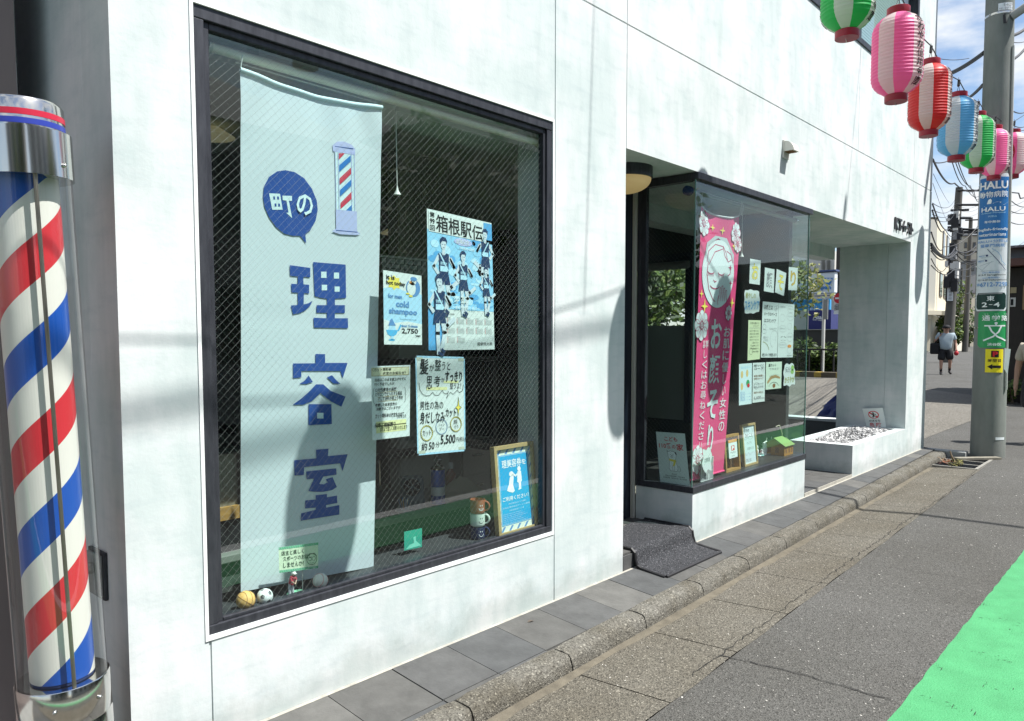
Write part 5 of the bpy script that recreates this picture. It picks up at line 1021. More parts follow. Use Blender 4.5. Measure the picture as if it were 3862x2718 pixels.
bcr = thing('bay_curtain_rod', 'grey roller rod across the top of the bay glass', 'curtain rod', (5.25, 0.10, hz)); mb = MB(); mb.tube([(4.36, 0.10, hz), (6.06, 0.10, hz)], 0.016, mat('bay_rod_grey', (0.30, 0.30, 0.28), rough=0.5), 14); mb.build('rod', bcr, smooth=True); mb = MB(); mb.tube([(6.03, 0.10, hz), (6.065, 0.10, hz)], 0.02, M_STEEL, 12); mb.build('end_cap', bcr, smooth=True); mb = MB(); mb.lathe([(0.001, -0.02), (0.03, -0.018), (0.03, 0.018), (0.001, 0.02)], (4.30, 0.09, 2.215), K_NAVY, 20, axis=(1, 0, 0)); mb.build('bracket', bcr, smooth=True)
pa, pb_ = on_y(*aB(893, 585), 0.12), on_y(*aB(893, 830), 0.12)
ps2 = thing('pull_switch', 'thin white cord with a small bell-shaped pull beside the pink banner', 'pull switch', (pb_.x, 0.12, pb_.z)); mb = MB(); mb.tube([(pb_.x, 0.12, hz), pb_], 0.002, M_CORD, 6); mb.build('cord', ps2); mb = MB(); mb.lathe([(0.003, 0.02), (0.006, 0.008), (0.012, -0.004), (0.015, -0.01)], pb_, M_CORD, 14); mb.build('pull', ps2, smooth=True)
# papers taped inside the bay glass
def bay_sheet(pts, f=aB, Y=BYI): return px_sheet([f(*p) for p in pts], Y)
M_PW = mat('paper_white', (0.74, 0.80, 0.78), rough=0.85, spec=0.15, trans=0.12)
for ch, pts, c_, lab in (('お', [(950, 852), (1022, 865), (1015, 1030), (944, 1020)], K_YEL, 'small white sheet with a yellow letter, first of four on the bay glass'), ('顔', [(1050, 912), (1115, 925), (1110, 1085), (1043, 1072)], K_GREY, 'small white sheet with a grey outlined character, second of four on the bay glass'),
                     ('そ', [(1130, 922), (1195, 950), (1178, 1105), (1118, 1080)], K_YEL, 'tilted small white sheet with a yellow letter, third of four on the glass'), ('り', [(1212, 908), (1273, 915), (1268, 1068), (1208, 1065)], ink('ochre', (0.62, 0.42, 0.06)), 'small white sheet with an ochre letter, last of four on the bay glass')):
    P = bay_sheet(pts); P.sheet(M_PW, 2, 2); P.text(ch, 0.2, 0.17, 0.82, 0.85, K_GREY, 1, 0.035); P.text(ch, 0.22, 0.185, 0.80, 0.835, c_, 2, 0.015); tag(P.build('letter_sheet'), lab, 'sheet', 'single letter sheets on the bay glass')
def blob_sheet(pts, n, amp, m, f=aB):
    P = bay_sheet(pts, f); pr = []
    for i in range(64):
        a_ = 2*math.pi*i/64; e = max(abs(math.cos(a_)), abs(math.sin(a_))); rr_ = 0.5/e**0.75*(1+amp*math.sin(n*a_)); pr.append((0.5+rr_*math.cos(a_)*0.95, 0.5+rr_*math.sin(a_)*0.95))
    P.poly(pr, m, 0); P.line(pr, 0.0012, K_GREY, 1, True); return P
P = blob_sheet([(908, 1052), (1018, 1066), (1016, 1222), (905, 1232)], 8, 0.035, M_PW); P.text('癒やしの', 0.1, 0.62, 0.72, 0.86, ink('olive', (0.36, 0.36, 0.1)), 2, 0.01); P.text('スキンケア', 0.05, 0.16, 0.95, 0.55, ink('sky_letter', (0.18, 0.42, 0.7)), 2, 0.03); tag(P.build('skin_care_card'), 'cloud shaped white card with blue lettering above the yellow green sheet', 'card')
rr = random.Random(12)
def scribble(P, t, u0, v0, u1, v1, m=K_BLACK, b=0.0, l=2): P.text(t, u0, v0, u1, v1, m, l, b, slant=0.05)
P = bay_sheet([(938, 1268), (1022, 1270), (1016, 1532), (932, 1542)]); P.sheet(ink('lime_paper', (0.62, 0.68, 0.44)), 2, 2)
scribble(P, '女性の顔そり', 0.15, 0.90, 0.85, 0.95); scribble(P, 'メニュー', 0.4, 0.84, 0.85, 0.885)
P.line([(0.1+0.05*i, 0.79+0.02*abs(math.sin(i*0.8))) for i in range(18)], 0.002, K_GREY, 2)
for i, t in enumerate(('自分で見えない', '産毛や古い角質', '化粧のりアップ', '背中やうなじも', 'ご相談ください', 'お気軽にどうぞ', '所要時間四十分', 'ご予約はお電話')): scribble(P, t, 0.12+0.2*(i > 3), 0.71-i*0.075, 0.85, 0.75-i*0.075)
P.arc(0.25, 0.22, 0.14, 0.08, 0.0016, K_BLACK, 2); P.arc(0.25, 0.33, 0.07, 0.05, 0.0016, K_BLACK, 2)
tag(P.build('menu_sheet'), 'narrow yellow green handwritten menu sheet on the bay glass', 'sheet')
P = bay_sheet([(1035, 1142), (1143, 1152), (1132, 1522), (1022, 1522)]); P.sheet(M_PW, 2, 2)
scribble(P, 'お顔とは', 0.1, 0.86, 0.62, 0.95, b=0.02); scribble(P, 'メークのベース', 0.1, 0.75, 0.9, 0.82, b=0.012); scribble(P, 'はスキンケア', 0.12, 0.63, 0.85, 0.70, b=0.012)
P.arc(0.80, 0.90, 0.09, 0.035, 0.002, K_GREY, 2); P.arc(0.92, 0.92, 0.07, 0.03, 0.002, K_GREY, 2); P.arc(0.84, 0.87, 0.06, 0.025, 0.002, K_GREY, 2)
P.arc(0.15, 0.55, 0.1, 0.05, 0.002, K_GREY, 2); P.arc(0.15, 0.47, 0.12, 0.04, 0.002, K_GREY, 2); scribble(P, 'うるおいケア', 0.45, 0.50, 0.9, 0.54, K_GREY); scribble(P, 'お肌のケア', 0.1, 0.34, 0.4, 0.38, K_GREY); scribble(P, 'してますか', 0.1, 0.29, 0.4, 0.33, K_GREY)
P.arc(0.78, 0.33, 0.26, 0.16, 0.002, K_GREY, 2, 20, 250); P.line([(0.9, 0.4), (0.82, 0.32), (0.88, 0.3)], 0.002, K_GREY, 2); P.arc(0.06, 0.12, 0.4, 0.16, 0.004, ink('olive', (0.36, 0.36, 0.1)), 2, 5, 85); scribble(P, '女性スタッフが担当します', 0.05, 0.02, 0.95, 0.08, b=0.012)
tag(P.build('skin_sheet'), 'tall white sheet with a drawn profile, left of the taped pair on the bay', 'sheet')
P = bay_sheet([(1143.5, 1152), (1250, 1162), (1238, 1520), (1134.5, 1522)]); P.sheet(M_PW, 2, 2)
for i, (u_, v_, a_, b_) in enumerate(((0.25, 0.93, 0.2, 0.04), (0.75, 0.90, 0.2, 0.06), (0.74, 0.76, 0.22, 0.07), (0.28, 0.53, 0.22, 0.06), (0.76, 0.38, 0.2, 0.08), (0.3, 0.23, 0.26, 0.05))):
    if i: P.arc(u_, v_, a_, b_, 0.0014, K_GREY, 2)
    scribble(P, ('お客様の声', 'うれしい', 'すべすべです', '気持ちいい', 'またきます', 'ありがとう')[i], u_-a_*0.75, v_-0.012, u_+a_*0.75, v_+0.022, K_GREY)
P.arc(0.25, 0.73, 0.16, 0.07, 0.0014, K_GREY, 2); P.arc(0.72, 0.58, 0.14, 0.06, 0.0014, K_GREY, 2); P.line([(0.18, 0.37), (0.28, 0.39)], 0.004, K_BLACK, 2); P.line([(0.38, 0.39), (0.48, 0.37)], 0.004, K_BLACK, 2); P.arc(0.23, 0.33, 0.05, 0.015, 0.002, K_BLACK, 2, 180, 360); P.arc(0.43, 0.33, 0.05, 0.015, 0.002, K_BLACK, 2, 180, 360)
P.arc(0.76, 0.14, 0.14, 0.07, 0.0016, K_GREY, 2); P.ell(0.75, 0.21, 0.13, 0.03, K_ORANGE, 2); scribble(P, '店主より', 0.62, 0.02, 0.95, 0.05)
tag(P.build('comic_sheet'), 'tall white sheet with speech bubbles, right of the taped pair on the bay', 'sheet')
P = bay_sheet([(875, 130), (963, 123), (960, 398), (874, 410)], bB); P.sheet(ink('ice_paper', (0.64, 0.78, 0.80)), 2, 2); P.line([(0.05, 0.03), (0.95, 0.03), (0.95, 0.97), (0.05, 0.97)], 0.002, ink('print_white2', (0.8, 0.85, 0.86)), 1, True)
for u_, v_ in ((0.22, 0.74), (0.62, 0.76), (0.22, 0.45)): P.ell(u_, v_, 0.09, 0.09, ink('ice_orange', (0.7, 0.5, 0.2)), 1)
P.ell(0.68, 0.52, 0.13, 0.08, K_GREEN, 2); P.ell(0.72, 0.46, 0.10, 0.05, K_RED, 3)
for i in range(9): scribble(P, '夏限定炭酸シャンプー爽快', 0.1, 0.10+i*0.025, 0.45+0.45*((i*5) % 3 == 0), 0.118+i*0.025, K_MIDB)
scribble(P, '夏の顔そり', 0.15, 0.88, 0.85, 0.93, K_LB, 0.01); tag(P.build('summer_sheet'), 'pale blue sheet with a watermelon picture, lowest left on the bay glass', 'sheet')
P = bay_sheet([(968, 122), (1052, 118), (1048, 382), (965, 393)], bB); P.sheet(M_PW, 2, 2)
for t, v_, m_ in (('美肌シェービング', 0.92, K_BLACK), ('コース', 0.84, K_BLACK), ('産毛の処理と', 0.66, K_BROWN), ('お顔のパック', 0.59, K_BROWN), ('マッサージ', 0.45, K_GREY), ('肩もみ付き', 0.38, K_GREY), ('約四十分仕上', 0.24, K_BROWN)): scribble(P, t, 0.1, v_-0.02, 0.86, v_+0.035, m_, 0.015)
P.text('6,600', 0.1, 0.06, 0.68, 0.16, K_GREY, 2, 0.03); scribble(P, '円(税込)', 0.7, 0.07, 0.98, 0.11); P.arc(0.8, 0.84, 0.14, 0.06, 0.0016, K_GREY, 2); P.arc(0.3, 0.42, 0.22, 0.08, 0.0016, K_GREY, 2); tag(P.build('course_sheet'), 'white handwritten price sheet beside the watermelon sheet on the bay glass', 'sheet')
P = bay_sheet([(1058, 117), (1165, 113), (1160, 293), (1054, 304)], bB); P.sheet(ink('mint_paper', (0.62, 0.72, 0.60)), 2, 2); scribble(P, '眉カット', 0.15, 0.82, 0.62, 0.93, b=0.01); scribble(P, 'できます', 0.2, 0.70, 0.8, 0.78, K_GREY)
P.poly([(0.08, 0.28), (0.3, 0.48), (0.6, 0.52), (0.92, 0.42), (0.88, 0.36), (0.6, 0.42), (0.36, 0.38), (0.12, 0.2)], ink('eyebrow', (0.45, 0.30, 0.14)), 2)
for i in range(12): P.line([(0.2+0.055*i, 0.4), (0.24+0.055*i, 0.56-0.008*abs(i-6))], 0.0014, K_BLACK, 3)
P.arc(0.5, 0.05, 0.32, 0.2, 0.003, K_BLACK, 2, 15, 165); P.ell(0.52, 0.12, 0.09, 0.08, K_BROWN, 2); tag(P.build('eyebrow_sheet'), 'pale green sheet with a drawn eye and eyebrow on the bay glass', 'sheet')
P = blob_sheet([(1176, 126), (1252, 120), (1257, 275), (1173, 286)], 7, 0.07, M_PW, bB); scribble(P, '気分', 0.15, 0.6, 0.6, 0.85, K_GREY, 0.02); scribble(P, 'かろやか', 0.1, 0.15, 0.9, 0.42, ink('olive', (0.36, 0.36, 0.1)), 0.02); P.ell(0.78, 0.78, 0.13, 0.12, ink('leaf_print', (0.3, 0.5, 0.15)), 2); P.ell(0.75, 0.62, 0.14, 0.1, ink('leaf_print', (0.3, 0.5, 0.15)), 2); tag(P.build('cloud_card'), 'cloud shaped white card with a green leaf, lowest right on the bay glass', 'card')
# children's shelter board leaning on the side glass
SX = bx0+0.03; kk = crop(2300, 1600, 3.2325); q = [on_x(*kk(*p), SX) for p in ((562, 88), (915, 112), (978, 695), (615, 640))]
q[2].z = q[3].z = 0.3525
P = Flat(quad_map(*q, n=Vector((-1, 0, 0))), (q[1]-q[0]).length, (q[0]-q[3]).length, 0.0005); P.sheet(mat('board_white', (0.66, 0.72, 0.70), rough=0.6), 2, 2)
vs, n0 = list(P.mb.v), 0
P.poly([(0, 0), (0, 1), (-0.012, 1.0), (-0.012, 0.02)], K_NAVY, -2)
P.text('こども', 0.28, 0.83, 0.72, 0.92, K_RED, 2, 0.015); P.text('110番', 0.07, 0.68, 0.50, 0.79, K_RED, 2, 0.02); P.text('の', 0.52, 0.69, 0.64, 0.76, K_RED, 2, 0.01); P.text('家', 0.67, 0.66, 0.90, 0.79, K_RED, 2, 0.02)
P.poly([(0.36, 0.62), (0.33, 0.655), (0.35, 0.6), (0.36, 0.52), (0.4, 0.48), (0.38, 0.40), (0.36, 0.30), (0.40, 0.25), (0.62, 0.25), (0.66, 0.30), (0.62, 0.42), (0.6, 0.48), (0.63, 0.53), (0.63, 0.60), (0.58, 0.63), (0.45, 0.64)], K_WHITE, 2); P.line([(0.36, 0.62), (0.33, 0.655), (0.35, 0.6), (0.36, 0.52), (0.4, 0.48), (0.38, 0.40), (0.36, 0.30), (0.40, 0.25), (0.62, 0.25), (0.66, 0.30), (0.62, 0.42), (0.6, 0.48), (0.63, 0.53), (0.63, 0.60), (0.58, 0.63), (0.45, 0.64)], 0.0016, K_BLACK, 3, True)
P.poly([(0.385, 0.485), (0.61, 0.47), (0.61, 0.435), (0.55, 0.35), (0.49, 0.34), (0.53, 0.43), (0.385, 0.45)], K_YEL, 4); P.line([(0.43, 0.57), (0.46, 0.57)], 0.002, K_BLACK, 4); P.line([(0.52, 0.57), (0.55, 0.57)], 0.002, K_BLACK, 4); P.ell(0.49, 0.545, 0.018, 0.01, K_BLACK, 4); P.arc(0.49, 0.54, 0.05, 0.025, 0.0014, K_BLACK, 4, 200, 340, 8); P.poly([(0.58, 0.63), (0.64, 0.62), (0.66, 0.57), (0.62, 0.58)], K_BLACK, 4); P.line([(0.48, 0.25), (0.48, 0.36)], 0.0014, K_BLACK, 4); P.line([(0.54, 0.25), (0.54, 0.36)], 0.0014, K_BLACK, 4); P.arc(0.7, 0.3, 0.04, 0.05, 0.0016, K_BLACK, 3, -120, 120, 10)
P.text('渋谷区', 0.42, 0.175, 0.6, 0.2, K_BLACK, 2); P.text('警視庁原宿警察署・代官山町会', 0.2, 0.135, 0.86, 0.16, K_BLACK, 2); P.text('渋谷警察署・地区母の会・青少年対策', 0.12, 0.095, 0.92, 0.12, K_BLACK, 2)
tag(P.build('shelter_board'), 'white board with red lettering and a scarfed dog behind the bay side glass', 'board')
# two wooden frames on the deck
DZ = 0.3512
def deck_frame(name, label, pts, Y0, Y1, m):
    t = thing(name, label, 'picture frame', (0, 0, 0)); q = [on_y(*bB(*p), Y0) for p in pts]
    q[3].z = q[2].z = DZ; zt = (q[0].z+q[1].z)/2; q[0].z = q[1].z = zt; xl, xr = (q[0].x+q[3].x)/2, (q[1].x+q[2].x)/2
    q = [Vector((xl+0.01, Y1, zt)), Vector((xr+0.01, Y1, zt)), Vector((xr, Y0, DZ)), Vector((xl, Y0, DZ))]
    t.location = (xl, Y0, DZ); return t, quad_map(*q, n=Vector((0, -1, 0.15)).normalized()), (q[1]-q[0]).length, (q[0]-q[3]).length
t, fm2, w_, h_ = deck_frame('payment_frame', 'deep wooden frame holding a small payment card on the bay deck', ((805, 613), (908, 600), (872, 845), (778, 868)), 0.075, 0.10, M_WOOD2); wood_frame(fm2, w_, h_, 0.018, 0.05, M_WOOD2, t)
P = Flat(lambda u, v, d: fm2(0.22+u*0.58, 0.36+v*0.42, 0.002+d), w_*0.58, h_*0.42); P.sheet(mat('card_white', (0.7, 0.74, 0.74), rough=0.6), 1, 1); P.rect(0.3, 0.48, 0.68, 0.8, K_RED, 1); P.text('P', 0.38, 0.52, 0.62, 0.76, K_WHITE, 2, 0.05); P.text('PayPay', 0.2, 0.27, 0.8, 0.42, K_GREY, 1, 0.01); P.rect(0.3, 0.12, 0.7, 0.15, K_GREY, 1); P.build('card', t)
P = Flat(lambda u, v, d: fm2(0.22+u*0.58, 0.785+v*0.075, 0.002+d), w_*0.58, h_*0.075); P.sheet(K_ORANGE, 1, 1); P.text('Payment accepted here', 0.1, 0.25, 0.9, 0.75, K_PALEY, 1); P.build('red_strip', t)
mb = MB(); mb.poly([fm2(0.08, 0.07, -0.048), fm2(0.92, 0.07, -0.048), fm2(0.92, 0.93, -0.048), fm2(0.08, 0.93, -0.048)], mat('frame_back', (0.10, 0.06, 0.03), rough=0.6)); mb.build('backing', t)
t, fm3, w_, h_ = deck_frame('chalk_frame', 'taller pale wooden frame with a handwritten white board on the bay deck', ((932, 540), (1030, 528), (988, 800), (905, 828)), 0.085, 0.12, M_WOOD); wood_frame(fm3, w_, h_, 0.016, 0.02, M_WOOD, t)
P = Flat(lambda u, v, d: fm3(0.07+u*0.86, 0.05+v*0.9, -0.008+d), w_*0.86, h_*0.9); P.sheet(mat('card_ice', (0.60, 0.70, 0.72), rough=0.5), 1, 1); P.text('今', 0.06, 0.82, 0.28, 0.96, K_BLACK, 2, 0.02); P.text('日の', 0.32, 0.84, 0.55, 0.92, K_BLACK, 2, 0.015); P.text('ひとこと', 0.2, 0.69, 0.82, 0.8, K_BLACK, 2, 0.01); P.line([(0.05, 0.68), (0.2, 0.64), (0.35, 0.68), (0.6, 0.63), (0.85, 0.66), (0.9, 0.8), (0.8, 0.93)], 0.0016, K_GREY, 2); P.text('きょうも', 0.3, 0.52, 0.7, 0.58, K_GREY, 2); P.text('お疲れさま', 0.3, 0.36, 0.85, 0.44, K_GREY, 2); P.line([(0.1, 0.3), (0.2, 0.22), (0.35, 0.3), (0.5, 0.22), (0.8, 0.3)], 0.0016, K_GREY, 2); P.text('店主', 0.1, 0.05, 0.6, 0.14, K_GREY, 2, 0.0); P.build('board', t)
# flower shaped card and photo cut-out before the pink banner
P = blob_sheet([(628, 705), (690, 690), (690, 852), (625, 866)], 6, 0.12, M_PW, bB)
P.line([(0.2, 0.3), (0.8, 0.75)], 0.002, K_GREY, 2); P.text('女性専用', 0.2, 0.4, 0.8, 0.6, K_GREY, 2, 0.01); tag(P.build('flower_card'), 'small flower shaped white card stuck low on the bay glass before the pink banner', 'card')
q = [on_y(*bB(*p), 0.05) for p in ((617, 770), (700, 752), (697, 888), (612, 910))]; q[2].z = q[3].z = DZ; q[0].z = q[1].z = (q[0].z+q[1].z)/2
P = Flat(quad_map(*q), 0.2, 0.14); P.sheet(mat('photo_grey', (0.35, 0.36, 0.36), rough=0.4), 1, 1)
for i in range(16): P.ell(rr.uniform(0.1, 0.9), rr.uniform(0.1, 0.9), rr.uniform(0.05, 0.16), rr.uniform(0.06, 0.18), rr.choice([K_GREY, ink('photo_pale', (0.55, 0.57, 0.56)), ink('photo_mid', (0.22, 0.24, 0.25)), ink('photo_rose', (0.45, 0.36, 0.36))]), 1+0.3*i, 10)
P.line([(0.02, 0.02), (0.98, 0.02), (0.98, 0.98), (0.02, 0.98)], 0.004, M_PW, 8, True); tag(P.build('flower_photo'), 'grey photograph of flowers propped at the foot of the pink banner', 'photograph')
# miniatures on the deck
def at_deck(x, y): return on_z(*crop(2600, 1550, 4.9913)(x, y), DZ)
def mini_dish(cx, cy, r, m, label, kids):
    t = thing('miniature_dish', label, 'miniature', (cx, cy, DZ)); mb = MB(); mb.lathe([(r*0.9, DZ), (r, DZ+0.006), (r*0.95, DZ+0.009), (0.002, DZ+0.008)], (cx, cy, 0), m, 28); mb.build('dish', t, smooth=True)
    for n_, dx, dy, h, w, m_ in kids:
        mb = MB(); c_ = (cx+dx, cy+dy, 0); z = DZ+0.0085; mb.lathe([(w*0.8, z), (w, z+h*0.15), (w*0.95, z+h*0.45), (w*0.62, z+h*0.58), (w*0.8, z+h*0.75), (w*0.6, z+h*0.93), (w*0.1, z+h)], c_, m_, 18)
        mb.build(n_, t, smooth=True)
a = at_deck(1345, 845); mini_dish(a.x, a.y+0.03, 0.055, mat('dish_teal', (0.25, 0.48, 0.45), rough=0.3), 'tiny teal dish with a red and two cream figures on the bay deck', (('figure', -0.03, 0, 0.075, 0.016, mat('mini_red', (0.5, 0.06, 0.05), rough=0.4)), ('figure', 0.012, 0.012, 0.075, 0.018, M_WH), ('figure', 0.016, -0.03, 0.045, 0.014, M_WH)))
a = at_deck(1480, 815); mini_dish(a.x, a.y+0.03, 0.055, mat('dish_grey', (0.35, 0.4, 0.42), rough=0.3), 'tiny grey dish with one plump white figure on the bay deck', (('figure', 0.0, 0.0, 0.09, 0.025, M_WH),))
for i, (x, y, c_, lab) in enumerate(((1550, 800, (0.75, 0.77, 0.73), 'tiny glass cup with a white cream top on the bay deck'), (1640, 780, (0.45, 0.68, 0.62), 'tiny glass cup with a mint cream top on the bay deck'), (1720, 770, (0.72, 0.52, 0.52), 'tiny glass cup with a pink cream top on the bay deck'))):
    a = at_deck(x, y); a.y += 0.05; t = thing('miniature_sundae', lab, 'miniature', (a.x, a.y, DZ), 'miniature sundaes on the bay deck'); mb = MB(); mb.lathe([(0.018, DZ), (0.02, DZ+0.004), (0.008, DZ+0.008), (0.022, DZ+0.03), (0.027, DZ+0.062)], (a.x, a.y, 0), mat('mini_glass', (0.10, 0.22, 0.2), rough=0.15, spec=0.8), 20); mb.build('cup', t, smooth=True)
    mb = MB(); mb.lathe([(0.031, DZ+0.06), (0.033, DZ+0.068), (0.026, DZ+0.08), (0.014, DZ+0.092), (0.003, DZ+0.1)], (a.x, a.y, 0), mat('cream_%d' % i, c_, rough=0.5), 20); mb.build('cream_top', t, smooth=True); mb = MB(); mb.tube([(a.x+0.01, a.y, DZ+0.085), (a.x+0.016, a.y, DZ+0.125)], 0.0025, M_WH, 6); mb.build('wafer_stick', t)
hs = thing('toy_house', 'small orange toy house with a green roof at the right end of the bay', 'toy house', (5.9, 0.2, DZ)); hx0, hx1, hy0, hy1, he, hp = 5.86, 6.035, 0.075, 0.245, 0.435, 0.485
mb = MB(); M_HO = mat('toy_orange', (0.50, 0.24, 0.05), rough=0.5, var=0.2, vscale=15); ym = (hy0+hy1)/2
mb.mesh([(x, y, z) for x in (hx0, hx1) for y, z in ((hy0, DZ), (hy1, DZ), (hy1, he), (ym, hp), (hy0, he))], [(0, 1, 2, 3, 4), (9, 8, 7, 6, 5), (0, 5, 6, 1), (1, 6, 7, 2), (4, 9, 5, 0)], M_HO); mb.build('wall', hs)
mb = MB(); M_RF = mat('toy_green', (0.22, 0.34, 0.10), rough=0.5)
mb.mesh([(hx0-0.01, hy0-0.012, he-0.006), (hx1+0.012, hy0-0.012, he-0.006), (hx1+0.012, ym, hp+0.006), (hx0-0.01, ym, hp+0.006), (hx0-0.01, hy1+0.012, he-0.006), (hx1+0.012, hy1+0.012, he-0.006)], [(0, 1, 2, 3), (3, 2, 5, 4)], M_RF); o = mb.build('roof', hs); sm = o.modifiers.new('thick', 'SOLIDIFY'); sm.thickness = 0.005
mb = MB()
for y in (hy0+0.045, hy0+0.11): mb.poly([(hx0-0.0015, y, DZ+0.02), (hx0-0.0015, y+0.03, DZ+0.02), (hx0-0.0015, y+0.03, DZ+0.065), (hx0-0.0015, y, DZ+0.065)], K_BROWN)
for x in (hx0+0.02, hx0+0.08, hx0+0.13): mb.poly([(x, hy0-0.0015, DZ+0.02), (x+0.03, hy0-0.0015, DZ+0.02), (x+0.03, hy0-0.0015, DZ+0.06), (x, hy0-0.0015, DZ+0.06)], K_BROWN)
mb.build('window', hs); mb = MB(); mb.tube([(hx1-0.01, ym, hp), (hx1-0.03, ym, hp+0.04), (hx1-0.10, ym-0.01, hp+0.1), (hx1-0.2, ym-0.02, hp+0.1)], 0.004, mat('wire_tan', (0.5, 0.44, 0.34)), 6); mb.build('wire_handle', hs)
# dim cabinet inside the bay
ic = thing('shop_shelf', 'dark brown shelf with boxes standing behind the bay', 'shelf', (5.6, 1.9, 0.06)); mb = MB(); mb.box(5.2, 1.9, 0.06, 5.9, 2.2, 0.95, mat('shelf_brown', (0.06, 0.04, 0.03), rough=0.6)); mb.build('carcass', ic)
mb = MB(); mb.box(5.25, 1.885, 0.5, 5.85, 1.899, 0.9, mat('shelf_box', (0.2, 0.19, 0.16), rough=0.8)); mb.build('box_front', ic)

# ================================================================== BARBER POLE
bp_ = thing('barber_pole', 'tall red white and blue striped barber pole with chrome caps under a clear tube', 'barber pole', (0.66, -0.05, -0.1))
pa_, pb2 = on_y(92, 678, -0.05), on_y(238, 2545, -0.05); ax_ = (pa_-pb2).normalized(); Lp = (pa_-pb2).length
qz = Vector((0, 0, 1)).rotation_difference(ax_)
def BP(t, r, a): return pb2+ax_*t+qz @ Vector((r*math.cos(a), r*math.sin(a), 0))
RG, RC = 0.108, 0.0775
def plathe(prof, m, n=48, matf=None, caps=True):
    mb = MB(); mb.lathe(prof, pb2, m, n, matf=matf, axis=ax_, caps=caps); return mb
M_CHR = mat('chrome', (0.66, 0.65, 0.62), rough=0.14, metal=1.0, var=0.12, vscale=5, stretch=(1, 1, 0.15))
mb = plathe([(RG+0.006, Lp), (RG+0.006, Lp+0.115), (RG-0.008, Lp+0.117), (RG-0.008, Lp+0.18), (RG-0.014, Lp+0.189), (0.002, Lp+0.194)], M_CHR); capo = mb.build('top_cap', bp_, smooth=True)
plathe([(RG-0.0072, Lp+0.143), (RG-0.0072, Lp+0.158)], mat('band_red', (0.5, 0.02, 0.05), rough=0.35), caps=False).build('red_band', capo, smooth=True)
plathe([(RG-0.0072, Lp+0.122), (RG-0.0072, Lp+0.136)], mat('band_blue', (0.03, 0.05, 0.33), rough=0.35), caps=False).build('blue_band', capo, smooth=True)
mb = plathe([(RG+0.004, 0.0), (RG+0.006, -0.003), (RG+0.006, -0.10), (RG+0.0045, -0.102), (RG+0.0045, -0.105), (RG+0.006, -0.107), (RG+0.006, -0.42), (RG-0.01, -0.44)], M_CHR); mb.build('base', bp_, smooth=True)
plathe([(RG-0.004, -0.002), (0.002, -0.0035)], M_STEEL, caps=False).build('base_plate', bp_)
for a_ in (R(-62), R(-118)):
    mb = MB(); mb.ball(BP(-0.05, RG+0.008, a_), 0.006, M_STEEL, 12); mb.build('screw', bp_, smooth=True)
mb = MB(); mb.ball(BP(Lp+0.03, RG+0.008, R(-55)), 0.006, M_STEEL, 12); mb.build('screw', bp_, smooth=True)
SR, SB, SW = mat('pole_red', (0.58, 0.035, 0.045), rough=0.35, clear=0.3), mat('pole_blue', (0.012, 0.085, 0.40), rough=0.35, clear=0.3), mat('pole_white', (0.72, 0.70, 0.63), rough=0.35, clear=0.3)
# helical stripes cut as real strips round the drum
mb = MB(); NS, NT = 72, 110; PIT_ = 0.62; t0, t1 = 0.006, Lp; SHF = 0.055
pitch_t = 0.445
for i in range(NS):
    a0_, a1_ = 2*math.pi*i/NS, 2*math.pi*(i+1)/NS
    for band in range(-14, 14):
        m_ = (SB, SW, SR, SW)[band % 4]; h0 = pitch_t/4
        lo0, lo1 = band*h0+pitch_t*a0_/(2*math.pi)*1.0+0.02+SHF, band*h0+pitch_t*a1_/(2*math.pi)*1.0+0.02+SHF
        w_ = h0
        P4 = [(a0_, lo0), (a1_, lo1), (a1_, lo1+w_), (a0_, lo0+w_)]
        P4 = [(a, min(max(t, t0), t1)) for a, t in P4]
        if max(p[1] for p in P4)-min(p[1] for p in P4) < 1e-5: continue
        if abs(P4[3][1]-P4[0][1]) < 1e-6 and abs(P4[2][1]-P4[1][1]) < 1e-6: continue
        mb.poly([BP(t, RC, a) for a, t in P4], m_)
drum = mb.build('striped_drum', bp_, smooth=True)
plathe([(RC*0.98, 0.0), (RC*0.98, 0.006)], K_NAVY).build('drum_foot', bp_, smooth=True)
plathe([(RG, 0.0), (RG, Lp)], M_CLEAR, 64, caps=False).build('clear_tube', bp_, smooth=True)
mb = MB(); ar = math.atan2(CAM.y-pb2.y, CAM.x-pb2.x)+R(14); mb.tube([BP(0.0, RG-0.006, ar), BP(Lp, RG-0.006, ar)], 0.0052, mat('dull_rod', (0.32, 0.29, 0.24), rough=0.4, metal=0.9, var=0.3, vscale=6), 10); mb.build('tube_seam_rod', bp_, smooth=True)
mb = MB(); ar2 = ar+math.pi*0.95; mb.tube([BP(0.0, RG-0.006, ar2), BP(Lp, RG-0.006, ar2)], 0.005, M_STEEL, 10); mb.build('tube_seam_rod', bp_, smooth=True)
mb = MB(); mb.tube([BP(-0.42, 0.06, 0), Vector((pb2.x+0.02, pb2.y, -0.1))], 0.05, M_STEEL, 20); mb.lathe([(0.14, -0.1), (0.14, -0.085), (0.06, -0.08)], (pb2.x+0.02, pb2.y, 0), M_STEEL, 28); mb.build('foot', bp_, smooth=True)
# small wall switch box on the shaded return wall
sw = thing('wall_switch_box', 'small grey switch box in a dark recess on the shaded return wall', 'switch box', (0.85, 0.12, 0.62)); mb = MB(); zc_ = 0.565
mb.box(0.838, 0.145, zc_-0.075, 0.8495, 0.275, zc_+0.075, M_BLACKFRAME); mb.build('recess_frame', sw, bevel=0.003); mb = MB(); mb.box(0.829, 0.155, zc_-0.065, 0.838, 0.265, zc_+0.065, M_CONC); mb.build('cover', sw, bevel=0.002)
mb = MB(); mb.tube([(0.828, 0.21, zc_+0.02), (0.81, 0.21, zc_+0.02)], 0.018, M_STEEL, 16); mb.build('key_switch', sw, smooth=True)

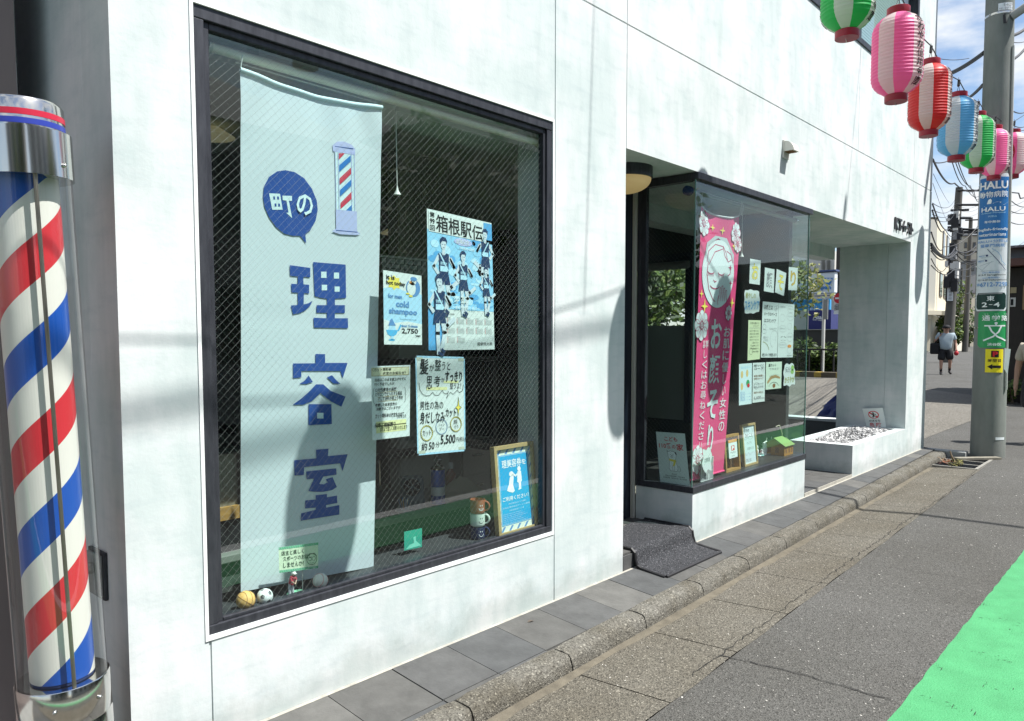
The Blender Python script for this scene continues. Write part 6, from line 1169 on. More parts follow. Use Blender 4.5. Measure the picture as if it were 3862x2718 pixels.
# ================================================================== LANTERNS
LC = dict(green=(0.03, 0.50, 0.11), pink=(0.93, 0.18, 0.43), red=(0.66, 0.035, 0.035), blue=(0.15, 0.47, 0.74))
M_LW = mat('lantern_white', (0.74, 0.72, 0.68), rough=0.5, trans=0.5, spec=0.4)
LM = {k: mat('lantern_'+k, c, rough=0.42, trans=0.42, spec=0.45) for k, c in LC.items()}
M_LCAP = mat('lantern_cap', (0.30, 0.015, 0.03), rough=0.4)
cable_pts = []
def lantern(name_col, c, H, W, rot, label, mode='text', group='paper lanterns strung along the street', tilt=0.0):
    c = Vector(c); rot = math.degrees(math.atan2(CAM.y-c.y, CAM.x-c.x))+rot+80-21; t = thing('paper_lantern', label, 'lantern', tuple(c), group); h, r = H*0.43, W/2; n = 96
    prof = []; NR = 23
    for i in range(NR*2+1):
        s = -1+2*i/(NR*2); e = abs(s); base = r*(1-0.62*max(0, (e-0.52)/0.48)**2.4); prof.append((base-(0.0036 if i % 2 == 0 else 0.0), c.z+h*s))
    if mode == 'text':
        sec = lambda a: M_LW if (a % 180) < 40 or 97 < (a % 180) < 135 else LM[name_col]
    else:
        sec = lambda a: LM[name_col] if (a % 120) < 70 else M_LW
    def mf(i, k, n_): return sec((k+0.5)/n_*360-rot)
    mb = MB(); mb.lathe(prof, (c.x, c.y, 0), M_LW, n, matf=mf, caps=False); body = mb.build('shade', t, smooth=True, sharp=30)
    cyl = lambda a, v, d: Vector((c.x+(r*(1-0.62*max(0, (abs(2*v-1)-0.52)/0.48)**2.4)+d)*math.cos(R(a)), c.y+(r*(1-0.62*max(0, (abs(2*v-1)-0.52)/0.48)**2.4)+d)*math.sin(R(a)), c.z-h+2*h*v))
    if mode == 'text':
        for k in range(2):
            a0 = rot+180*k+1; P = Flat(lambda u, v, d, a0=a0: cyl(a0+40*u, v, d), r*R(40), 2*h, 0.0016); P.column('さわやか信用金庫', 0.5, 0.92, 0.06, 0.62, K_BLACK, 1, 0.03, 0.88); P.build('painted_lettering', t)
    else:
        cam_a = math.degrees(math.atan2(CAM.y-c.y, CAM.x-c.x)); P = Flat(lambda u, v, d: cyl(cam_a-58+74*u, v, d), r*R(74), 2*h, 0.0016); n_ = 28
        for i in range(6):
            vs_ = [(0.5+0.34*math.cos(2*math.pi*q/n_), 0.5+0.22*math.sin(2*math.pi*q/n_)) for q in range(n_)]
        P.ell(0.5, 0.5, 0.36, 0.24, mat('sun_disc_red', (0.5, 0.02, 0.02), rough=0.5), 1.5, 32); P.build('red_disc', t)
    for s, nm in ((1, 'top_ring'), (-1, 'bottom_ring')):
        mb = MB(); rr_ = r*0.44; z0 = c.z+s*h; z1 = c.z+s*(H/2-0.004)
        mb.lathe([(rr_, min(z0, z1)-0.004), (rr_*1.02, min(z0, z1)), (rr_*1.02, max(z0, z1)), (rr_*0.94, max(z0, z1)+0.003)], (c.x, c.y, 0), M_LCAP, 28); mb.build(nm, t, smooth=True)
    mb = MB(); zt = c.z+H/2; zb = c.z-H/2
    mb.tube([(c.x-0.05, c.y, zt), (c.x, c.y, zt+0.06), (c.x+0.05, c.y, zt)], 0.0022, M_CABLE, 6); mb.tube([(c.x+0.015*math.cos(R(a_)), c.y, zb-0.004+0.015*math.sin(R(a_))) for a_ in range(180, 361, 30)], 0.0015, M_STEEL, 6)
    mb.tube([(c.x-0.01, c.y, zt+0.05), (c.x+0.004, c.y, zt+0.10)], 0.011, M_CABLE, 8); mb.tube([(c.x-0.03, c.y-0.01, zt+0.085), (c.x+0.01, c.y, zt+0.1), (c.x+0.03, c.y+0.01, zt+0.13)], 0.002, M_CABLE, 5); mb.build('hanging_wire', t)
    cable_pts.append(Vector((c.x+0.004, c.y, zt+0.10)))
LW, LH = 0.295, 0.575
lantern('green', (4.63, -0.738, 3.31), LH, LW, -4, 'green and white paper lantern nearest the camera, cut off at the top of the view')
lantern('pink', (5.187, -0.856, 3.05), LH, LW, -22, 'bright pink and white paper lantern with black lettering, second in the row')
lantern('red', (6.493, -0.731, 3.112), LH, LW, -4, 'red and white paper lantern, third in the row')
lantern('blue', (7.203, -0.774, 3.032), LH*0.97, LW, -9, 'light blue and white paper lantern, fourth in the row')
lantern('green', (8.485, -0.676, 3.16), LH, LW, 0, 'green and white paper lantern hanging between the blue one and the pole')
lantern('pink', (9.64, -0.621, 3.276), LH, LW, -8, 'pale pink striped paper lantern just left of the utility pole sign')
lantern('red', (4.02, -1.1, 3.27), LH, LW, 0, 'paper lantern above the entrance, out of the top of the view')
lantern('blue', (2.24, -1.1, 2.98), LH, LW, 0, 'paper lantern above the big window, out of the top of the view')
cable_pts = [cable_pts[-1], cable_pts[-2]]+cable_pts[:-2]
cc = crop(3000, 0, 2.3086); dL = F*LH/((1548-1130)/2.3086); rd = ray(*cc(1897, 1339)); cP = CAM+rd*dL
lantern('pink', tuple(cP), LH, LW, 5, 'pink and white paper lantern with a red disc, last before the pole', mode='disc')
cb = thing('lantern_cable', 'thin dark cable carrying the row of paper lanterns', 'cable', tuple(cable_pts[0])); pts = [Vector((-1.8, -1.1, 3.6))]+cable_pts+[Vector((14.0, -0.9, 5.2))]; full = []
for a, b in zip(pts[:-1], pts[1:]):
    for i in range(8): s = i/8; full.append(a.lerp(b, s)+Vector((0, 0, -0.05*math.sin(math.pi*s))))
mb = MB(); mb.tube(full+[pts[-1]], 0.004, M_CABLE, 6); mb.build('cable', cb, smooth=True)
# ================================================================== THE NEAR UTILITY POLE AND ITS SIGNS
M_POLE = mat('pole_concrete', (0.225, 0.235, 0.22), rough=0.85, var=0.35, vscale=4, bump=0.2, bscale=60, stretch=(1, 1, 0.35), col2=(0.13, 0.145, 0.13))
PB, PT = Vector((10.10, -0.58, -0.1)), Vector((10.10, -0.58, 9.0))
tp = on_x(3772, 0, 10.10); PT = PB+(tp-PB)*((9.0+0.1)/(tp.z+0.1)); PT.x = PB.x
def prad(z): return 0.175-0.0070*(z+0.1)
pole = thing('utility_pole', 'thick grey concrete utility pole at the corner carrying a column of signs', 'utility pole', tuple(PB))
mb = MB(); mb.tube([PB.lerp(PT, i/12) for i in range(13)], [prad(PB.lerp(PT, i/12).z) for i in range(13)], M_POLE, 40); mb.build('shaft', pole, smooth=True)
def paxis(z): return PB+(PT-PB)*((z-PB.z)/(PT.z-PB.z))
def pole_pt(ang, z, d): a = paxis(z); r = prad(z)+d; return Vector((a.x+r*math.cos(ang), a.y+r*math.sin(ang), z))
CA = math.atan2(CAM.y-PB.y, CAM.x-PB.x)
def pole_z(py, px_=3740): return at_dist(px_, py, math.hypot(PB.x, PB.y-CAM.y)-0.155).z
def pole_ang(px_, py):
    """angle round the pole of a pixel seen on its near face"""
    z = pole_z(py, px_); d = ray(px_, py); a = paxis(z); o = CAM; dx, dy = d.x, d.y; ex, ey = o.x-a.x, o.y-a.y; r = prad(z)
    A = dx*dx+dy*dy; B = 2*(dx*ex+dy*ey); Cc = ex*ex+ey*ey-r*r; D = max(0.0, B*B-4*A*Cc); t = (-B-math.sqrt(D))/(2*A)
    return math.atan2(o.y+dy*t-a.y, o.x+dx*t-a.x)
for z, m in ((pole_z(45, 3760), M_STEEL), (pole_z(505, 3760), M_STEEL)):
    mb = MB(); a = paxis(z); mb.lathe([(prad(z)+0.003, -0.012), (prad(z)+0.005, 0), (prad(z)+0.003, 0.012)], a, m, 36, caps=False); mb.build('steel_band', pole, smooth=True)
def pole_flat(px0, px1, py0, py1, d=0.006, step=0.0017):
    z1, z0 = pole_z(py0), pole_z(py1); pm = (py0+py1)/2; a0 = pole_ang(px0, pm); a1 = pole_ang(px1, pm)
    while a1 < a0: a1 += 2*math.pi
    P = Flat(lambda u, v, l: pole_pt(a0+(a1-a0)*u, z0+(z1-z0)*v, d+l), (a1-a0)*prad(z0), z1-z0, step); P.maxseg = 0.018; return P
def rrect(u0, v0, u1, v1, ru, rv, n=6):
    out = []
    for cu_, cv, s in ((u1-ru, v1-rv, 0), (u0+ru, v1-rv, 90), (u0+ru, v0+rv, 180), (u1-ru, v0+rv, 270)):
        for i in range(n+1): a = R(s+90*i/n); out.append((cu_+ru*math.cos(a), cv+rv*math.sin(a)))
    return out
def rsheet(P, m, u0, v0, u1, v1, ru, rv, l, n=14):
    rr_ = rrect(u0, v0, u1, v1, ru, rv)
    def span(u):       # v extent at u
        if u < u0+ru: k = math.sqrt(max(0, 1-((u0+ru-u)/ru)**2))
        elif u > u1-ru: k = math.sqrt(max(0, 1-((u-u1+ru)/ru)**2))
        else: k = 1
        return v0+rv*(1-k), v1-rv*(1-k)
    for i in range(n):
        a, b = u0+(u1-u0)*i/n, u0+(u1-u0)*(i+1)/n; A, B = span(a), span(b); P.poly([(a, A[0]), (b, B[0]), (b, B[1]), (a, A[1])], m, l)
S_WH = mat('sign_white', (0.66, 0.70, 0.72), rough=0.4); S_BL = mat('sign_blue', (0.025, 0.16, 0.42), rough=0.4); S_GR = mat('sign_green', (0.03, 0.30, 0.10), rough=0.35); S_DG = mat('sign_dark_green', (0.012, 0.04, 0.035), rough=0.35); S_YE = mat('sign_yellow', (0.80, 0.66, 0.02), rough=0.4)
# tall hospital advertisement with the address plate at its foot
P = pole_flat(3690, 3800, 655, 1172); rsheet(P, S_WH, 0, 0, 1, 1, 0.06, 0.02, 0)
yv = lambda y: 1-(y-655)/(1172-655.0)
P.rect(0.035, yv(898), 0.965, yv(668), S_BL, 1, 12)
P.text('HALU', 0.08, yv(712), 0.92, yv(683), K_WHITE, 2, 0.03); P.text('動物病院', 0.08, yv(744), 0.92, yv(720), K_WHITE, 2, 0.01)
P.poly([(0.06, yv(771)), (0.5, yv(766)), (0.94, yv(763)), (0.8, yv(773)), (0.5, yv(776)), (0.25, yv(775))], K_WHITE, 2); P.poly([(0.32, yv(767)), (0.36, yv(752)), (0.42, yv(748)), (0.46, yv(755)), (0.44, yv(767))], K_WHITE, 2); P.poly([(0.48, yv(766)), (0.6, yv(761)), (0.72, yv(762)), (0.7, yv(766))], K_WHITE, 2)
P.text('HALU', 0.16, yv(796), 0.84, yv(779), K_WHITE, 2, 0.02); P.text('Animal Hospital', 0.16, yv(805), 0.84, yv(799), K_LB, 2, 0.01); P.text('代官山', 0.37, yv(818), 0.6, yv(811), K_LB, 2, 0.01); P.text('年中無休', 0.27, yv(840), 0.7, yv(830), K_WHITE, 2, 0.015); P.text('English-friendly', 0.06, yv(871), 0.95, yv(858), K_WHITE, 2, 0.015); P.text('veterinarians', 0.1, yv(889), 0.88, yv(877), K_WHITE, 2, 0.015)
P.text('HALU+分院は', 0.06, yv(914), 0.95, yv(902), K_MIDB, 2, 0.015); P.text('猫専門病院', 0.16, yv(931), 0.85, yv(918), K_MIDB, 2, 0.015)
GL = ink('map_line', (0.3, 0.38, 0.42))
P.line([(0.38, yv(938)), (0.9, yv(1018))], 0.006, K_NAVY, 2); P.line([(0.5, yv(936)), (0.66, yv(950)), (0.74, yv(965)), (0.78, yv(985)), (0.9, yv(998))], 0.006, ink('map_blue', (0.25, 0.42, 0.6)), 2)
for a in (((0.1, 962), (0.4, 958)), ((0.1, 982), (0.35, 975)), ((0.15, 1000), (0.55, 985)), ((0.1, 1005), (0.3, 1022)), ((0.25, 1015), (0.5, 985)), ((0.2, 1020), (0.85, 1018)), ((0.5, 950), (0.6, 940)), ((0.2, 970), (0.5, 966))): P.line([(a[0][0], yv(a[0][1])), (a[1][0], yv(a[1][1]))], 0.003, GL, 2)
for u_, y_ in ((0.37, 962), (0.35, 981)): P.rect(u_-0.03, yv(y_+3), u_+0.03, yv(y_-3), K_NAVY, 3)
P.text('HALU', 0.12, yv(966), 0.3, yv(960), K_MIDB, 2); P.text('HALU+', 0.08, yv(985), 0.3, yv(978), K_MIDB, 2)
P.text('HALU動物病院', 0.25, yv(1029), 0.72, yv(1023), K_MIDB, 2, 0.01); P.text('1F 3-9 Sarugakucho', 0.12, yv(1040), 0.9, yv(1032), K_BLACK, 2, 0.01); P.text('HALU動物病院+', 0.25, yv(1049), 0.72, yv(1043), K_MIDB, 2, 0.01); P.text('103 14-20 Daikanyamacho', 0.1, yv(1059), 0.94, yv(1051), K_BLACK, 2, 0.01); P.text('03-', 0.07, yv(1076), 0.2, yv(1066), K_MIDB, 2, 0.03); P.text('6712-7299', 0.2, yv(1080), 0.96, yv(1063), K_MIDB, 2, 0.02)
rsheet(P, S_DG, 0.05, yv(1166), 0.95, yv(1103), 0.06, 0.018, 1); P.rect(0.14, yv(1108), 0.82, yv(1105), K_GREY, 2, 6); P.text('東', 0.4, yv(1134), 0.6, yv(1115), K_WHITE, 2, 0.01); P.text('2', 0.27, yv(1157), 0.42, yv(1139), K_WHITE, 2, 0.015); P.rect(0.46, yv(1149), 0.55, yv(1147), K_WHITE, 3, 2); P.text('4', 0.58, yv(1157), 0.74, yv(1139), K_WHITE, 2, 0.015)
tag(P.build('advertising_plate', None, True), 'tall blue and white animal hospital plate wrapped round the near utility pole', 'sign')
P = pole_flat(3690, 3800, 1172, 1312); rsheet(P, S_GR, 0, 0.01, 1, 0.99, 0.09, 0.07, 0)
P.text('通', 0.14, 0.735, 0.36, 0.88, K_WHITE, 1, 0.012); P.text('学', 0.40, 0.735, 0.62, 0.88, K_WHITE, 1, 0.012); P.text('路', 0.66, 0.735, 0.88, 0.88, K_WHITE, 1, 0.012)
for u_ in (0.25, 0.52, 0.8): P.text('つう', u_-0.06, 0.9, u_+0.06, 0.93, K_WHITE, 1)
P.ell(0.52, 0.67, 0.045, 0.03, K_WHITE, 1.5); P.line([(0.22, 0.60), (0.80, 0.60)], 0.014, K_WHITE, 1); P.line([(0.68, 0.60), (0.6, 0.44), (0.45, 0.31), (0.2, 0.205)], 0.0165, K_WHITE, 1.2); P.line([(0.33, 0.60), (0.41, 0.45), (0.56, 0.31), (0.82, 0.205)], 0.0165, K_WHITE, 1.4); P.line([(0.52, 0.67), (0.52, 0.6)], 0.02, K_WHITE, 1)
P.text('渋谷区', 0.3, 0.06, 0.68, 0.14, K_WHITE, 1, 0.015); tag(P.build('school_route_sign', None, True), 'green school route plate with one large white character on the near utility pole', 'sign')
P = pole_flat(3716, 3781, 1316, 1404); P.rect(0, 0, 1, 1, S_YE, 0, 8); P.rect(0.3, 0.65, 0.72, 0.93, K_BLACK, 1, 4); P.text('P', 0.38, 0.68, 0.66, 0.90, K_RED, 2, 0.05); P.text('時間貸', 0.15, 0.44, 0.86, 0.58, K_BLACK, 1, 0.025)
P.poly([(0.12, 0.25), (0.38, 0.36), (0.38, 0.13)], K_BLACK, 1.5); P.rect(0.37, 0.19, 0.86, 0.30, K_BLACK, 1.5, 5); tag(P.build('parking_sign', None, True), 'small yellow parking sign with a black left arrow on the near utility pole', 'sign')
q = [on_x(*p, 9.98) for p in ((3789, 1312), (3812, 1316), (3800, 1412), (3786, 1390))]
P = Flat(quad_map(*q, n=Vector((-0.5, -0.86, 0))), 0.06, 0.25); P.sheet(M_PAPER, 3, 6); tag(P.build('loose_paper'), 'loose white paper tied to the right side of the near utility pole', 'paper')
q = [on_x(*p, 9.95) for p in ((3763, 14), (3822, 14), (3822, 42), (3765, 44))]
P = pole_flat(3765, 3816, 16, 43, 0.008); P.rect(0, 0, 1, 1, S_WH, 0, 6); P.text('1-629', 0.35, 0.5, 0.95, 0.9, K_GREY, 1, 0.02); P.text('東京電力', 0.05, 0.1, 0.3, 0.35, K_GREY, 1); P.text('猿楽町支線', 0.4, 0.1, 0.95, 0.35, K_GREY, 1); tag(P.build('number_plate', None, True), 'small white number plate near the top of the near utility pole', 'sign')
P = pole_flat(3754, 3786, 1648, 1658, 0.003); P.rect(0, 0, 1, 1, S_WH, 0, 5); tag(P.build('reflective_tape', None, True), 'short strip of white tape low on the near utility pole', 'tape')
cj = thing('cable_conduit', 'pale vertical conduit pipe strapped to the right side of the near pole', 'pipe', (10.0, -0.75, 2)); ca = pole_ang(3786, 900)
mb = MB(); mb.tube([pole_pt(ca+0.42, z, 0.010) for z in (0.7, 1.5, 2.5, 3.5, 4.5)], 0.014, mat('conduit_grey', (0.42, 0.43, 0.4), rough=0.5), 10); mb.build('pipe', cj, smooth=True)
for y_ in (690, 850, 1000, 1120, 1235):
    mb = MB(); z = pole_z(y_); mb.lathe([(prad(z)+0.0035, -0.006), (prad(z)+0.0035, 0.006)], paxis(z), M_STEEL, 36, caps=False); mb.build('strap', cj)
mb = MB(); bx = paxis(4.2); ar_ = thing('pole_lamp_arm', 'grey pipe arm leaving the near pole to the right at the top', 'arm', tuple(bx)); a0 = on_x(3815, 62, 10.05); a1 = on_x(3870, 25, 10.05); mb.tube([a0, a1, a1+(a1-a0)*3], 0.045, M_CONC, 14); mb.build('arm', ar_, smooth=True)
mb = MB(); mb.tube([on_x(3788, 90, 10.0), on_x(3780, 20, 10.0)], 0.03, M_CABLE, 8); mb.build('clamp', ar_)
# drain grate with dead leaves, plank
gr = thing('drain_grate', 'dark iron drain grate in the gutter at the foot of the pole', 'grate', (9.4, -0.45, -0.09)); mb = MB(); M_IRON = mat('grate_iron', (0.02, 0.022, 0.026), rough=0.55, metal=0.4)
g0, g1 = 9.02, 9.83; ya, yb = ykb(9.4)-0.025, -0.655; zg = ROADZ+0.004
M_FR = mat('grate_frame', (0.28, 0.27, 0.24), rough=0.8, var=0.3, vscale=15)
for b in ((g0-0.03, yb-0.03, g0, ya), (g1, yb-0.03, g1+0.03, ya), (g0, yb-0.03, g1, yb)): mb.box(b[0], b[1], -0.14, b[2], b[3], zg, M_FR)
for x in (g0+0.27, g0+0.54): mb.box(x-0.012, yb, -0.14, x+0.012, ya, zg-0.004, M_FR)
mb.build('grate_frame', gr); mb = MB(); mb.box(g0, yb, -0.155, g1, ya, -0.15, K_BLACK)
for i in range(46): x = g0+0.008+i*(g1-g0-0.016)/46; mb.box(x, yb, -0.13, x+0.005, ya, zg-0.006, M_IRON)
mb.build('bars', gr)
mb = MB(); rr = random.Random(31); LV = [mat('dead_leaf_%d' % i, c, rough=0.8) for i, c in enumerate(((0.22, 0.07, 0.03), (0.16, 0.10, 0.05), (0.17, 0.16, 0.05), (0.16, 0.12, 0.08)))]
for i in range(90):
    t = rr.random(); c_ = on_z(*crop(3440, 1400, 4.2536)(rr.gauss(540, 60) if t < 0.5 else rr.gauss(720, 50), rr.gauss(1450, 16) if t < 0.5 else rr.gauss(1490, 22)), ROADZ+0.01); s = rr.uniform(0.012, 0.035); a = rr.uniform(0, 6.3)
    u = Vector((math.cos(a), math.sin(a), rr.uniform(-.4, .7)))*s; v = Vector((-math.sin(a), math.cos(a), rr.uniform(-.3, .5)))*s*0.45; c_ = c_+Vector((0, 0, rr.uniform(0, 0.03)))
    mb.poly([c_-u, c_-v*0.8+u*0.1, c_+u, c_+v+u*0.1], rr.choice(LV[:2]+[LV[3]]) if t < 0.5 else rr.choice(LV[1:3]+[LV[2]]))
for i in range(26):
    c_ = on_z(*crop(3440, 1400, 4.2536)(rr.gauss(720, 45), rr.gauss(1495, 16)), ROADZ+0.006); mb.tube([c_, c_+Vector((rr.uniform(-.06, .06), rr.uniform(-.05, .05), rr.uniform(0.02, 0.07)))], [0.003, 0.0008], LV[2], 4)
c_ = on_z(*crop(3440, 1400, 4.2536)(690, 1455), ROADZ+0.01); mb.tube([c_, c_+Vector((-0.02, 0.03, 0.06)), c_+Vector((-0.01, 0.05, 0.12))], [0.012, 0.01, 0.006], LV[3], 8)
tag(mb.build('dead_leaves'), label='dead leaves and dry weeds caught on the drain grate', cat='leaves', kind='stuff')
pk_ = thing('wood_plank', 'short pale plank lying on the road at the foot of the near pole', 'plank', (9.9, -0.5, -0.08)); a, b = on_z(*crop(3440, 1400, 4.2536)(700, 1420), ROADZ), on_z(*crop(3440, 1400, 4.2536)(1390, 1410), ROADZ); d = (b-a).normalized(); nn = Vector((-d.y, d.x, 0)); mb = MB(); mb.obox((a+b)/2+Vector((0, 0, 0.014)), (b-a)/2, nn*0.045, Vector((0, 0, 0.012)), mat('plank_pale', (0.27, 0.25, 0.2), rough=0.9, var=0.4, vscale=12)); mb.build('board', pk_)
dl_ = thing('dead_leaf', 'single dark curled leaf lying on the slate pavement below the window', 'leaf', tuple(on_z(1999, 2345, -0.01))); c_ = on_z(1999, 2345, -0.008); mb = MB(); mb.mesh([c_+Vector(q) for q in ((-0.016, 0.004, 0.001), (0, -0.008, 0.006), (0.02, -0.006, 0.001), (0.004, 0.009, 0.008), (0.001, 0, 0.001))], [(0, 1, 4), (1, 2, 4), (2, 3, 4), (3, 0, 4)], mat('leaf_dark', (0.05, 0.035, 0.02))); mb.build('blade', dl_)
# dark kerb stone ends at the corner
mb = MB(); mb.box(9.79, -0.42, -0.16, 9.93, 0.9, -0.02, M_CONC); tag(mb.build('corner_kerb', bevel=0.01), kind='structure')

# ================================================================== THROUGH THE PASSAGE: low wall, parking lot, hedge, signs
lw = thing('low_wall', 'low dark wall with a white painted top behind the corner pillar', 'wall', (9.65, 2.2, 0))
lz = on_x(3090, 1576, 9.6).z
mb = MB(); mb.box(9.55, 0.745, -0.1, 9.745, 3.6, lz-0.03, mat('low_wall_grey', (0.10, 0.11, 0.11), rough=0.8)); mb.build('wall_face', lw); mb = MB(); mb.box(9.54, 0.742, lz-0.03, 9.755, 3.61, lz, M_WALL); mb.build('coping', lw)
FX = 27.0
fk = crop(3000, 850, 2.4864)
def fbox(mb, x0, y0, x1, y1, X, dep, m, f=fk):
    a, b = on_x(*f(x0, y1), X), on_x(*f(x1, y0), X)
    mb.box(X, min(a.y, b.y), min(a.z, b.z), X+dep, max(a.y, b.y), max(a.z, b.z), m)
bc_ = on_x(3158, 1560, 10.15); bag = thing('blue_bag', 'dark blue plastic rubbish bag slumped behind the low wall beside the corner pillar', 'bag', (bc_.x, bc_.y, ROADZ)); mb = MB(); zt_ = on_x(3158, 1478, 10.15).z
n = 26; vs = []; rr = random.Random(3)
for i in range(n+1):
    t = i/n; w0 = 0.30*(math.sin(math.pi*min(1, 0.12+t*0.62))**0.7)*(1-t**2.2)+0.02
    for k in range(n): ph = 2*math.pi*k/n; w_ = w0*(1+0.10*math.sin(ph*5+t*6)+0.07*math.sin(ph*9-t*11)+0.05*rr.random()); vs.append((bc_.x+w_*math.cos(ph)*0.8, bc_.y+w_*math.sin(ph)-0.06*t, ROADZ+0.004+(zt_-ROADZ)*t*(1+0.03*math.sin(ph*7))))
mb.mesh(vs, [(i*n+k, i*n+(k+1) % n, (i+1)*n+(k+1) % n, (i+1)*n+k) for i in range(n) for k in range(n)], mat('bag_blue', (0.008, 0.018, 0.12), rough=0.35, spec=0.5)); mb.build('sack', bag, smooth=True)
mb = MB(); mb.tube([(bc_.x, bc_.y-0.06, zt_-0.02), (bc_.x+0.01, bc_.y-0.08, zt_+0.03), (bc_.x+0.02, bc_.y-0.12, zt_+0.07)], [0.03, 0.02, 0.05], mat('bag_blue', (0, 0, 0)), 12); mb.build('knot', bag, smooth=True)
kb = thing('striped_kerb', 'low kerb with worn yellow and black stripes at the far side of the lot', 'kerb', (FX-2, 8, 0)); mb = MB(); yl, yr = on_x(*fk(-400, 1400), FX-1.2).y, on_x(*fk(520, 1400), FX-1.2).y
KY, KD = mat('kerb_yellow', (0.5, 0.36, 0.08), rough=0.9, var=0.5, vscale=4), mat('kerb_brown', (0.10, 0.085, 0.06), rough=0.9)
for i in range(14):
    a, b = yr+(yl-yr)*i/14, yr+(yl-yr)*(i+1)/14; mb.box(FX-1.2, a, -0.08, FX-0.8, b, 0.10, KY if i % 3 == 1 else KD)
mb.build('kerb_stones', kb)
dw = thing('dark_block_wall', 'dark concrete boundary wall behind the hedge', 'wall', (FX+2, 8, 0)); mb = MB(); fbox(mb, -500, 975, 700, 1392, FX+2, 0.3, mat('block_wall_dark', (0.055, 0.055, 0.05), rough=0.9)); mb.build('wall_face', dw); mb = MB(); fbox(mb, -500, 968, 700, 985, FX+1.95, 0.45, mat('block_cap', (0.3, 0.3, 0.27), rough=0.9)); mb.build('coping', dw)
rl = thing('railing', 'thin black railing in front of the hedge', 'railing', (FX-0.6, 8, 0)); mb = MB(); a, b = on_x(*fk(-300, 1157), FX-0.6), on_x(*fk(600, 1157), FX-0.6); mb.box(FX-0.63, b.y, a.z-0.03, FX-0.57, a.y, a.z+0.03, M_CABLE)
for i in range(9): y = a.y+(b.y-a.y)*i/8; mb.box(FX-0.625, y-0.02, -0.08, FX-0.575, y+0.02, a.z-0.03, M_CABLE)
mb.build('rail', rl)
LEAF = [mat('leaf_%d' % i, c, rough=0.6, trans=0.25) for i, c in enumerate(((0.045, 0.085, 0.015), (0.075, 0.13, 0.02), (0.12, 0.17, 0.03), (0.025, 0.05, 0.012)))]
M_BARK = mat('bark', (0.10, 0.075, 0.05), rough=0.9, var=0.4, vscale=12)
def leaves(mb, c, rad, n, s, rr, pal=LEAF, flat=1.0):
    for i in range(n):
        while True:
            p = Vector((rr.uniform(-1, 1), rr.uniform(-1, 1), rr.uniform(-1, 1)))
            if 0.2 < p.length < 1: break
        p = Vector((c[0]+p.x*rad[0], c[1]+p.y*rad[1], c[2]+p.z*rad[2])); a = Vector((rr.gauss(0, 1), rr.gauss(0, 1), rr.gauss(0, 1)*flat)).normalized(); b = a.orthogonal().normalized(); k = s*rr.uniform(0.5, 1.3)
        mb.poly([p-a*k, p-b*k*0.5, p+a*k, p+b*k*0.5], rr.choice(pal))
def shrub(c, rad, n, s, label, group, seed, name='shrub'):
    rr = random.Random(seed); t = thing(name, label, 'shrub', (c[0], c[1], -0.05), group); mb = MB()
    for i in range(7): q = Vector((c[0]+rr.uniform(-.6, .6)*rad[0], c[1]+rr.uniform(-.6, .6)*rad[1], c[2]+rr.uniform(-.3, .4)*rad[2])); leaves(mb, q, [r_*0.55 for r_ in rad], n//7, s, rr)
    mb.build('foliage', t); mb = MB()
    for i in range(5): mb.tube([(c[0]+rr.uniform(-.1, .1), c[1]+rr.uniform(-.2, .2), -0.05), (c[0]+rr.uniform(-.5, .5)*rad[0], c[1]+rr.uniform(-.5, .5)*rad[1], c[2]+0.3*rad[2])], [0.03, 0.01], M_BARK, 6)
    mb.build('stem', t)
for i, (x, y, h, lab) in enumerate(((130, 1270, 0.62, 'light green bush behind the black railing, left one beside the bay'), (215, 1200, 0.75, 'taller light green bush behind the black railing around the sign post'), (360, 1230, 0.7, 'bush half hidden by the pillar behind the black railing'), (20, 1180, 0.9, 'bush behind the black railing seen through the bay glass'), (-120, 1200, 0.8, 'far left bush behind the black railing'))):
    c_ = on_x(*fk(x, y), FX+0.4); shrub((FX+0.4, c_.y, 0.5), (0.55, 0.75, h), 900, 0.09, lab, 'bushes behind the railing', 40+i)
# vending machine, boards, one-way sign, sign post
vm = thing('vending_machine', 'dark blue drinks vending machine front behind the wall', 'vending machine', (FX+4, 9, 0)); M_VB = mat('vending_blue', (0.012, 0.018, 0.13), rough=0.4); mb = MB(); fbox(mb, 120, 790, 335, 1010, FX+3.4, 0.8, M_VB); mb.build('body', vm)
q = [on_x(*fk(*p), FX+3.38) for p in ((160, 840), (300, 850), (300, 900), (160, 890))]; P = Flat(quad_map(*q, n=Vector((-1, 0, 0))), (q[1]-q[0]).length, (q[0]-q[3]).length, 0.01); P.text('Asahi', 0.02, 0.35, 0.85, 1.1, S_WH, 0, 0.03, slant=0.2); P.text('SOFT DRINKS', 0.02, 0.02, 0.85, 0.28, S_WH, 0, 0.02); P.build('lettering', vm)
bd = thing('price_board', 'bright blue parking price board above the vending machine', 'board', (FX+5, 9, 2)); mb = MB(); fbox(mb, -160, 685, 322, 800, FX+5, 0.2, mat('board_cyan', (0.02, 0.27, 0.55), rough=0.4)); mb.build('panel', bd)
q = [on_x(*fk(*p), FX+4.97) for p in ((90, 690), (320, 690), (320, 800), (90, 800))]; P = Flat(quad_map(*q, n=Vector((-1, 0, 0))), (q[1]-q[0]).length, (q[0]-q[3]).length, 0.01); P.text('700円最大1,600円', 0.0, 0.62, 0.98, 0.92, ink('board_dark', (0.05, 0.1, 0.16)), 0, 0.03); P.text('ホームタイム', 0.03, 0.3, 0.5, 0.45, S_WH, 0, 0.02); P.text('1日 900', 0.1, 0.02, 0.9, 0.24, S_WH, 0, 0.03); P.build('lettering', bd)
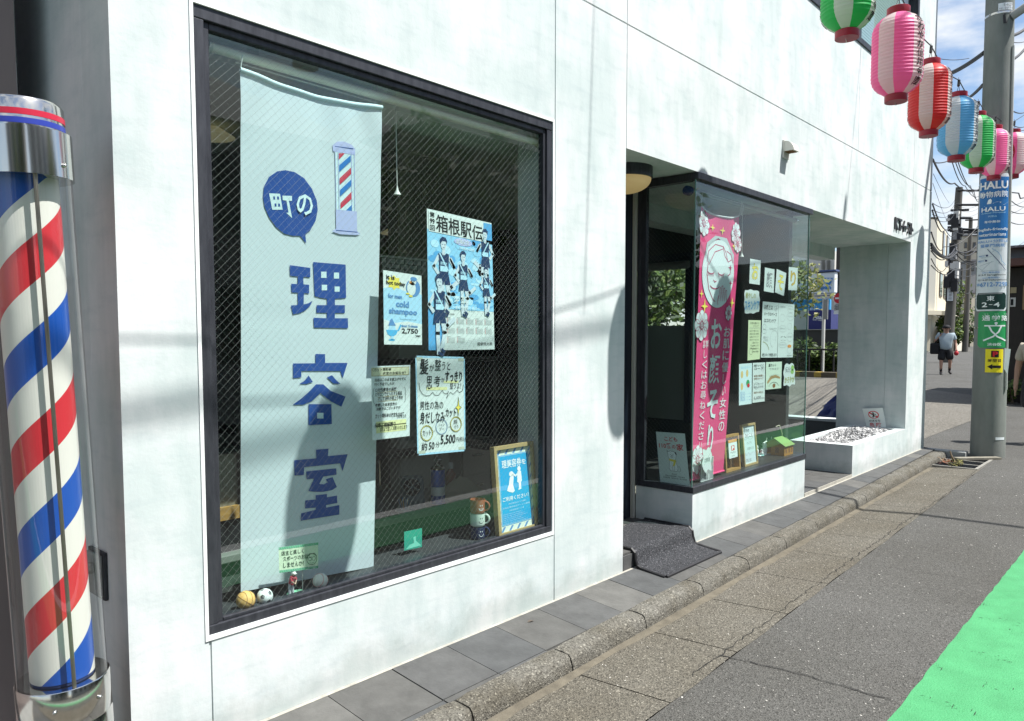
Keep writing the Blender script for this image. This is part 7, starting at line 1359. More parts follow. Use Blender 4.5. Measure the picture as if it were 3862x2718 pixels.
jb = thing('lit_shop_sign', 'large white sign board with a blue wedge and red dot high behind the passage', 'sign', (FX+8, 10, 3)); mb = MB(); fbox(mb, -60, 435, 370, 650, FX+8, 0.4, S_WH); mb.build('panel', jb, bevel=0.05)
mb = MB(); fbox(mb, -66, 650, 378, 668, FX+7.9, 0.6, mat('sign_edge', (0.06, 0.09, 0.2))); fbox(mb, -66, 425, 378, 437, FX+7.9, 0.6, mat('sign_edge', (0, 0, 0))); mb.build('edge', jb)
q = [on_x(*fk(*p), FX+7.95) for p in ((100, 445), (362, 445), (362, 640), (100, 640))]; P = Flat(quad_map(*q, n=Vector((-1, 0, 0))), (q[1]-q[0]).length, (q[0]-q[3]).length, 0.012); P.poly([(0.1, 0.77), (0.97, 0.77), (0.85, 0.42)], S_BL, 0); P.text('24h', 0.72, 0.62, 0.92, 0.76, S_WH, 1, 0.03); P.text('Japan', 0.35, 0.16, 0.9, 0.42, S_BL, 1, 0.05); P.ell(0.52, 0.52, 0.05, 0.07, K_RED, 2); P.build('lettering', jb)
oe = thing('no_entry_sign', 'round red no entry sign half hidden by the corner pillar', 'road sign', (FX+1, 8, 2)); c_ = on_x(*fk(412, 682), FX+1); r_ = abs(on_x(*fk(362, 682), FX+1).y-c_.y)
mb = MB(); mb.lathe([(r_, 0), (r_, 0.03)], c_, mat('road_sign_red', (0.5, 0.015, 0.03), rough=0.4), 36, axis=(-1, 0, 0)); mb.box(c_.x-0.045, c_.y-r_*0.72, c_.z-r_*0.17, c_.x-0.031, c_.y+r_*0.72, c_.z+r_*0.17, S_WH); mb.build('disc', oe)
mb = MB(); z_ = on_x(*fk(412, 765), FX+1); mb.box(c_.x, c_.y-r_*0.9, z_.z-0.25, c_.x+0.02, c_.y+r_*1.0, z_.z+0.25, S_WH); mb.build('sub_plate', oe); q = [Vector((c_.x-0.01, c_.y+r_*0.95, z_.z+0.2)), Vector((c_.x-0.01, c_.y-r_*0.8, z_.z+0.2)), Vector((c_.x-0.01, c_.y-r_*0.8, z_.z-0.2)), Vector((c_.x-0.01, c_.y+r_*0.95, z_.z-0.2))]; P = Flat(quad_map(*q, n=Vector((-1, 0, 0))), 0.8, 0.4, 0.006); P.text('自転車を除く', 0.05, 0.2, 0.95, 0.8, K_BLACK, 0, 0.01); P.build('lettering', oe)
mb = MB(); mb.tube([(c_.x+0.05, c_.y, -0.08), (c_.x+0.05, c_.y, c_.z+r_)], 0.04, M_CONC, 10); mb.build('post', oe)
sp = thing('sign_post', 'pale post with a square sign seen from behind among the bushes', 'road sign', (FX, 8, 0)); a = on_x(*fk(258, 1150), FX-0.3); b = on_x(*fk(270, 690), FX-0.3); mb = MB(); mb.tube([(FX-0.3, a.y, -0.08), (FX-0.3, b.y, b.z)], 0.055, mat('post_white', (0.6, 0.6, 0.56), rough=0.5), 12); mb.build('post', sp, smooth=True)
mb = MB(); fbox(mb, 258, 690, 305, 880, FX-0.4, 0.04, M_CONC); mb.build('plate', sp)
cbx = thing('white_cabin', 'white building with louvred vents high behind the passage', 'building', (FX+14, 12, 0)); mb = MB(); fbox(mb, -60, 240, 370, 1000, FX+14, 5, mat('cabin_white', (0.6, 0.59, 0.55), rough=0.8)); mb.build('wall', cbx); M_LOUV = mat('louvre', (0.22, 0.22, 0.2), rough=0.7)
for x0 in (240, 290):
    mb = MB()
    for i in range(9): fbox(mb, x0, 325+i*11, x0+32, 331+i*11, FX+13.9, 0.08, M_LOUV)
    mb.build('vent_louvre', cbx)
dbk = thing('dark_building', 'dark brown building edge just left of the corner pillar', 'building', (FX+16, 10, 0)); mb = MB(); fbox(mb, 366, 100, 560, 1000, FX+10, 5, mat('dark_brown_wall', (0.06, 0.052, 0.045), rough=0.8)); mb.build('wall', dbk); mb = MB(); fbox(mb, 372, 425, 420, 440, FX+9.95, 0.1, M_CONC); fbox(mb, 372, 470, 410, 620, FX+9.97, 0.05, M_FARGLASS); mb.build('window', dbk)
def tree(name, c, h, crown, n, s, label, seed, group='trees behind the building', pal=LEAF, trunk=0.12):
    rr = random.Random(seed); t = thing(name, label, 'tree', (c[0], c[1], -0.05), group); mb = MB(); top = Vector((c[0]+rr.uniform(-.2, .2), c[1]+rr.uniform(-.2, .2), h*0.62))
    mb.tube([(c[0], c[1], -0.05), (c[0]+rr.uniform(-.08, .08), c[1], h*0.3), top], [trunk, trunk*0.8, trunk*0.4], M_BARK, 10); lobes = []
    for i in range(9):
        e = Vector((c[0]+rr.uniform(-.8, .8)*crown[0], c[1]+rr.uniform(-.8, .8)*crown[1], h-crown[2]+rr.uniform(-.75, .8)*crown[2])); b = Vector((c[0], c[1], h*0.3)).lerp(top, rr.random()); mb.tube([b, b.lerp(e, 0.5)+Vector((0, 0, 0.15)), e], [trunk*0.45, trunk*0.3, trunk*0.1], M_BARK, 6); lobes.append(e)
    mb.build('trunk', t); mb = MB()
    for e in lobes: k = rr.uniform(0.4, 0.65); leaves(mb, e, [q*k for q in crown], n//9, s, rr, pal)
    mb.build('crown', t)
LIGHTLEAF = [mat('leaf_l%d' % i, c, rough=0.6, trans=0.3) for i, c in enumerate(((0.16, 0.19, 0.05), (0.22, 0.24, 0.07), (0.11, 0.15, 0.03), (0.30, 0.29, 0.12)))]
c_ = on_x(*fk(60, 520), 24); tree('slender_tree', (24, c_.y+0.8, 0), 4.8, (0.9, 1.5, 1.4), 800, 0.11, 'pale leaved slender tree reaching in from the left behind the passage', 71, pal=LIGHTLEAF, trunk=0.07)
for i, (x, y, h, lab) in enumerate(((11.5, 5.2, 3.6, 'dark leafy tree behind the shop seen through the side glass, nearest one'), (14.5, 7.0, 4.6, 'dark leafy tree behind the shop seen through the bay, middle one'), (18, 9.5, 5.2, 'dark leafy tree behind the shop seen through the bay, farthest one'))): tree('dark_tree', (x, y, 0), h, (1.4, 1.4, h*0.36), 2600, 0.11, lab, 80+i)
hw = thing('house_behind', 'pale house wall and dark roof behind the trees through the shop', 'house', (16, 12, 0)); mb = MB(); mb.box(11, 14, -0.1, 22, 18, 3.2, mat('house_pale', (0.34, 0.34, 0.32), rough=0.9)); mb.build('wall', hw); mb = MB(); mb.mesh([(10.7, 13.6, 3.2), (22.3, 13.6, 3.2), (22.3, 18.4, 3.2), (10.7, 18.4, 3.2), (12, 16, 4.8), (21, 16, 4.8)], [(0, 1, 5, 4), (2, 3, 4, 5), (1, 2, 5), (3, 0, 4)], mat('roof_dark', (0.06, 0.06, 0.065), rough=0.7)); mb.build('roof', hw)

# ================================================================== DOWN THE STREET
sk = crop(3450, 850, 2.6933)
def house_box(mb, X0, Y0, X1, Y1, Z0, Z1, m): mb.box(min(X0, X1), min(Y0, Y1), Z0, max(X0, X1), max(Y0, Y1), Z1, m)
# cream three storey house on the left: its corner seen at pixel column w(190..)
cre = thing('cream_house', 'cream three storey house with paired windows and a shuttered garage beyond the corner', 'house', (74, 15, 0))
cA = at_dist(3520, 1320, 75.6); cB = at_dist(3584, 1290, 100.0); cL = at_dist(3420, 1320, 74.0)
def wallq(mb, A, B, z0, z1, m, off=0.0):
    d = (Vector((B.x, B.y, 0))-Vector((A.x, A.y, 0))).normalized(); nn = Vector((d.y, -d.x, 0))*off
    mb.poly([(A.x+nn.x, A.y+nn.y, z0), (B.x+nn.x, B.y+nn.y, z0), (B.x+nn.x, B.y+nn.y, z1), (A.x+nn.x, A.y+nn.y, z1)], m)
M_CREAM = mat('cream_render', (0.66, 0.60, 0.46), rough=0.85, var=0.12, vscale=0.4); M_CREAM_SHADE = mat('cream_render_shaded', (0.55, 0.53, 0.46), rough=0.85)  # greyer copy of the cream, the side face's shade put into its colour
def zat(px_, py, P): return at_dist(px_, py, math.hypot(P.x-CAM.x, P.y-CAM.y)).z
zr = zat(3541, 818, cA); zo = zat(3520, 1180, cA)
back = Vector((cB.y-cA.y, -(cB.x-cA.x), 0)).normalized()*-12
mb = MB(); wallq(mb, cA, cB, zo, zr, M_CREAM); wallq(mb, cL, cA, zo, zr-0.2, M_CREAM_SHADE); mb.poly([(cA.x, cA.y, zr), (cB.x, cB.y, zr), (cB.x+back.x, cB.y+back.y, zr), (cL.x, cL.y, zr)], M_CREAM_SHADE); mb.build('wall', cre)
mb = MB(); wallq(mb, cA, cB, -0.1, zo, M_CREAM_SHADE, -0.6); wallq(mb, cL, cA, -0.1, zo, M_CREAM_SHADE, -0.4); mb.build('ground_floor', cre)
M_SHUT = mat('garage_shutter', (0.42, 0.38, 0.29), rough=0.6); mb = MB()
for k in range(2):
    A, B = cL.lerp(cA, 0.30+0.36*k), cL.lerp(cA, 0.62+0.36*k); wallq(mb, A, B, 0.0, zo-0.5, M_SHUT, -0.35)
mb.build('shutter', cre)
mb = MB(); d_ = (cA-cL).normalized(); nn = Vector((d_.y, -d_.x, 0)); e0, e1 = cL, cA+(cB-cA)*0.06
for A, B in ((cL, cA), (cA, cA.lerp(cB, 0.9))):
    d_ = (Vector((B.x, B.y, 0))-Vector((A.x, A.y, 0))); L_ = d_.length; d_ = d_/L_; nn = Vector((d_.y, -d_.x, 0)); c_ = (Vector((A.x, A.y, zo))+Vector((B.x, B.y, zo)))/2+nn*0.4; mb.obox(c_, d_*L_/2, nn*0.45, Vector((0, 0, 0.18)), M_CREAM)
mb.build('canopy', cre)
def win_on(parent, A, B, pxs, tops, bots, m=M_FARGLASS, fm=None):
    """windows on the wall A-B, each given by two pixel columns and its top / bottom rows"""
    for (xa, xb), t_, b_ in zip(pxs, tops, bots):
        def hit(px_):
            d = ray(px_, 1100); ax, ay = A.x-CAM.x, A.y-CAM.y; ex, ey = B.x-A.x, B.y-A.y; den = d.x*ey-d.y*ex; s = (ax*ey-ay*ex)/den; return Vector((CAM.x+d.x*s, CAM.y+d.y*s, 0)), s
        (P0, s0), (P1, s1) = hit(xa), hit(xb); z1 = zat(xa, t_, P0); z0 = zat(xa, b_, P0)
        f_ = MB(); e = (P1-P0).normalized(); nn = Vector((e.y, -e.x, 0)); c_ = (P0+P1)/2; L_ = (P1-P0).length
        f_.obox((c_.x+nn.x*0.03, c_.y+nn.y*0.03, (z0+z1)/2), e*(L_/2+0.08), nn*0.06, Vector((0, 0, (z1-z0)/2+0.08)), fm or mat('window_brown', (0.09, 0.075, 0.06), rough=0.5)); o = f_.build('window', parent)
        g_ = MB(); g_.obox((c_.x+nn.x*0.095, c_.y+nn.y*0.095, (z0+z1)/2), e*(L_/2-0.06), nn*0.006, Vector((0, 0, (z1-z0)/2-0.08)), m); g_.build('pane', o)
win_on(cre, cA, cB, ((3548, 3555), (3563, 3571), (3541, 3550), (3557, 3566)), (874, 890, 1028, 1038), (962, 972, 1112, 1118))
# pale wall and shrubs after it, then further houses
def street_block(name, label, px0, px1, ytop, ybot, D, dep, m, cat='house', group=None, roofm=None, wins=()):
    A, B = at_dist(px0, ybot, D), at_dist(px1, ybot, D+dep*0.15); t = thing(name, label, cat, (A.x, A.y, -0.1), group); z1 = zat((px0+px1)/2, ytop, (A+B)/2)
    e = Vector((B.x-A.x, B.y-A.y, 0)); bk = Vector((fw.x*math.cos(.6)+0.9, 0.6, 0)).normalized()*dep; mb = MB()
    q = [Vector((A.x, A.y, 0)), Vector((B.x, B.y, 0)), Vector((B.x, B.y, 0))+bk, Vector((A.x, A.y, 0))+bk]
    mb.mesh([(p.x, p.y, z) for z in (-0.15, z1) for p in q], [(0, 1, 5, 4), (1, 2, 6, 5), (2, 3, 7, 6), (3, 0, 4, 7), (4, 5, 6, 7)], m); mb.build('wall', t)
    if roofm:
        mb = MB(); c_ = sum(q, Vector())/4; mb.mesh([(c_.x+(p.x-c_.x)*1.08, c_.y+(p.y-c_.y)*1.08, z) for z in (z1+0.01, z1+0.3) for p in q], [(0, 1, 5, 4), (1, 2, 6, 5), (2, 3, 7, 6), (3, 0, 4, 7), (4, 5, 6, 7), (3, 2, 1, 0)], roofm); mb.build('roof', t)
    if wins: win_on(t, A, B, [w_[:2] for w_ in wins], [w_[2] for w_ in wins], [w_[3] for w_ in wins])
    return t
M_RG = mat('roof_grey', (0.14, 0.14, 0.15), rough=0.7); M_BG = mat('beige_far', (0.42, 0.38, 0.30), rough=0.9); M_WG = mat('white_far', (0.58, 0.57, 0.54), rough=0.9); M_GG = mat('grey_far', (0.24, 0.24, 0.24), rough=0.9)
street_block('garden_wall', 'pale garden wall beside the street behind the walking man', 3602, 3630, 1222, 1290, 82, 16, mat('garden_wall_pale', (0.62, 0.58, 0.48), rough=0.9), 'wall')
far = [('distant_house', 'beige far house with a low roof between the far pole and the blue sign', 3628, 3672, 1105, 1275, 120, 8, M_BG, ((3640, 3646, 1135, 1160), (3655, 3661, 1135, 1160))),
       ('distant_house', 'white far house above the street end', 3618, 3650, 1060, 1275, 150, 8, M_WG, ((3624, 3629, 1075, 1095), (3636, 3641, 1075, 1095))),
       ('distant_house', 'grey far block high above the other houses at the street end', 3640, 3700, 985, 1275, 170, 10, M_GG, ((3646, 3653, 1000, 1020), (3660, 3668, 1000, 1020), (3646, 3653, 1035, 1055))),
       ('distant_house', 'tall beige far apartment block just left of the blue sign', 3618, 3700, 890, 1275, 210, 10, mat('beige_far2', (0.46, 0.42, 0.34), rough=0.9), ((3632, 3640, 915, 935), (3648, 3656, 915, 935), (3664, 3672, 915, 935), (3632, 3640, 955, 975), (3648, 3656, 955, 975))),
       ('distant_house', 'small dark far house at the very end of the street', 3590, 3622, 1150, 1275, 135, 8, M_GG, ())]
for n_, lab, a, b, yt, yb_, D, dep, m, w_ in far: street_block(n_, lab, a, b, yt, yb_, D, dep, m, 'house', 'distant houses at the street end', M_RG, w_)
for i, (px_, yb_, yt, D, s, lab) in enumerate(((3578, 1290, 1180, 78, 1.0, 'green bush against the cream house by the garage'), (3598, 1285, 1205, 80, 1.0, 'sunlit green bush behind the walking man'), (3612, 1280, 1085, 100, 1.6, 'dark green conical tree below the hanging pole sign'), (3655, 1275, 1195, 110, 1.2, 'dark green far bush at the street end'))):
    b_ = at_dist(px_, yb_, D); h = zat(px_, yt, b_); tree('far_tree', (b_.x, b_.y, 0), h, (s, s, h*0.42), 420, 0.25, lab, 120+i, 'trees down the street')
# far utility poles with gear
def far_pole(px_b, py_b, px_t, py_t, D, r, label, arms=()):
    b_, t_ = at_dist(px_b, py_b, D), at_dist(px_t, py_t, D); b_.z = -0.1; t = thing('distant_utility_pole', label, 'utility pole', tuple(b_), 'utility poles down the street'); mb = MB(); mb.tube([b_, b_.lerp(t_, 0.5), t_], [r*1.25, r, r*0.75], mat('far_pole_brown', (0.10, 0.095, 0.085), rough=0.9), 14); mb.build('shaft', t, smooth=True)
    for (x0, y0, x1, y1, w_) in arms:
        mb = MB(); mb.tube([at_dist(x0, y0, D-0.2), at_dist(x1, y1, D-0.2)], w_, M_CABLE, 6); mb.build('cross_arm', t)
    return t
fk2 = crop(3440, 600, 2.6943); D1 = 46.0
fp = far_pole(3571, 1345, 3618, 706, D1, 0.22, 'dark leaning utility pole loaded with cables left of the big sign', ((3611, 718, 3692, 718, 0.05), (3606, 772, 3690, 772, 0.06), (3585, 793, 3655, 791, 0.06), (3610, 822, 3662, 822, 0.06), (3608, 863, 3690, 866, 0.06), (3607, 875, 3690, 876, 0.08), (3570, 1030, 3610, 1030, 0.05)))
for k, (x0, y0, x1, y1) in enumerate(((398, 560, 450, 660), (415, 560, 440, 640), (440, 640, 470, 720))):
    mb = MB(); a, b = at_dist(*fk2((x0+x1)/2, y0), D1-0.4), at_dist(*fk2((x0+x1)/2, y1), D1-0.4); mb.tube([a, b], 0.28 if k == 0 else 0.18, M_GG if k else M_CABLE, 14); mb.build('transformer', fp, smooth=True)
rr = random.Random(77); mb = MB()
for i in range(46):
    y = rr.uniform(560, 1330); x = 470-(y-300)*0.085+rr.gauss(0, 26); a = at_dist(*fk2(x, y), D1-0.5); s = rr.uniform(0.05, 0.17); mb.obox(a, Vector((s, 0, 0)), Vector((0, s*rr.uniform(.5, 1), 0)), Vector((0, 0, s*rr.uniform(.4, 2))), rr.choice([M_CABLE, M_CABLE, M_GG, M_WG]))
mb.build('fittings', fp)
ps_ = thing('pole_sign', 'white vertical sign with dark characters hanging on the far leaning pole', 'sign', (45, 9, 4)); q = [at_dist(*sk(*p), D1-0.5) for p in ((330, 592), (394, 592), (388, 765), (328, 765))]
P = Flat(quad_map(*q, n=-Vector((fw.x, fw.y, 0))), (q[1]-q[0]).length, (q[0]-q[3]).length, 0.01); P.sheet(S_WH, 1, 1); P.rect(0, 0.82, 1, 1, K_BLACK, 1); P.line([(0.25, 0.94), (0.5, 0.88), (0.75, 0.94)], 0.08, K_WHITE, 2); P.column('小松原組', 0.5, 0.78, 0.06, 0.55, K_GREY, 1, 0.03); P.build('plate', ps_)
mb = MB(); mb.obox((q[0]+q[2])/2+Vector((0.06, 0.05, 0)), (q[1]-q[0])/2*1.05, Vector((0.04, 0.03, 0)), Vector((0, 0, (q[0].z-q[3].z)/2+0.03)), K_BLACK); mb.build('box', ps_)
far_pole(3640, 1290, 3662, 820, 78, 0.2, 'second leaning utility pole behind the first, near the big sign', ((3640, 830, 3690, 828, 0.06), (3635, 950, 3700, 948, 0.08), (3640, 985, 3700, 990, 0.08))); far_pole(3617, 1275, 3628, 1010, 105, 0.17, 'thin pale far utility pole at the street end')
# overhead wires
def wire(pts, X, r, sag, label, group='overhead wires', n=14):
    """a hanging wire through photo points, each on its own x plane"""
    W_ = [on_x(px_, py, x_) for (px_, py), x_ in zip(pts, X)]; out = []
    for a, b in zip(W_[:-1], W_[1:]):
        for i in range(n): s = i/n; out.append(a.lerp(b, s)-Vector((0, 0, sag*4*s*(1-s))))
    out.append(W_[-1]); t = thing('overhead_wire', label, 'wire', tuple(out[0]), group); mb = MB(); mb.tube(out, r, M_CABLE, 5); mb.build('cable', t, smooth=True)
wl_ = 'black overhead wire of the tangled bundle above the street'
WS = [([(3518, 600), (3600, 690), (3692, 712)], (14, 22, 30), 0.028, 0.15), ([(3588, 600), (3640, 700), (3690, 740)], (12, 18, 26), 0.012, 0.1), ([(3600, 600), (3660, 700), (3690, 752)], (12, 18, 26), 0.012, 0.1), ([(3610, 600), (3672, 715), (3692, 758)], (12, 18, 26), 0.012, 0.1),
      ([(3517, 770), (3580, 860), (3690, 868)], (14, 30, 40), 0.022, 0.2), ([(3516, 793), (3565, 865), (3605, 880)], (14, 30, 45), 0.022, 0.2), ([(3512, 875), (3560, 930), (3690, 850)], (14, 28, 30), 0.02, 0.2), ([(3512, 918), (3600, 938), (3690, 915)], (16, 30, 34), 0.035, 0.25), ([(3512, 925), (3610, 945), (3690, 930)], (16, 30, 34), 0.035, 0.25), ([(3512, 935), (3600, 950), (3690, 985)], (16, 30, 34), 0.03, 0.2), ([(3512, 945), (3580, 955), (3690, 990)], (16, 30, 34), 0.022, 0.2),
      ([(3512, 975), (3570, 1005), (3690, 995)], (16, 30, 34), 0.016, 0.2), ([(3512, 1000), (3600, 1010), (3690, 980)], (16, 30, 34), 0.016, 0.2), ([(3600, 1035), (3690, 1030)], (30, 36), 0.022, 0.1), ([(3612, 1060), (3660, 1100), (3690, 1105)], (28, 32, 34), 0.018, 0.2), ([(3517, 765), (3600, 755), (3690, 765)], (16, 40, 60), 0.012, 0.2), ([(3517, 790), (3600, 770), (3690, 772)], (16, 40, 60), 0.012, 0.2), ([(3517, 808), (3600, 785), (3690, 785)], (16, 40, 60), 0.012, 0.2), ([(3517, 820), (3600, 805), (3690, 802)], (16, 40, 60), 0.012, 0.2),
      ([(3520, 655), (3580, 765)], (16, 40), 0.008, 0.05), ([(3518, 690), (3572, 835)], (16, 40), 0.008, 0.05), ([(3580, 275), (3710, 195)], (12.5, 10.3), 0.02, 0.02), ([(3575, 285), (3708, 205)], (12.5, 10.3), 0.014, 0.02), ([(3640, 375), (3708, 318)], (13, 10.3), 0.022, 0.02), ([(3545, 221), (3655, 219)], (12, 12.5), 0.007, 0.02),
      ([(3815, 135), (3880, 95)], (10.4, 12), 0.022, 0.02), ([(3818, 158), (3880, 150)], (10.4, 13), 0.008, 0.02), ([(3818, 225), (3880, 165)], (10.4, 12), 0.018, 0.02), ([(3815, 415), (3880, 412)], (10.4, 16), 0.012, 0.05), ([(3815, 468), (3880, 466)], (10.4, 16), 0.01, 0.05), ([(3812, 478), (3880, 480)], (10.4, 16), 0.01, 0.05), ([(3812, 725), (3842, 728), (3848, 748), (3880, 742)], (12, 13, 13, 14), 0.014, 0.0), ([(3812, 755), (3880, 775)], (12, 16), 0.01, 0.05), ([(3812, 796), (3880, 796)], (14, 24), 0.012, 0.05), ([(3812, 838), (3880, 836)], (14, 24), 0.012, 0.05), ([(3812, 775), (3880, 740)], (14, 26), 0.006, 0.05), ([(3812, 805), (3880, 760)], (14, 26), 0.006, 0.05), ([(3826, 930), (3880, 890)], (14, 26), 0.006, 0.05), ([(3522, 612), (3590, 598)], (12, 14), 0.014, 0.03)]
for p_, X_, r_, s_ in WS: wire(p_, X_, r_*(0.62 if X_[-1] > 12 else 0.9), s_, wl_)
# wires over the near street whose shadows cross the wall and road
for k, (a, b, r_, sg_) in enumerate((((1.0, -3, 6.62), (9.8, -3, 7.62), 0.016, 0.0), ((3.794, -1.4, 4.08), (3.90, -1.4, 6.4), 0.0035, 0.0), ((7.585, -1.4, 4.86), (8.15, -1.4, 7.9), 0.0035, 0.0), ((7.9, -2.0, 6.3), (8.5, -8.5, 6.5), 0.03, 0.05))):
    t = thing('overhead_wire', 'black overhead wire running along the street above the shop front', 'wire', a, 'wires above the shop front'); mb = MB(); A, B = Vector(a), Vector(b); mb.tube([A.lerp(B, i/14)-Vector((0, 0, sg_*4*(i/14)*(1-i/14))) for i in range(15)], r_, M_CABLE, 6); mb.build('cable', t, smooth=True)
# dark wooden house on the right of the pole
dh = thing('dark_timber_house', 'low dark timber fronted building right of the near pole', 'building', (18.6, -1, 0)); M_DT = mat('dark_timber', (0.030, 0.024, 0.020), rough=0.7, var=0.3, vscale=5, stretch=(1, 6, 1)); M_DT2 = mat('brown_fascia', (0.11, 0.05, 0.04), rough=0.6)
HX = 18.6; yL = on_x(3770, 1300, HX).y; mb = MB(); mb.box(HX, -9, -0.1, HX+5, yL, on_x(3830, 1010, HX).z, M_DT); mb.build('wall', dh); mb = MB(); mb.box(HX-0.3, -9, on_x(3830, 1005, HX).z, HX+5.2, yL+0.2, on_x(3830, 978, HX).z, M_DT2); mb.build('fascia', dh); mb = MB(); mb.box(HX+0.6, -9, on_x(3830, 978, HX).z, HX+5, yL+0.1, on_x(3830, 938, HX+.6).z, mat('roof_slate_grey', (0.16, 0.18, 0.2), rough=0.6)); mb.box(HX+0.3, -9, on_x(3830, 938, HX+.6).z, HX+5, yL+0.3, on_x(3830, 930, HX+.6).z, M_RG); mb.build('roof', dh)
hk = crop(3640, 900, 2.6937)
def hbox(nm, x0, y0, x1, y1, m, dx=-0.02, par=dh): a, b = on_x(*hk(x0, y1), HX+dx), on_x(*hk(x1, y0), HX+dx); mb = MB(); mb.box(HX+dx, min(a.y, b.y), min(a.z, b.z), HX-0.002, max(a.y, b.y), max(a.z, b.z), m); return mb.build(nm, par)
hbox('notice', 458, 492, 522, 552, mat('notice_tan', (0.36, 0.30, 0.18), rough=0.8)); hbox('poster', 455, 596, 514, 690, M_WG); hbox('poster_picture', 462, 612, 490, 675, K_BLACK, -0.03); hbox('timber_panel', 580, 470, 640, 720, mat('timber_tan', (0.26, 0.17, 0.09), rough=0.7)); hbox('window', 545, 190, 640, 255, M_FARGLASS); hbox('lattice_screen', 585, 720, 660, 1120, K_BLACK)
c_ = on_x(*hk(520, 1420), HX-0.5); rr = random.Random(91)
for i in range(3): shrub((HX-0.45, c_.y+0.25-i*0.75, 0.22), (0.3, 0.45, 0.33), 420, 0.06, ('low dark green bush against the timber house, left one', 'low dark green bush against the timber house, middle one', 'low dark green bush against the timber house, right one')[i], 'bushes against the timber house', 60+i)

# ================================================================== PEOPLE
def skin_mesh(name, pts, edges, m, parent, sub=2):
    me = bpy.data.meshes.new(name); me.from_pydata([p[:3] for p in pts], edges, []); o = bpy.data.objects.new(name, me); C.objects.link(o)
    sm = o.modifiers.new('skin', 'SKIN'); sm.use_smooth_shade = True
    for i, p in enumerate(pts):
        r_ = p[3] if not isinstance(p[3], tuple) else p[3]; me.skin_vertices[0].data[i].radius = r_ if isinstance(r_, tuple) else (r_, r_)
    me.skin_vertices[0].data[0].use_root = True; ss = o.modifiers.new('subdiv', 'SUBSURF'); ss.levels = ss.render_levels = sub
    dg = bpy.context.evaluated_depsgraph_get(); dg.update(); me2 = bpy.data.meshes.new_from_object(o.evaluated_get(dg)); bpy.data.objects.remove(o); bpy.data.meshes.remove(me)
    me2.materials.clear(); me2.materials.append(m); me2.polygons.foreach_set('use_smooth', [True]*len(me2.polygons)); o = bpy.data.objects.new(name, me2); C.objects.link(o); o.parent = parent
    if parent: o.matrix_parent_inverse = Matrix.Translation(-Vector(parent.location))
    return o
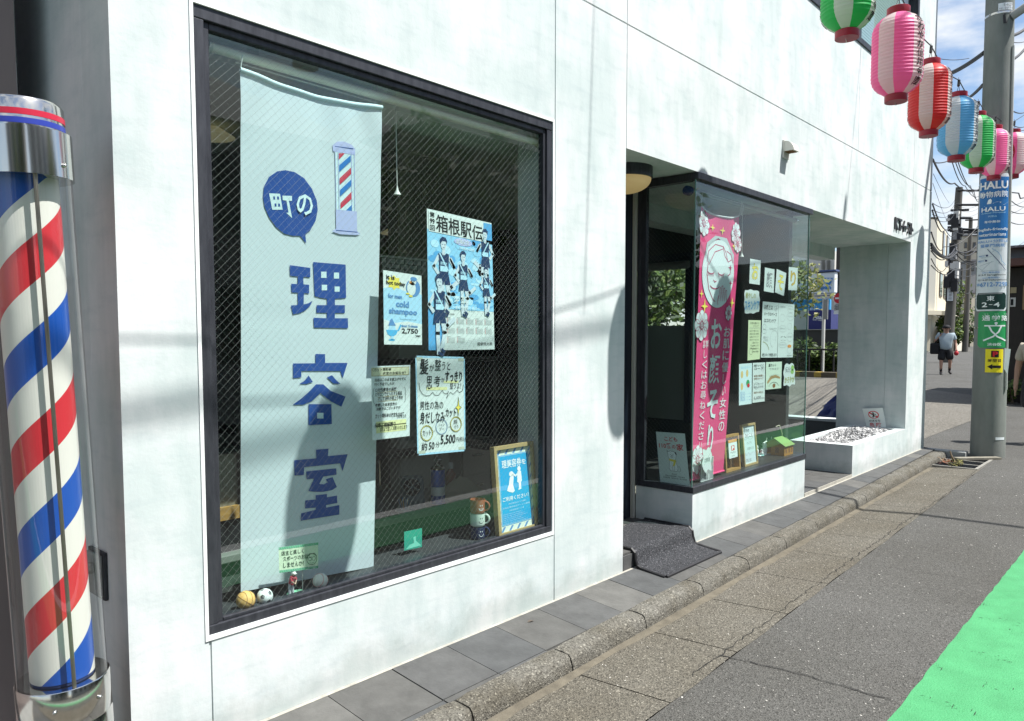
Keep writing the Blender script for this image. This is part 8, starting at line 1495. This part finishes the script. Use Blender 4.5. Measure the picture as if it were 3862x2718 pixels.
def person(base, face, H, pose, label, cl):
    """base on the ground, face = heading angle; pose gives joints in body axes (f forward, s to the person's left, z up) for height 1"""
    base = Vector(base); f_ = Vector((math.cos(face), math.sin(face), 0)); s_ = Vector((-math.sin(face), math.cos(face), 0))
    t = thing('person', label, 'person', tuple(base)); W = lambda q, r_: (*(base+f_*q[0]*H+s_*q[1]*H+Vector((0, 0, q[2]*H))), r_*H)
    J = pose; P_ = []; E_ = []; idx = {}
    def add(k, q, r_, link=None):
        idx[k] = len(P_); P_.append(W(q, r_))
        if link: E_.append((idx[link], idx[k]))
    add('pelvis', J['pelvis'], 0.075); add('waist', J['waist'], 0.07, 'pelvis'); add('chest', J['chest'], 0.082, 'waist'); add('neck', J['neck'], 0.033, 'chest'); add('jaw', J['jaw'], 0.046, 'neck'); add('head', J['head'], 0.060, 'jaw'); add('crown', J['crown'], 0.043, 'head')
    for sd in ('l', 'r'):
        add('sh'+sd, J['sh'+sd], 0.036, 'chest'); add('el'+sd, J['el'+sd], 0.025, 'sh'+sd); add('wr'+sd, J['wr'+sd], 0.0165, 'el'+sd); add('pa'+sd, J['pa'+sd], 0.02, 'wr'+sd)
        w = Vector(J['wr'+sd]); p = Vector(J['pa'+sd]); d = (p-w).normalized(); side = Vector((1, 0, 0)); side = (side-d*side.dot(d)).normalized()
        for k in range(4):
            a = p+d*0.012+side*(0.010*(1.5-k)); b = a+d*(0.022+0.004*(k in (1, 2)))+Vector((0.004, 0, 0)); c2 = b+d*0.016+Vector((0.003, 0, 0)); add('f%d%s' % (k, sd), a, 0.0056, 'pa'+sd); add('g%d%s' % (k, sd), b, 0.0052, 'f%d%s' % (k, sd)); add('h%d%s' % (k, sd), c2, 0.0042, 'g%d%s' % (k, sd))
        a = w+d*0.02+side*0.018; add('t'+sd, a, 0.0065, 'wr'+sd); add('u'+sd, a+d*0.022+side*0.008, 0.0055, 't'+sd)
        add('hi'+sd, J['hi'+sd], 0.058, 'pelvis'); add('kn'+sd, J['kn'+sd], 0.036, 'hi'+sd); add('an'+sd, J['an'+sd], 0.023, 'kn'+sd); add('to'+sd, J['to'+sd], 0.022, 'an'+sd)
    skin_mesh('body', P_, E_, M_SKIN, t, 2)
    hc = Vector(P_[idx['head']][:3]); hr = 0.062*H
    def face_bit(nm, fo, so_, zo_, r_, m, sc=(1, 1, 1)):
        mb = MB(); mb.ball(hc+f_*fo*H+s_*so_*H+Vector((0, 0, zo_*H)), r_*H, m, 10, sc); mb.build(nm, t, smooth=True)
    for q in (-1, 1): face_bit('eye', 0.056, 0.02*q, 0.004, 0.0065, K_BLACK); face_bit('ear', 0.0, 0.062*q, -0.002, 0.014, M_SKIN)
    face_bit('nose', 0.066, 0, -0.012, 0.011, M_SKIN); face_bit('mouth', 0.055, 0, -0.034, 0.010, mat('lip', (0.30, 0.10, 0.09), rough=0.5))
    up_ = [W(J[k], 0)[:3] for k in ('pelvis', 'waist', 'chest', 'neck')]
    # clothes follow the body
    bk = cl.get('bulk', 1.0); sh = [W(J['hem'], 0.098*bk), W(J['waist'], 0.094*bk), W(J['chest'], 0.098*bk), W(tuple(a*0.25+b*0.75 for a, b in zip(J['chest'], J['neck'])), 0.048)]; es = [(0, 1), (1, 2), (2, 3)]
    for sd in ('l', 'r'):
        n_ = len(sh); sh.append(W(J['sh'+sd], 0.05)); es.append((2, n_)); m_ = tuple(a+(b-a)*0.72 for a, b in zip(J['sh'+sd], J['el'+sd])); sh.append(W(m_, 0.044)); es.append((n_, n_+1))
    skin_mesh('shirt', sh, es, cl['shirt'], t, 2)
    so2 = [W(J['waist'], 0.080*bk), W(J['pelvis'], 0.094*bk)]; es = [(0, 1)]
    for sd in ('l', 'r'): n_ = len(so2); so2.append(W(J['hi'+sd], 0.078)); es.append((1, n_)); m_ = tuple(a+(b-a)*cl.get('leg', 0.75) for a, b in zip(J['hi'+sd], J['kn'+sd])); so2.append(W(m_, 0.075)); es.append((n_, n_+1))
    skin_mesh('shorts', so2, es, cl['shorts'], t, 2)
    for sd in ('l', 'r'):
        a, k, to = J['an'+sd], J['kn'+sd], J['to'+sd]; m_ = tuple(x+(y-x)*0.55 for x, y in zip(a, k))
        if cl.get('sock'): skin_mesh('sock', [W(m_, 0.031), W(tuple(x+(y-x)*0.2 for x, y in zip(a, k)), 0.027), W(a, 0.027)], [(0, 1), (1, 2)], cl['sock'], t, 1)
        skin_mesh('shoe', [W(tuple(x*1.25-y*0.25 for x, y in zip(a, to)), 0.027), W(a, 0.03), W(tuple((x+y)/2 for x, y in zip(a, to)), 0.029), W(to, 0.026), W(tuple(y*1.35-x*0.35 for x, y in zip(a, to)), 0.02)], [(0, 1), (1, 2), (2, 3), (3, 4)], cl['shoe'], t, 1)
    return t, hc, hr, W, f_, s_
walk = dict(pelvis=(0, 0, 0.50), waist=(0.005, 0, 0.60), chest=(0.015, 0, 0.74), neck=(0.02, 0, 0.845), jaw=(0.035, 0, 0.875), head=(0.035, 0, 0.92), crown=(0.03, 0, 0.96), hem=(0, 0, 0.47), shl=(0.01, 0.125, 0.80), ell=(-0.02, 0.17, 0.64), wrl=(0.05, 0.18, 0.50), pal=(0.065, 0.18, 0.455), shr=(0.01, -0.125, 0.80), elr=(-0.03, -0.185, 0.66), wrr=(0.05, -0.12, 0.76), par=(0.065, -0.10, 0.79),
            hil=(0, 0.06, 0.49), knl=(0.04, 0.08, 0.28), anl=(-0.05, 0.085, 0.065), tol=(0.01, 0.10, 0.03), hir=(0, -0.06, 0.49), knr=(0.05, -0.075, 0.27), anr=(0.06, -0.075, 0.04), tor=(0.13, -0.08, 0.02))
gp_ = on_z(3563, 1412, ROADZ); fc = math.atan2(CAM.y-gp_.y, CAM.x-gp_.x)
SHIRT = mat('shirt_pale_blue', (0.34, 0.42, 0.46), rough=0.8, var=0.15, vscale=6); SHORTS = mat('shorts_black', (0.010, 0.010, 0.012), rough=0.8)
t, hc, hr, W, f_, s_ = person(gp_, fc+0.1, 1.80, walk, 'man in a pale blue shirt, dark cap and black shorts walking towards the camera', dict(shirt=SHIRT, shorts=SHORTS, shoe=mat('shoe_dark', (0.02, 0.018, 0.018), rough=0.6), sock=mat('sock_dark', (0.015, 0.015, 0.018), rough=0.9), leg=1.0, bulk=1.22))
mb = MB(); mb.lathe([(hr*1.12, -0.005), (hr*1.15, 0.03), (hr*1.0, 0.075), (hr*0.55, 0.105), (0.003, 0.112)], hc+Vector((0, 0, 0.02)), SHORTS, 22); mb.obox(hc+f_*0.13+Vector((0, 0, 0.02)), f_*0.06, s_*0.07, Vector((0, 0, 0.006)), SHORTS); mb.build('cap', t, smooth=True)
bgp = Vector(W((0.0, -0.19, 0.52), 0)[:3]); tb = thing('shoulder_bag', 'black shoulder bag hanging at the side of the walking man', 'bag', tuple(bgp)); mb = MB(); mb.obox(bgp, f_*0.09, s_*0.15, Vector((0, 0, 0.20)), SHORTS); mb.build('bag_body', tb, bevel=0.05); mb = MB(); mb.tube([bgp+Vector((0, 0, 0.18)), Vector(W((0.03, -0.13, 0.72), 0)[:3]), Vector(W((0.06, -0.10, 0.83), 0)[:3]), Vector(W((-0.03, -0.09, 0.80), 0)[:3]), bgp+Vector((0, 0, 0.18))-f_*0.05], 0.02, SHORTS, 6); mb.build('strap', tb, smooth=True)
hb = Vector(W((0.07, 0.18, 0.43), 0)[:3]); rp = thing('red_pouch', 'small red pouch held in the hand of the walking man', 'pouch', tuple(hb)); mb = MB(); mb.ball(hb, 0.085, mat('pouch_red', (0.45, 0.02, 0.03), rough=0.6), 14, (0.8, 0.9, 1.0)); mb.build('pouch_body', rp, smooth=True); mb = MB(); mb.tube([hb+Vector((0, 0, 0.07)), hb+Vector((0, 0, 0.11))], 0.035, mat('pouch_red', (0, 0, 0)), 10); mb.build('neck', rp, smooth=True)
stand = dict(pelvis=(0, 0, 0.52), waist=(0.0, 0, 0.61), chest=(0.01, 0, 0.74), neck=(0.02, 0, 0.845), jaw=(0.035, 0, 0.875), head=(0.035, 0, 0.92), crown=(0.03, 0, 0.96), hem=(0, 0, 0.47), shl=(0.01, 0.11, 0.80), ell=(0.0, 0.14, 0.63), wrl=(0.04, 0.145, 0.49), pal=(0.05, 0.145, 0.445), shr=(0.01, -0.11, 0.80), elr=(0.0, -0.145, 0.63), wrr=(0.03, -0.15, 0.49), par=(0.035, -0.15, 0.445),
             hil=(0, 0.05, 0.49), knl=(0.02, 0.05, 0.28), anl=(0.0, 0.05, 0.04), tol=(0.07, 0.05, 0.02), hir=(0, -0.05, 0.49), knr=(0.0, -0.05, 0.28), anr=(-0.06, -0.05, 0.05), tor=(0.01, -0.05, 0.02))
hx_ = on_x(3836, 1455, 11.6); B2 = Vector((11.6, hx_.y-0.225, ROADZ))
person(B2, R(180), 1.55, stand, 'person in a beige short sleeved top with one bare arm at the right edge', dict(shirt=mat('shirt_beige', (0.46, 0.41, 0.33), rough=0.85, var=0.15, vscale=8), shorts=mat('trousers_dark', (0.03, 0.03, 0.035), rough=0.8), shoe=mat('shoe_dark', (0, 0, 0)), leg=1.0))

# ================================================================== NEXT DOOR, AND ACROSS THE STREET (seen as reflections in the glass)
nb = thing('neighbour_building', 'grey brown neighbouring building at the left edge behind the barber pole', 'building', (-1, 1.2, 0)); mb = MB(); M_NBW = mat('neighbour_grey', (0.5, 0.5, 0.5), rough=0.85, var=0.15, vscale=3)
e_ = on_y(130, 300, 0.87); f1 = on_y(62, 300, 0.87); mb.box(-4, 0.87, -0.16, 0.849, 1.2, 6, M_NBW); mb.build('wall', nb); mb = MB(); mb.box(-4, 0.50, -0.16, on_y(62, 300, 0.5).x, 0.869, 6, mat('neighbour_brown', (0.27, 0.22, 0.21), rough=0.5, var=0.3, vscale=2, stretch=(2, 2, 0.3))); mb.build('brown_pillar', nb); mb = MB(); mb.box(-4, -0.02, -0.158, 0.848, 0.868, -0.02, M_CONC); mb.build('floor_slab', nb)
for i, (x0, x1, h, c_, lab) in enumerate(((-9, -1, 5.2, (0.36, 0.34, 0.31), 'pale brown house across the street, left one'), (0.5, 8.5, 4.6, (0.34, 0.35, 0.35), 'pale grey house across the street, middle one'), (10, 19, 5.4, (0.4, 0.37, 0.32), 'beige house across the street, right one'))):
    t = thing('opposite_house', lab, 'house', (x0, -9.5, 0), 'houses across the street'); mb = MB(); mb.box(x0, -14, -0.1, x1, -9, h, mat('opp_%d' % i, c_, rough=0.9)); mb.build('wall', t); mb = MB(); mb.mesh([(x0-.3, -14.3, h+.002), (x1+.3, -14.3, h+.002), (x1+.3, -8.6, h+.002), (x0-.3, -8.6, h+.002), (x0+1.5, -11.5, h+1.6), (x1-1.5, -11.5, h+1.6)], [(0, 1, 5, 4), (2, 3, 4, 5), (1, 2, 5), (3, 0, 4), (3, 2, 1, 0)], M_RG); mb.build('roof', t)
    for k in range(3):
        xa = x0+0.9+k*(x1-x0-1.5)/3
        for z in (0.9, 3.0): mb = MB(); mb.box(xa, -8.995, z, xa+1.2, -8.97, z+1.2, M_FARGLASS); mb.build('window', t)
for i, (x, y, h, lab) in enumerate(((-2.5, -7.6, 4.4, 'leafy street tree across the road, left one'), (9.2, -7.8, 5.2, 'leafy street tree across the road, middle one'), (15.5, -8.0, 5.6, 'leafy street tree across the road, right one'))): tree('street_tree', (x, y, 0), h, (1.7, 1.5, h*0.35), 1800, 0.12, lab, 150+i, 'trees across the street')
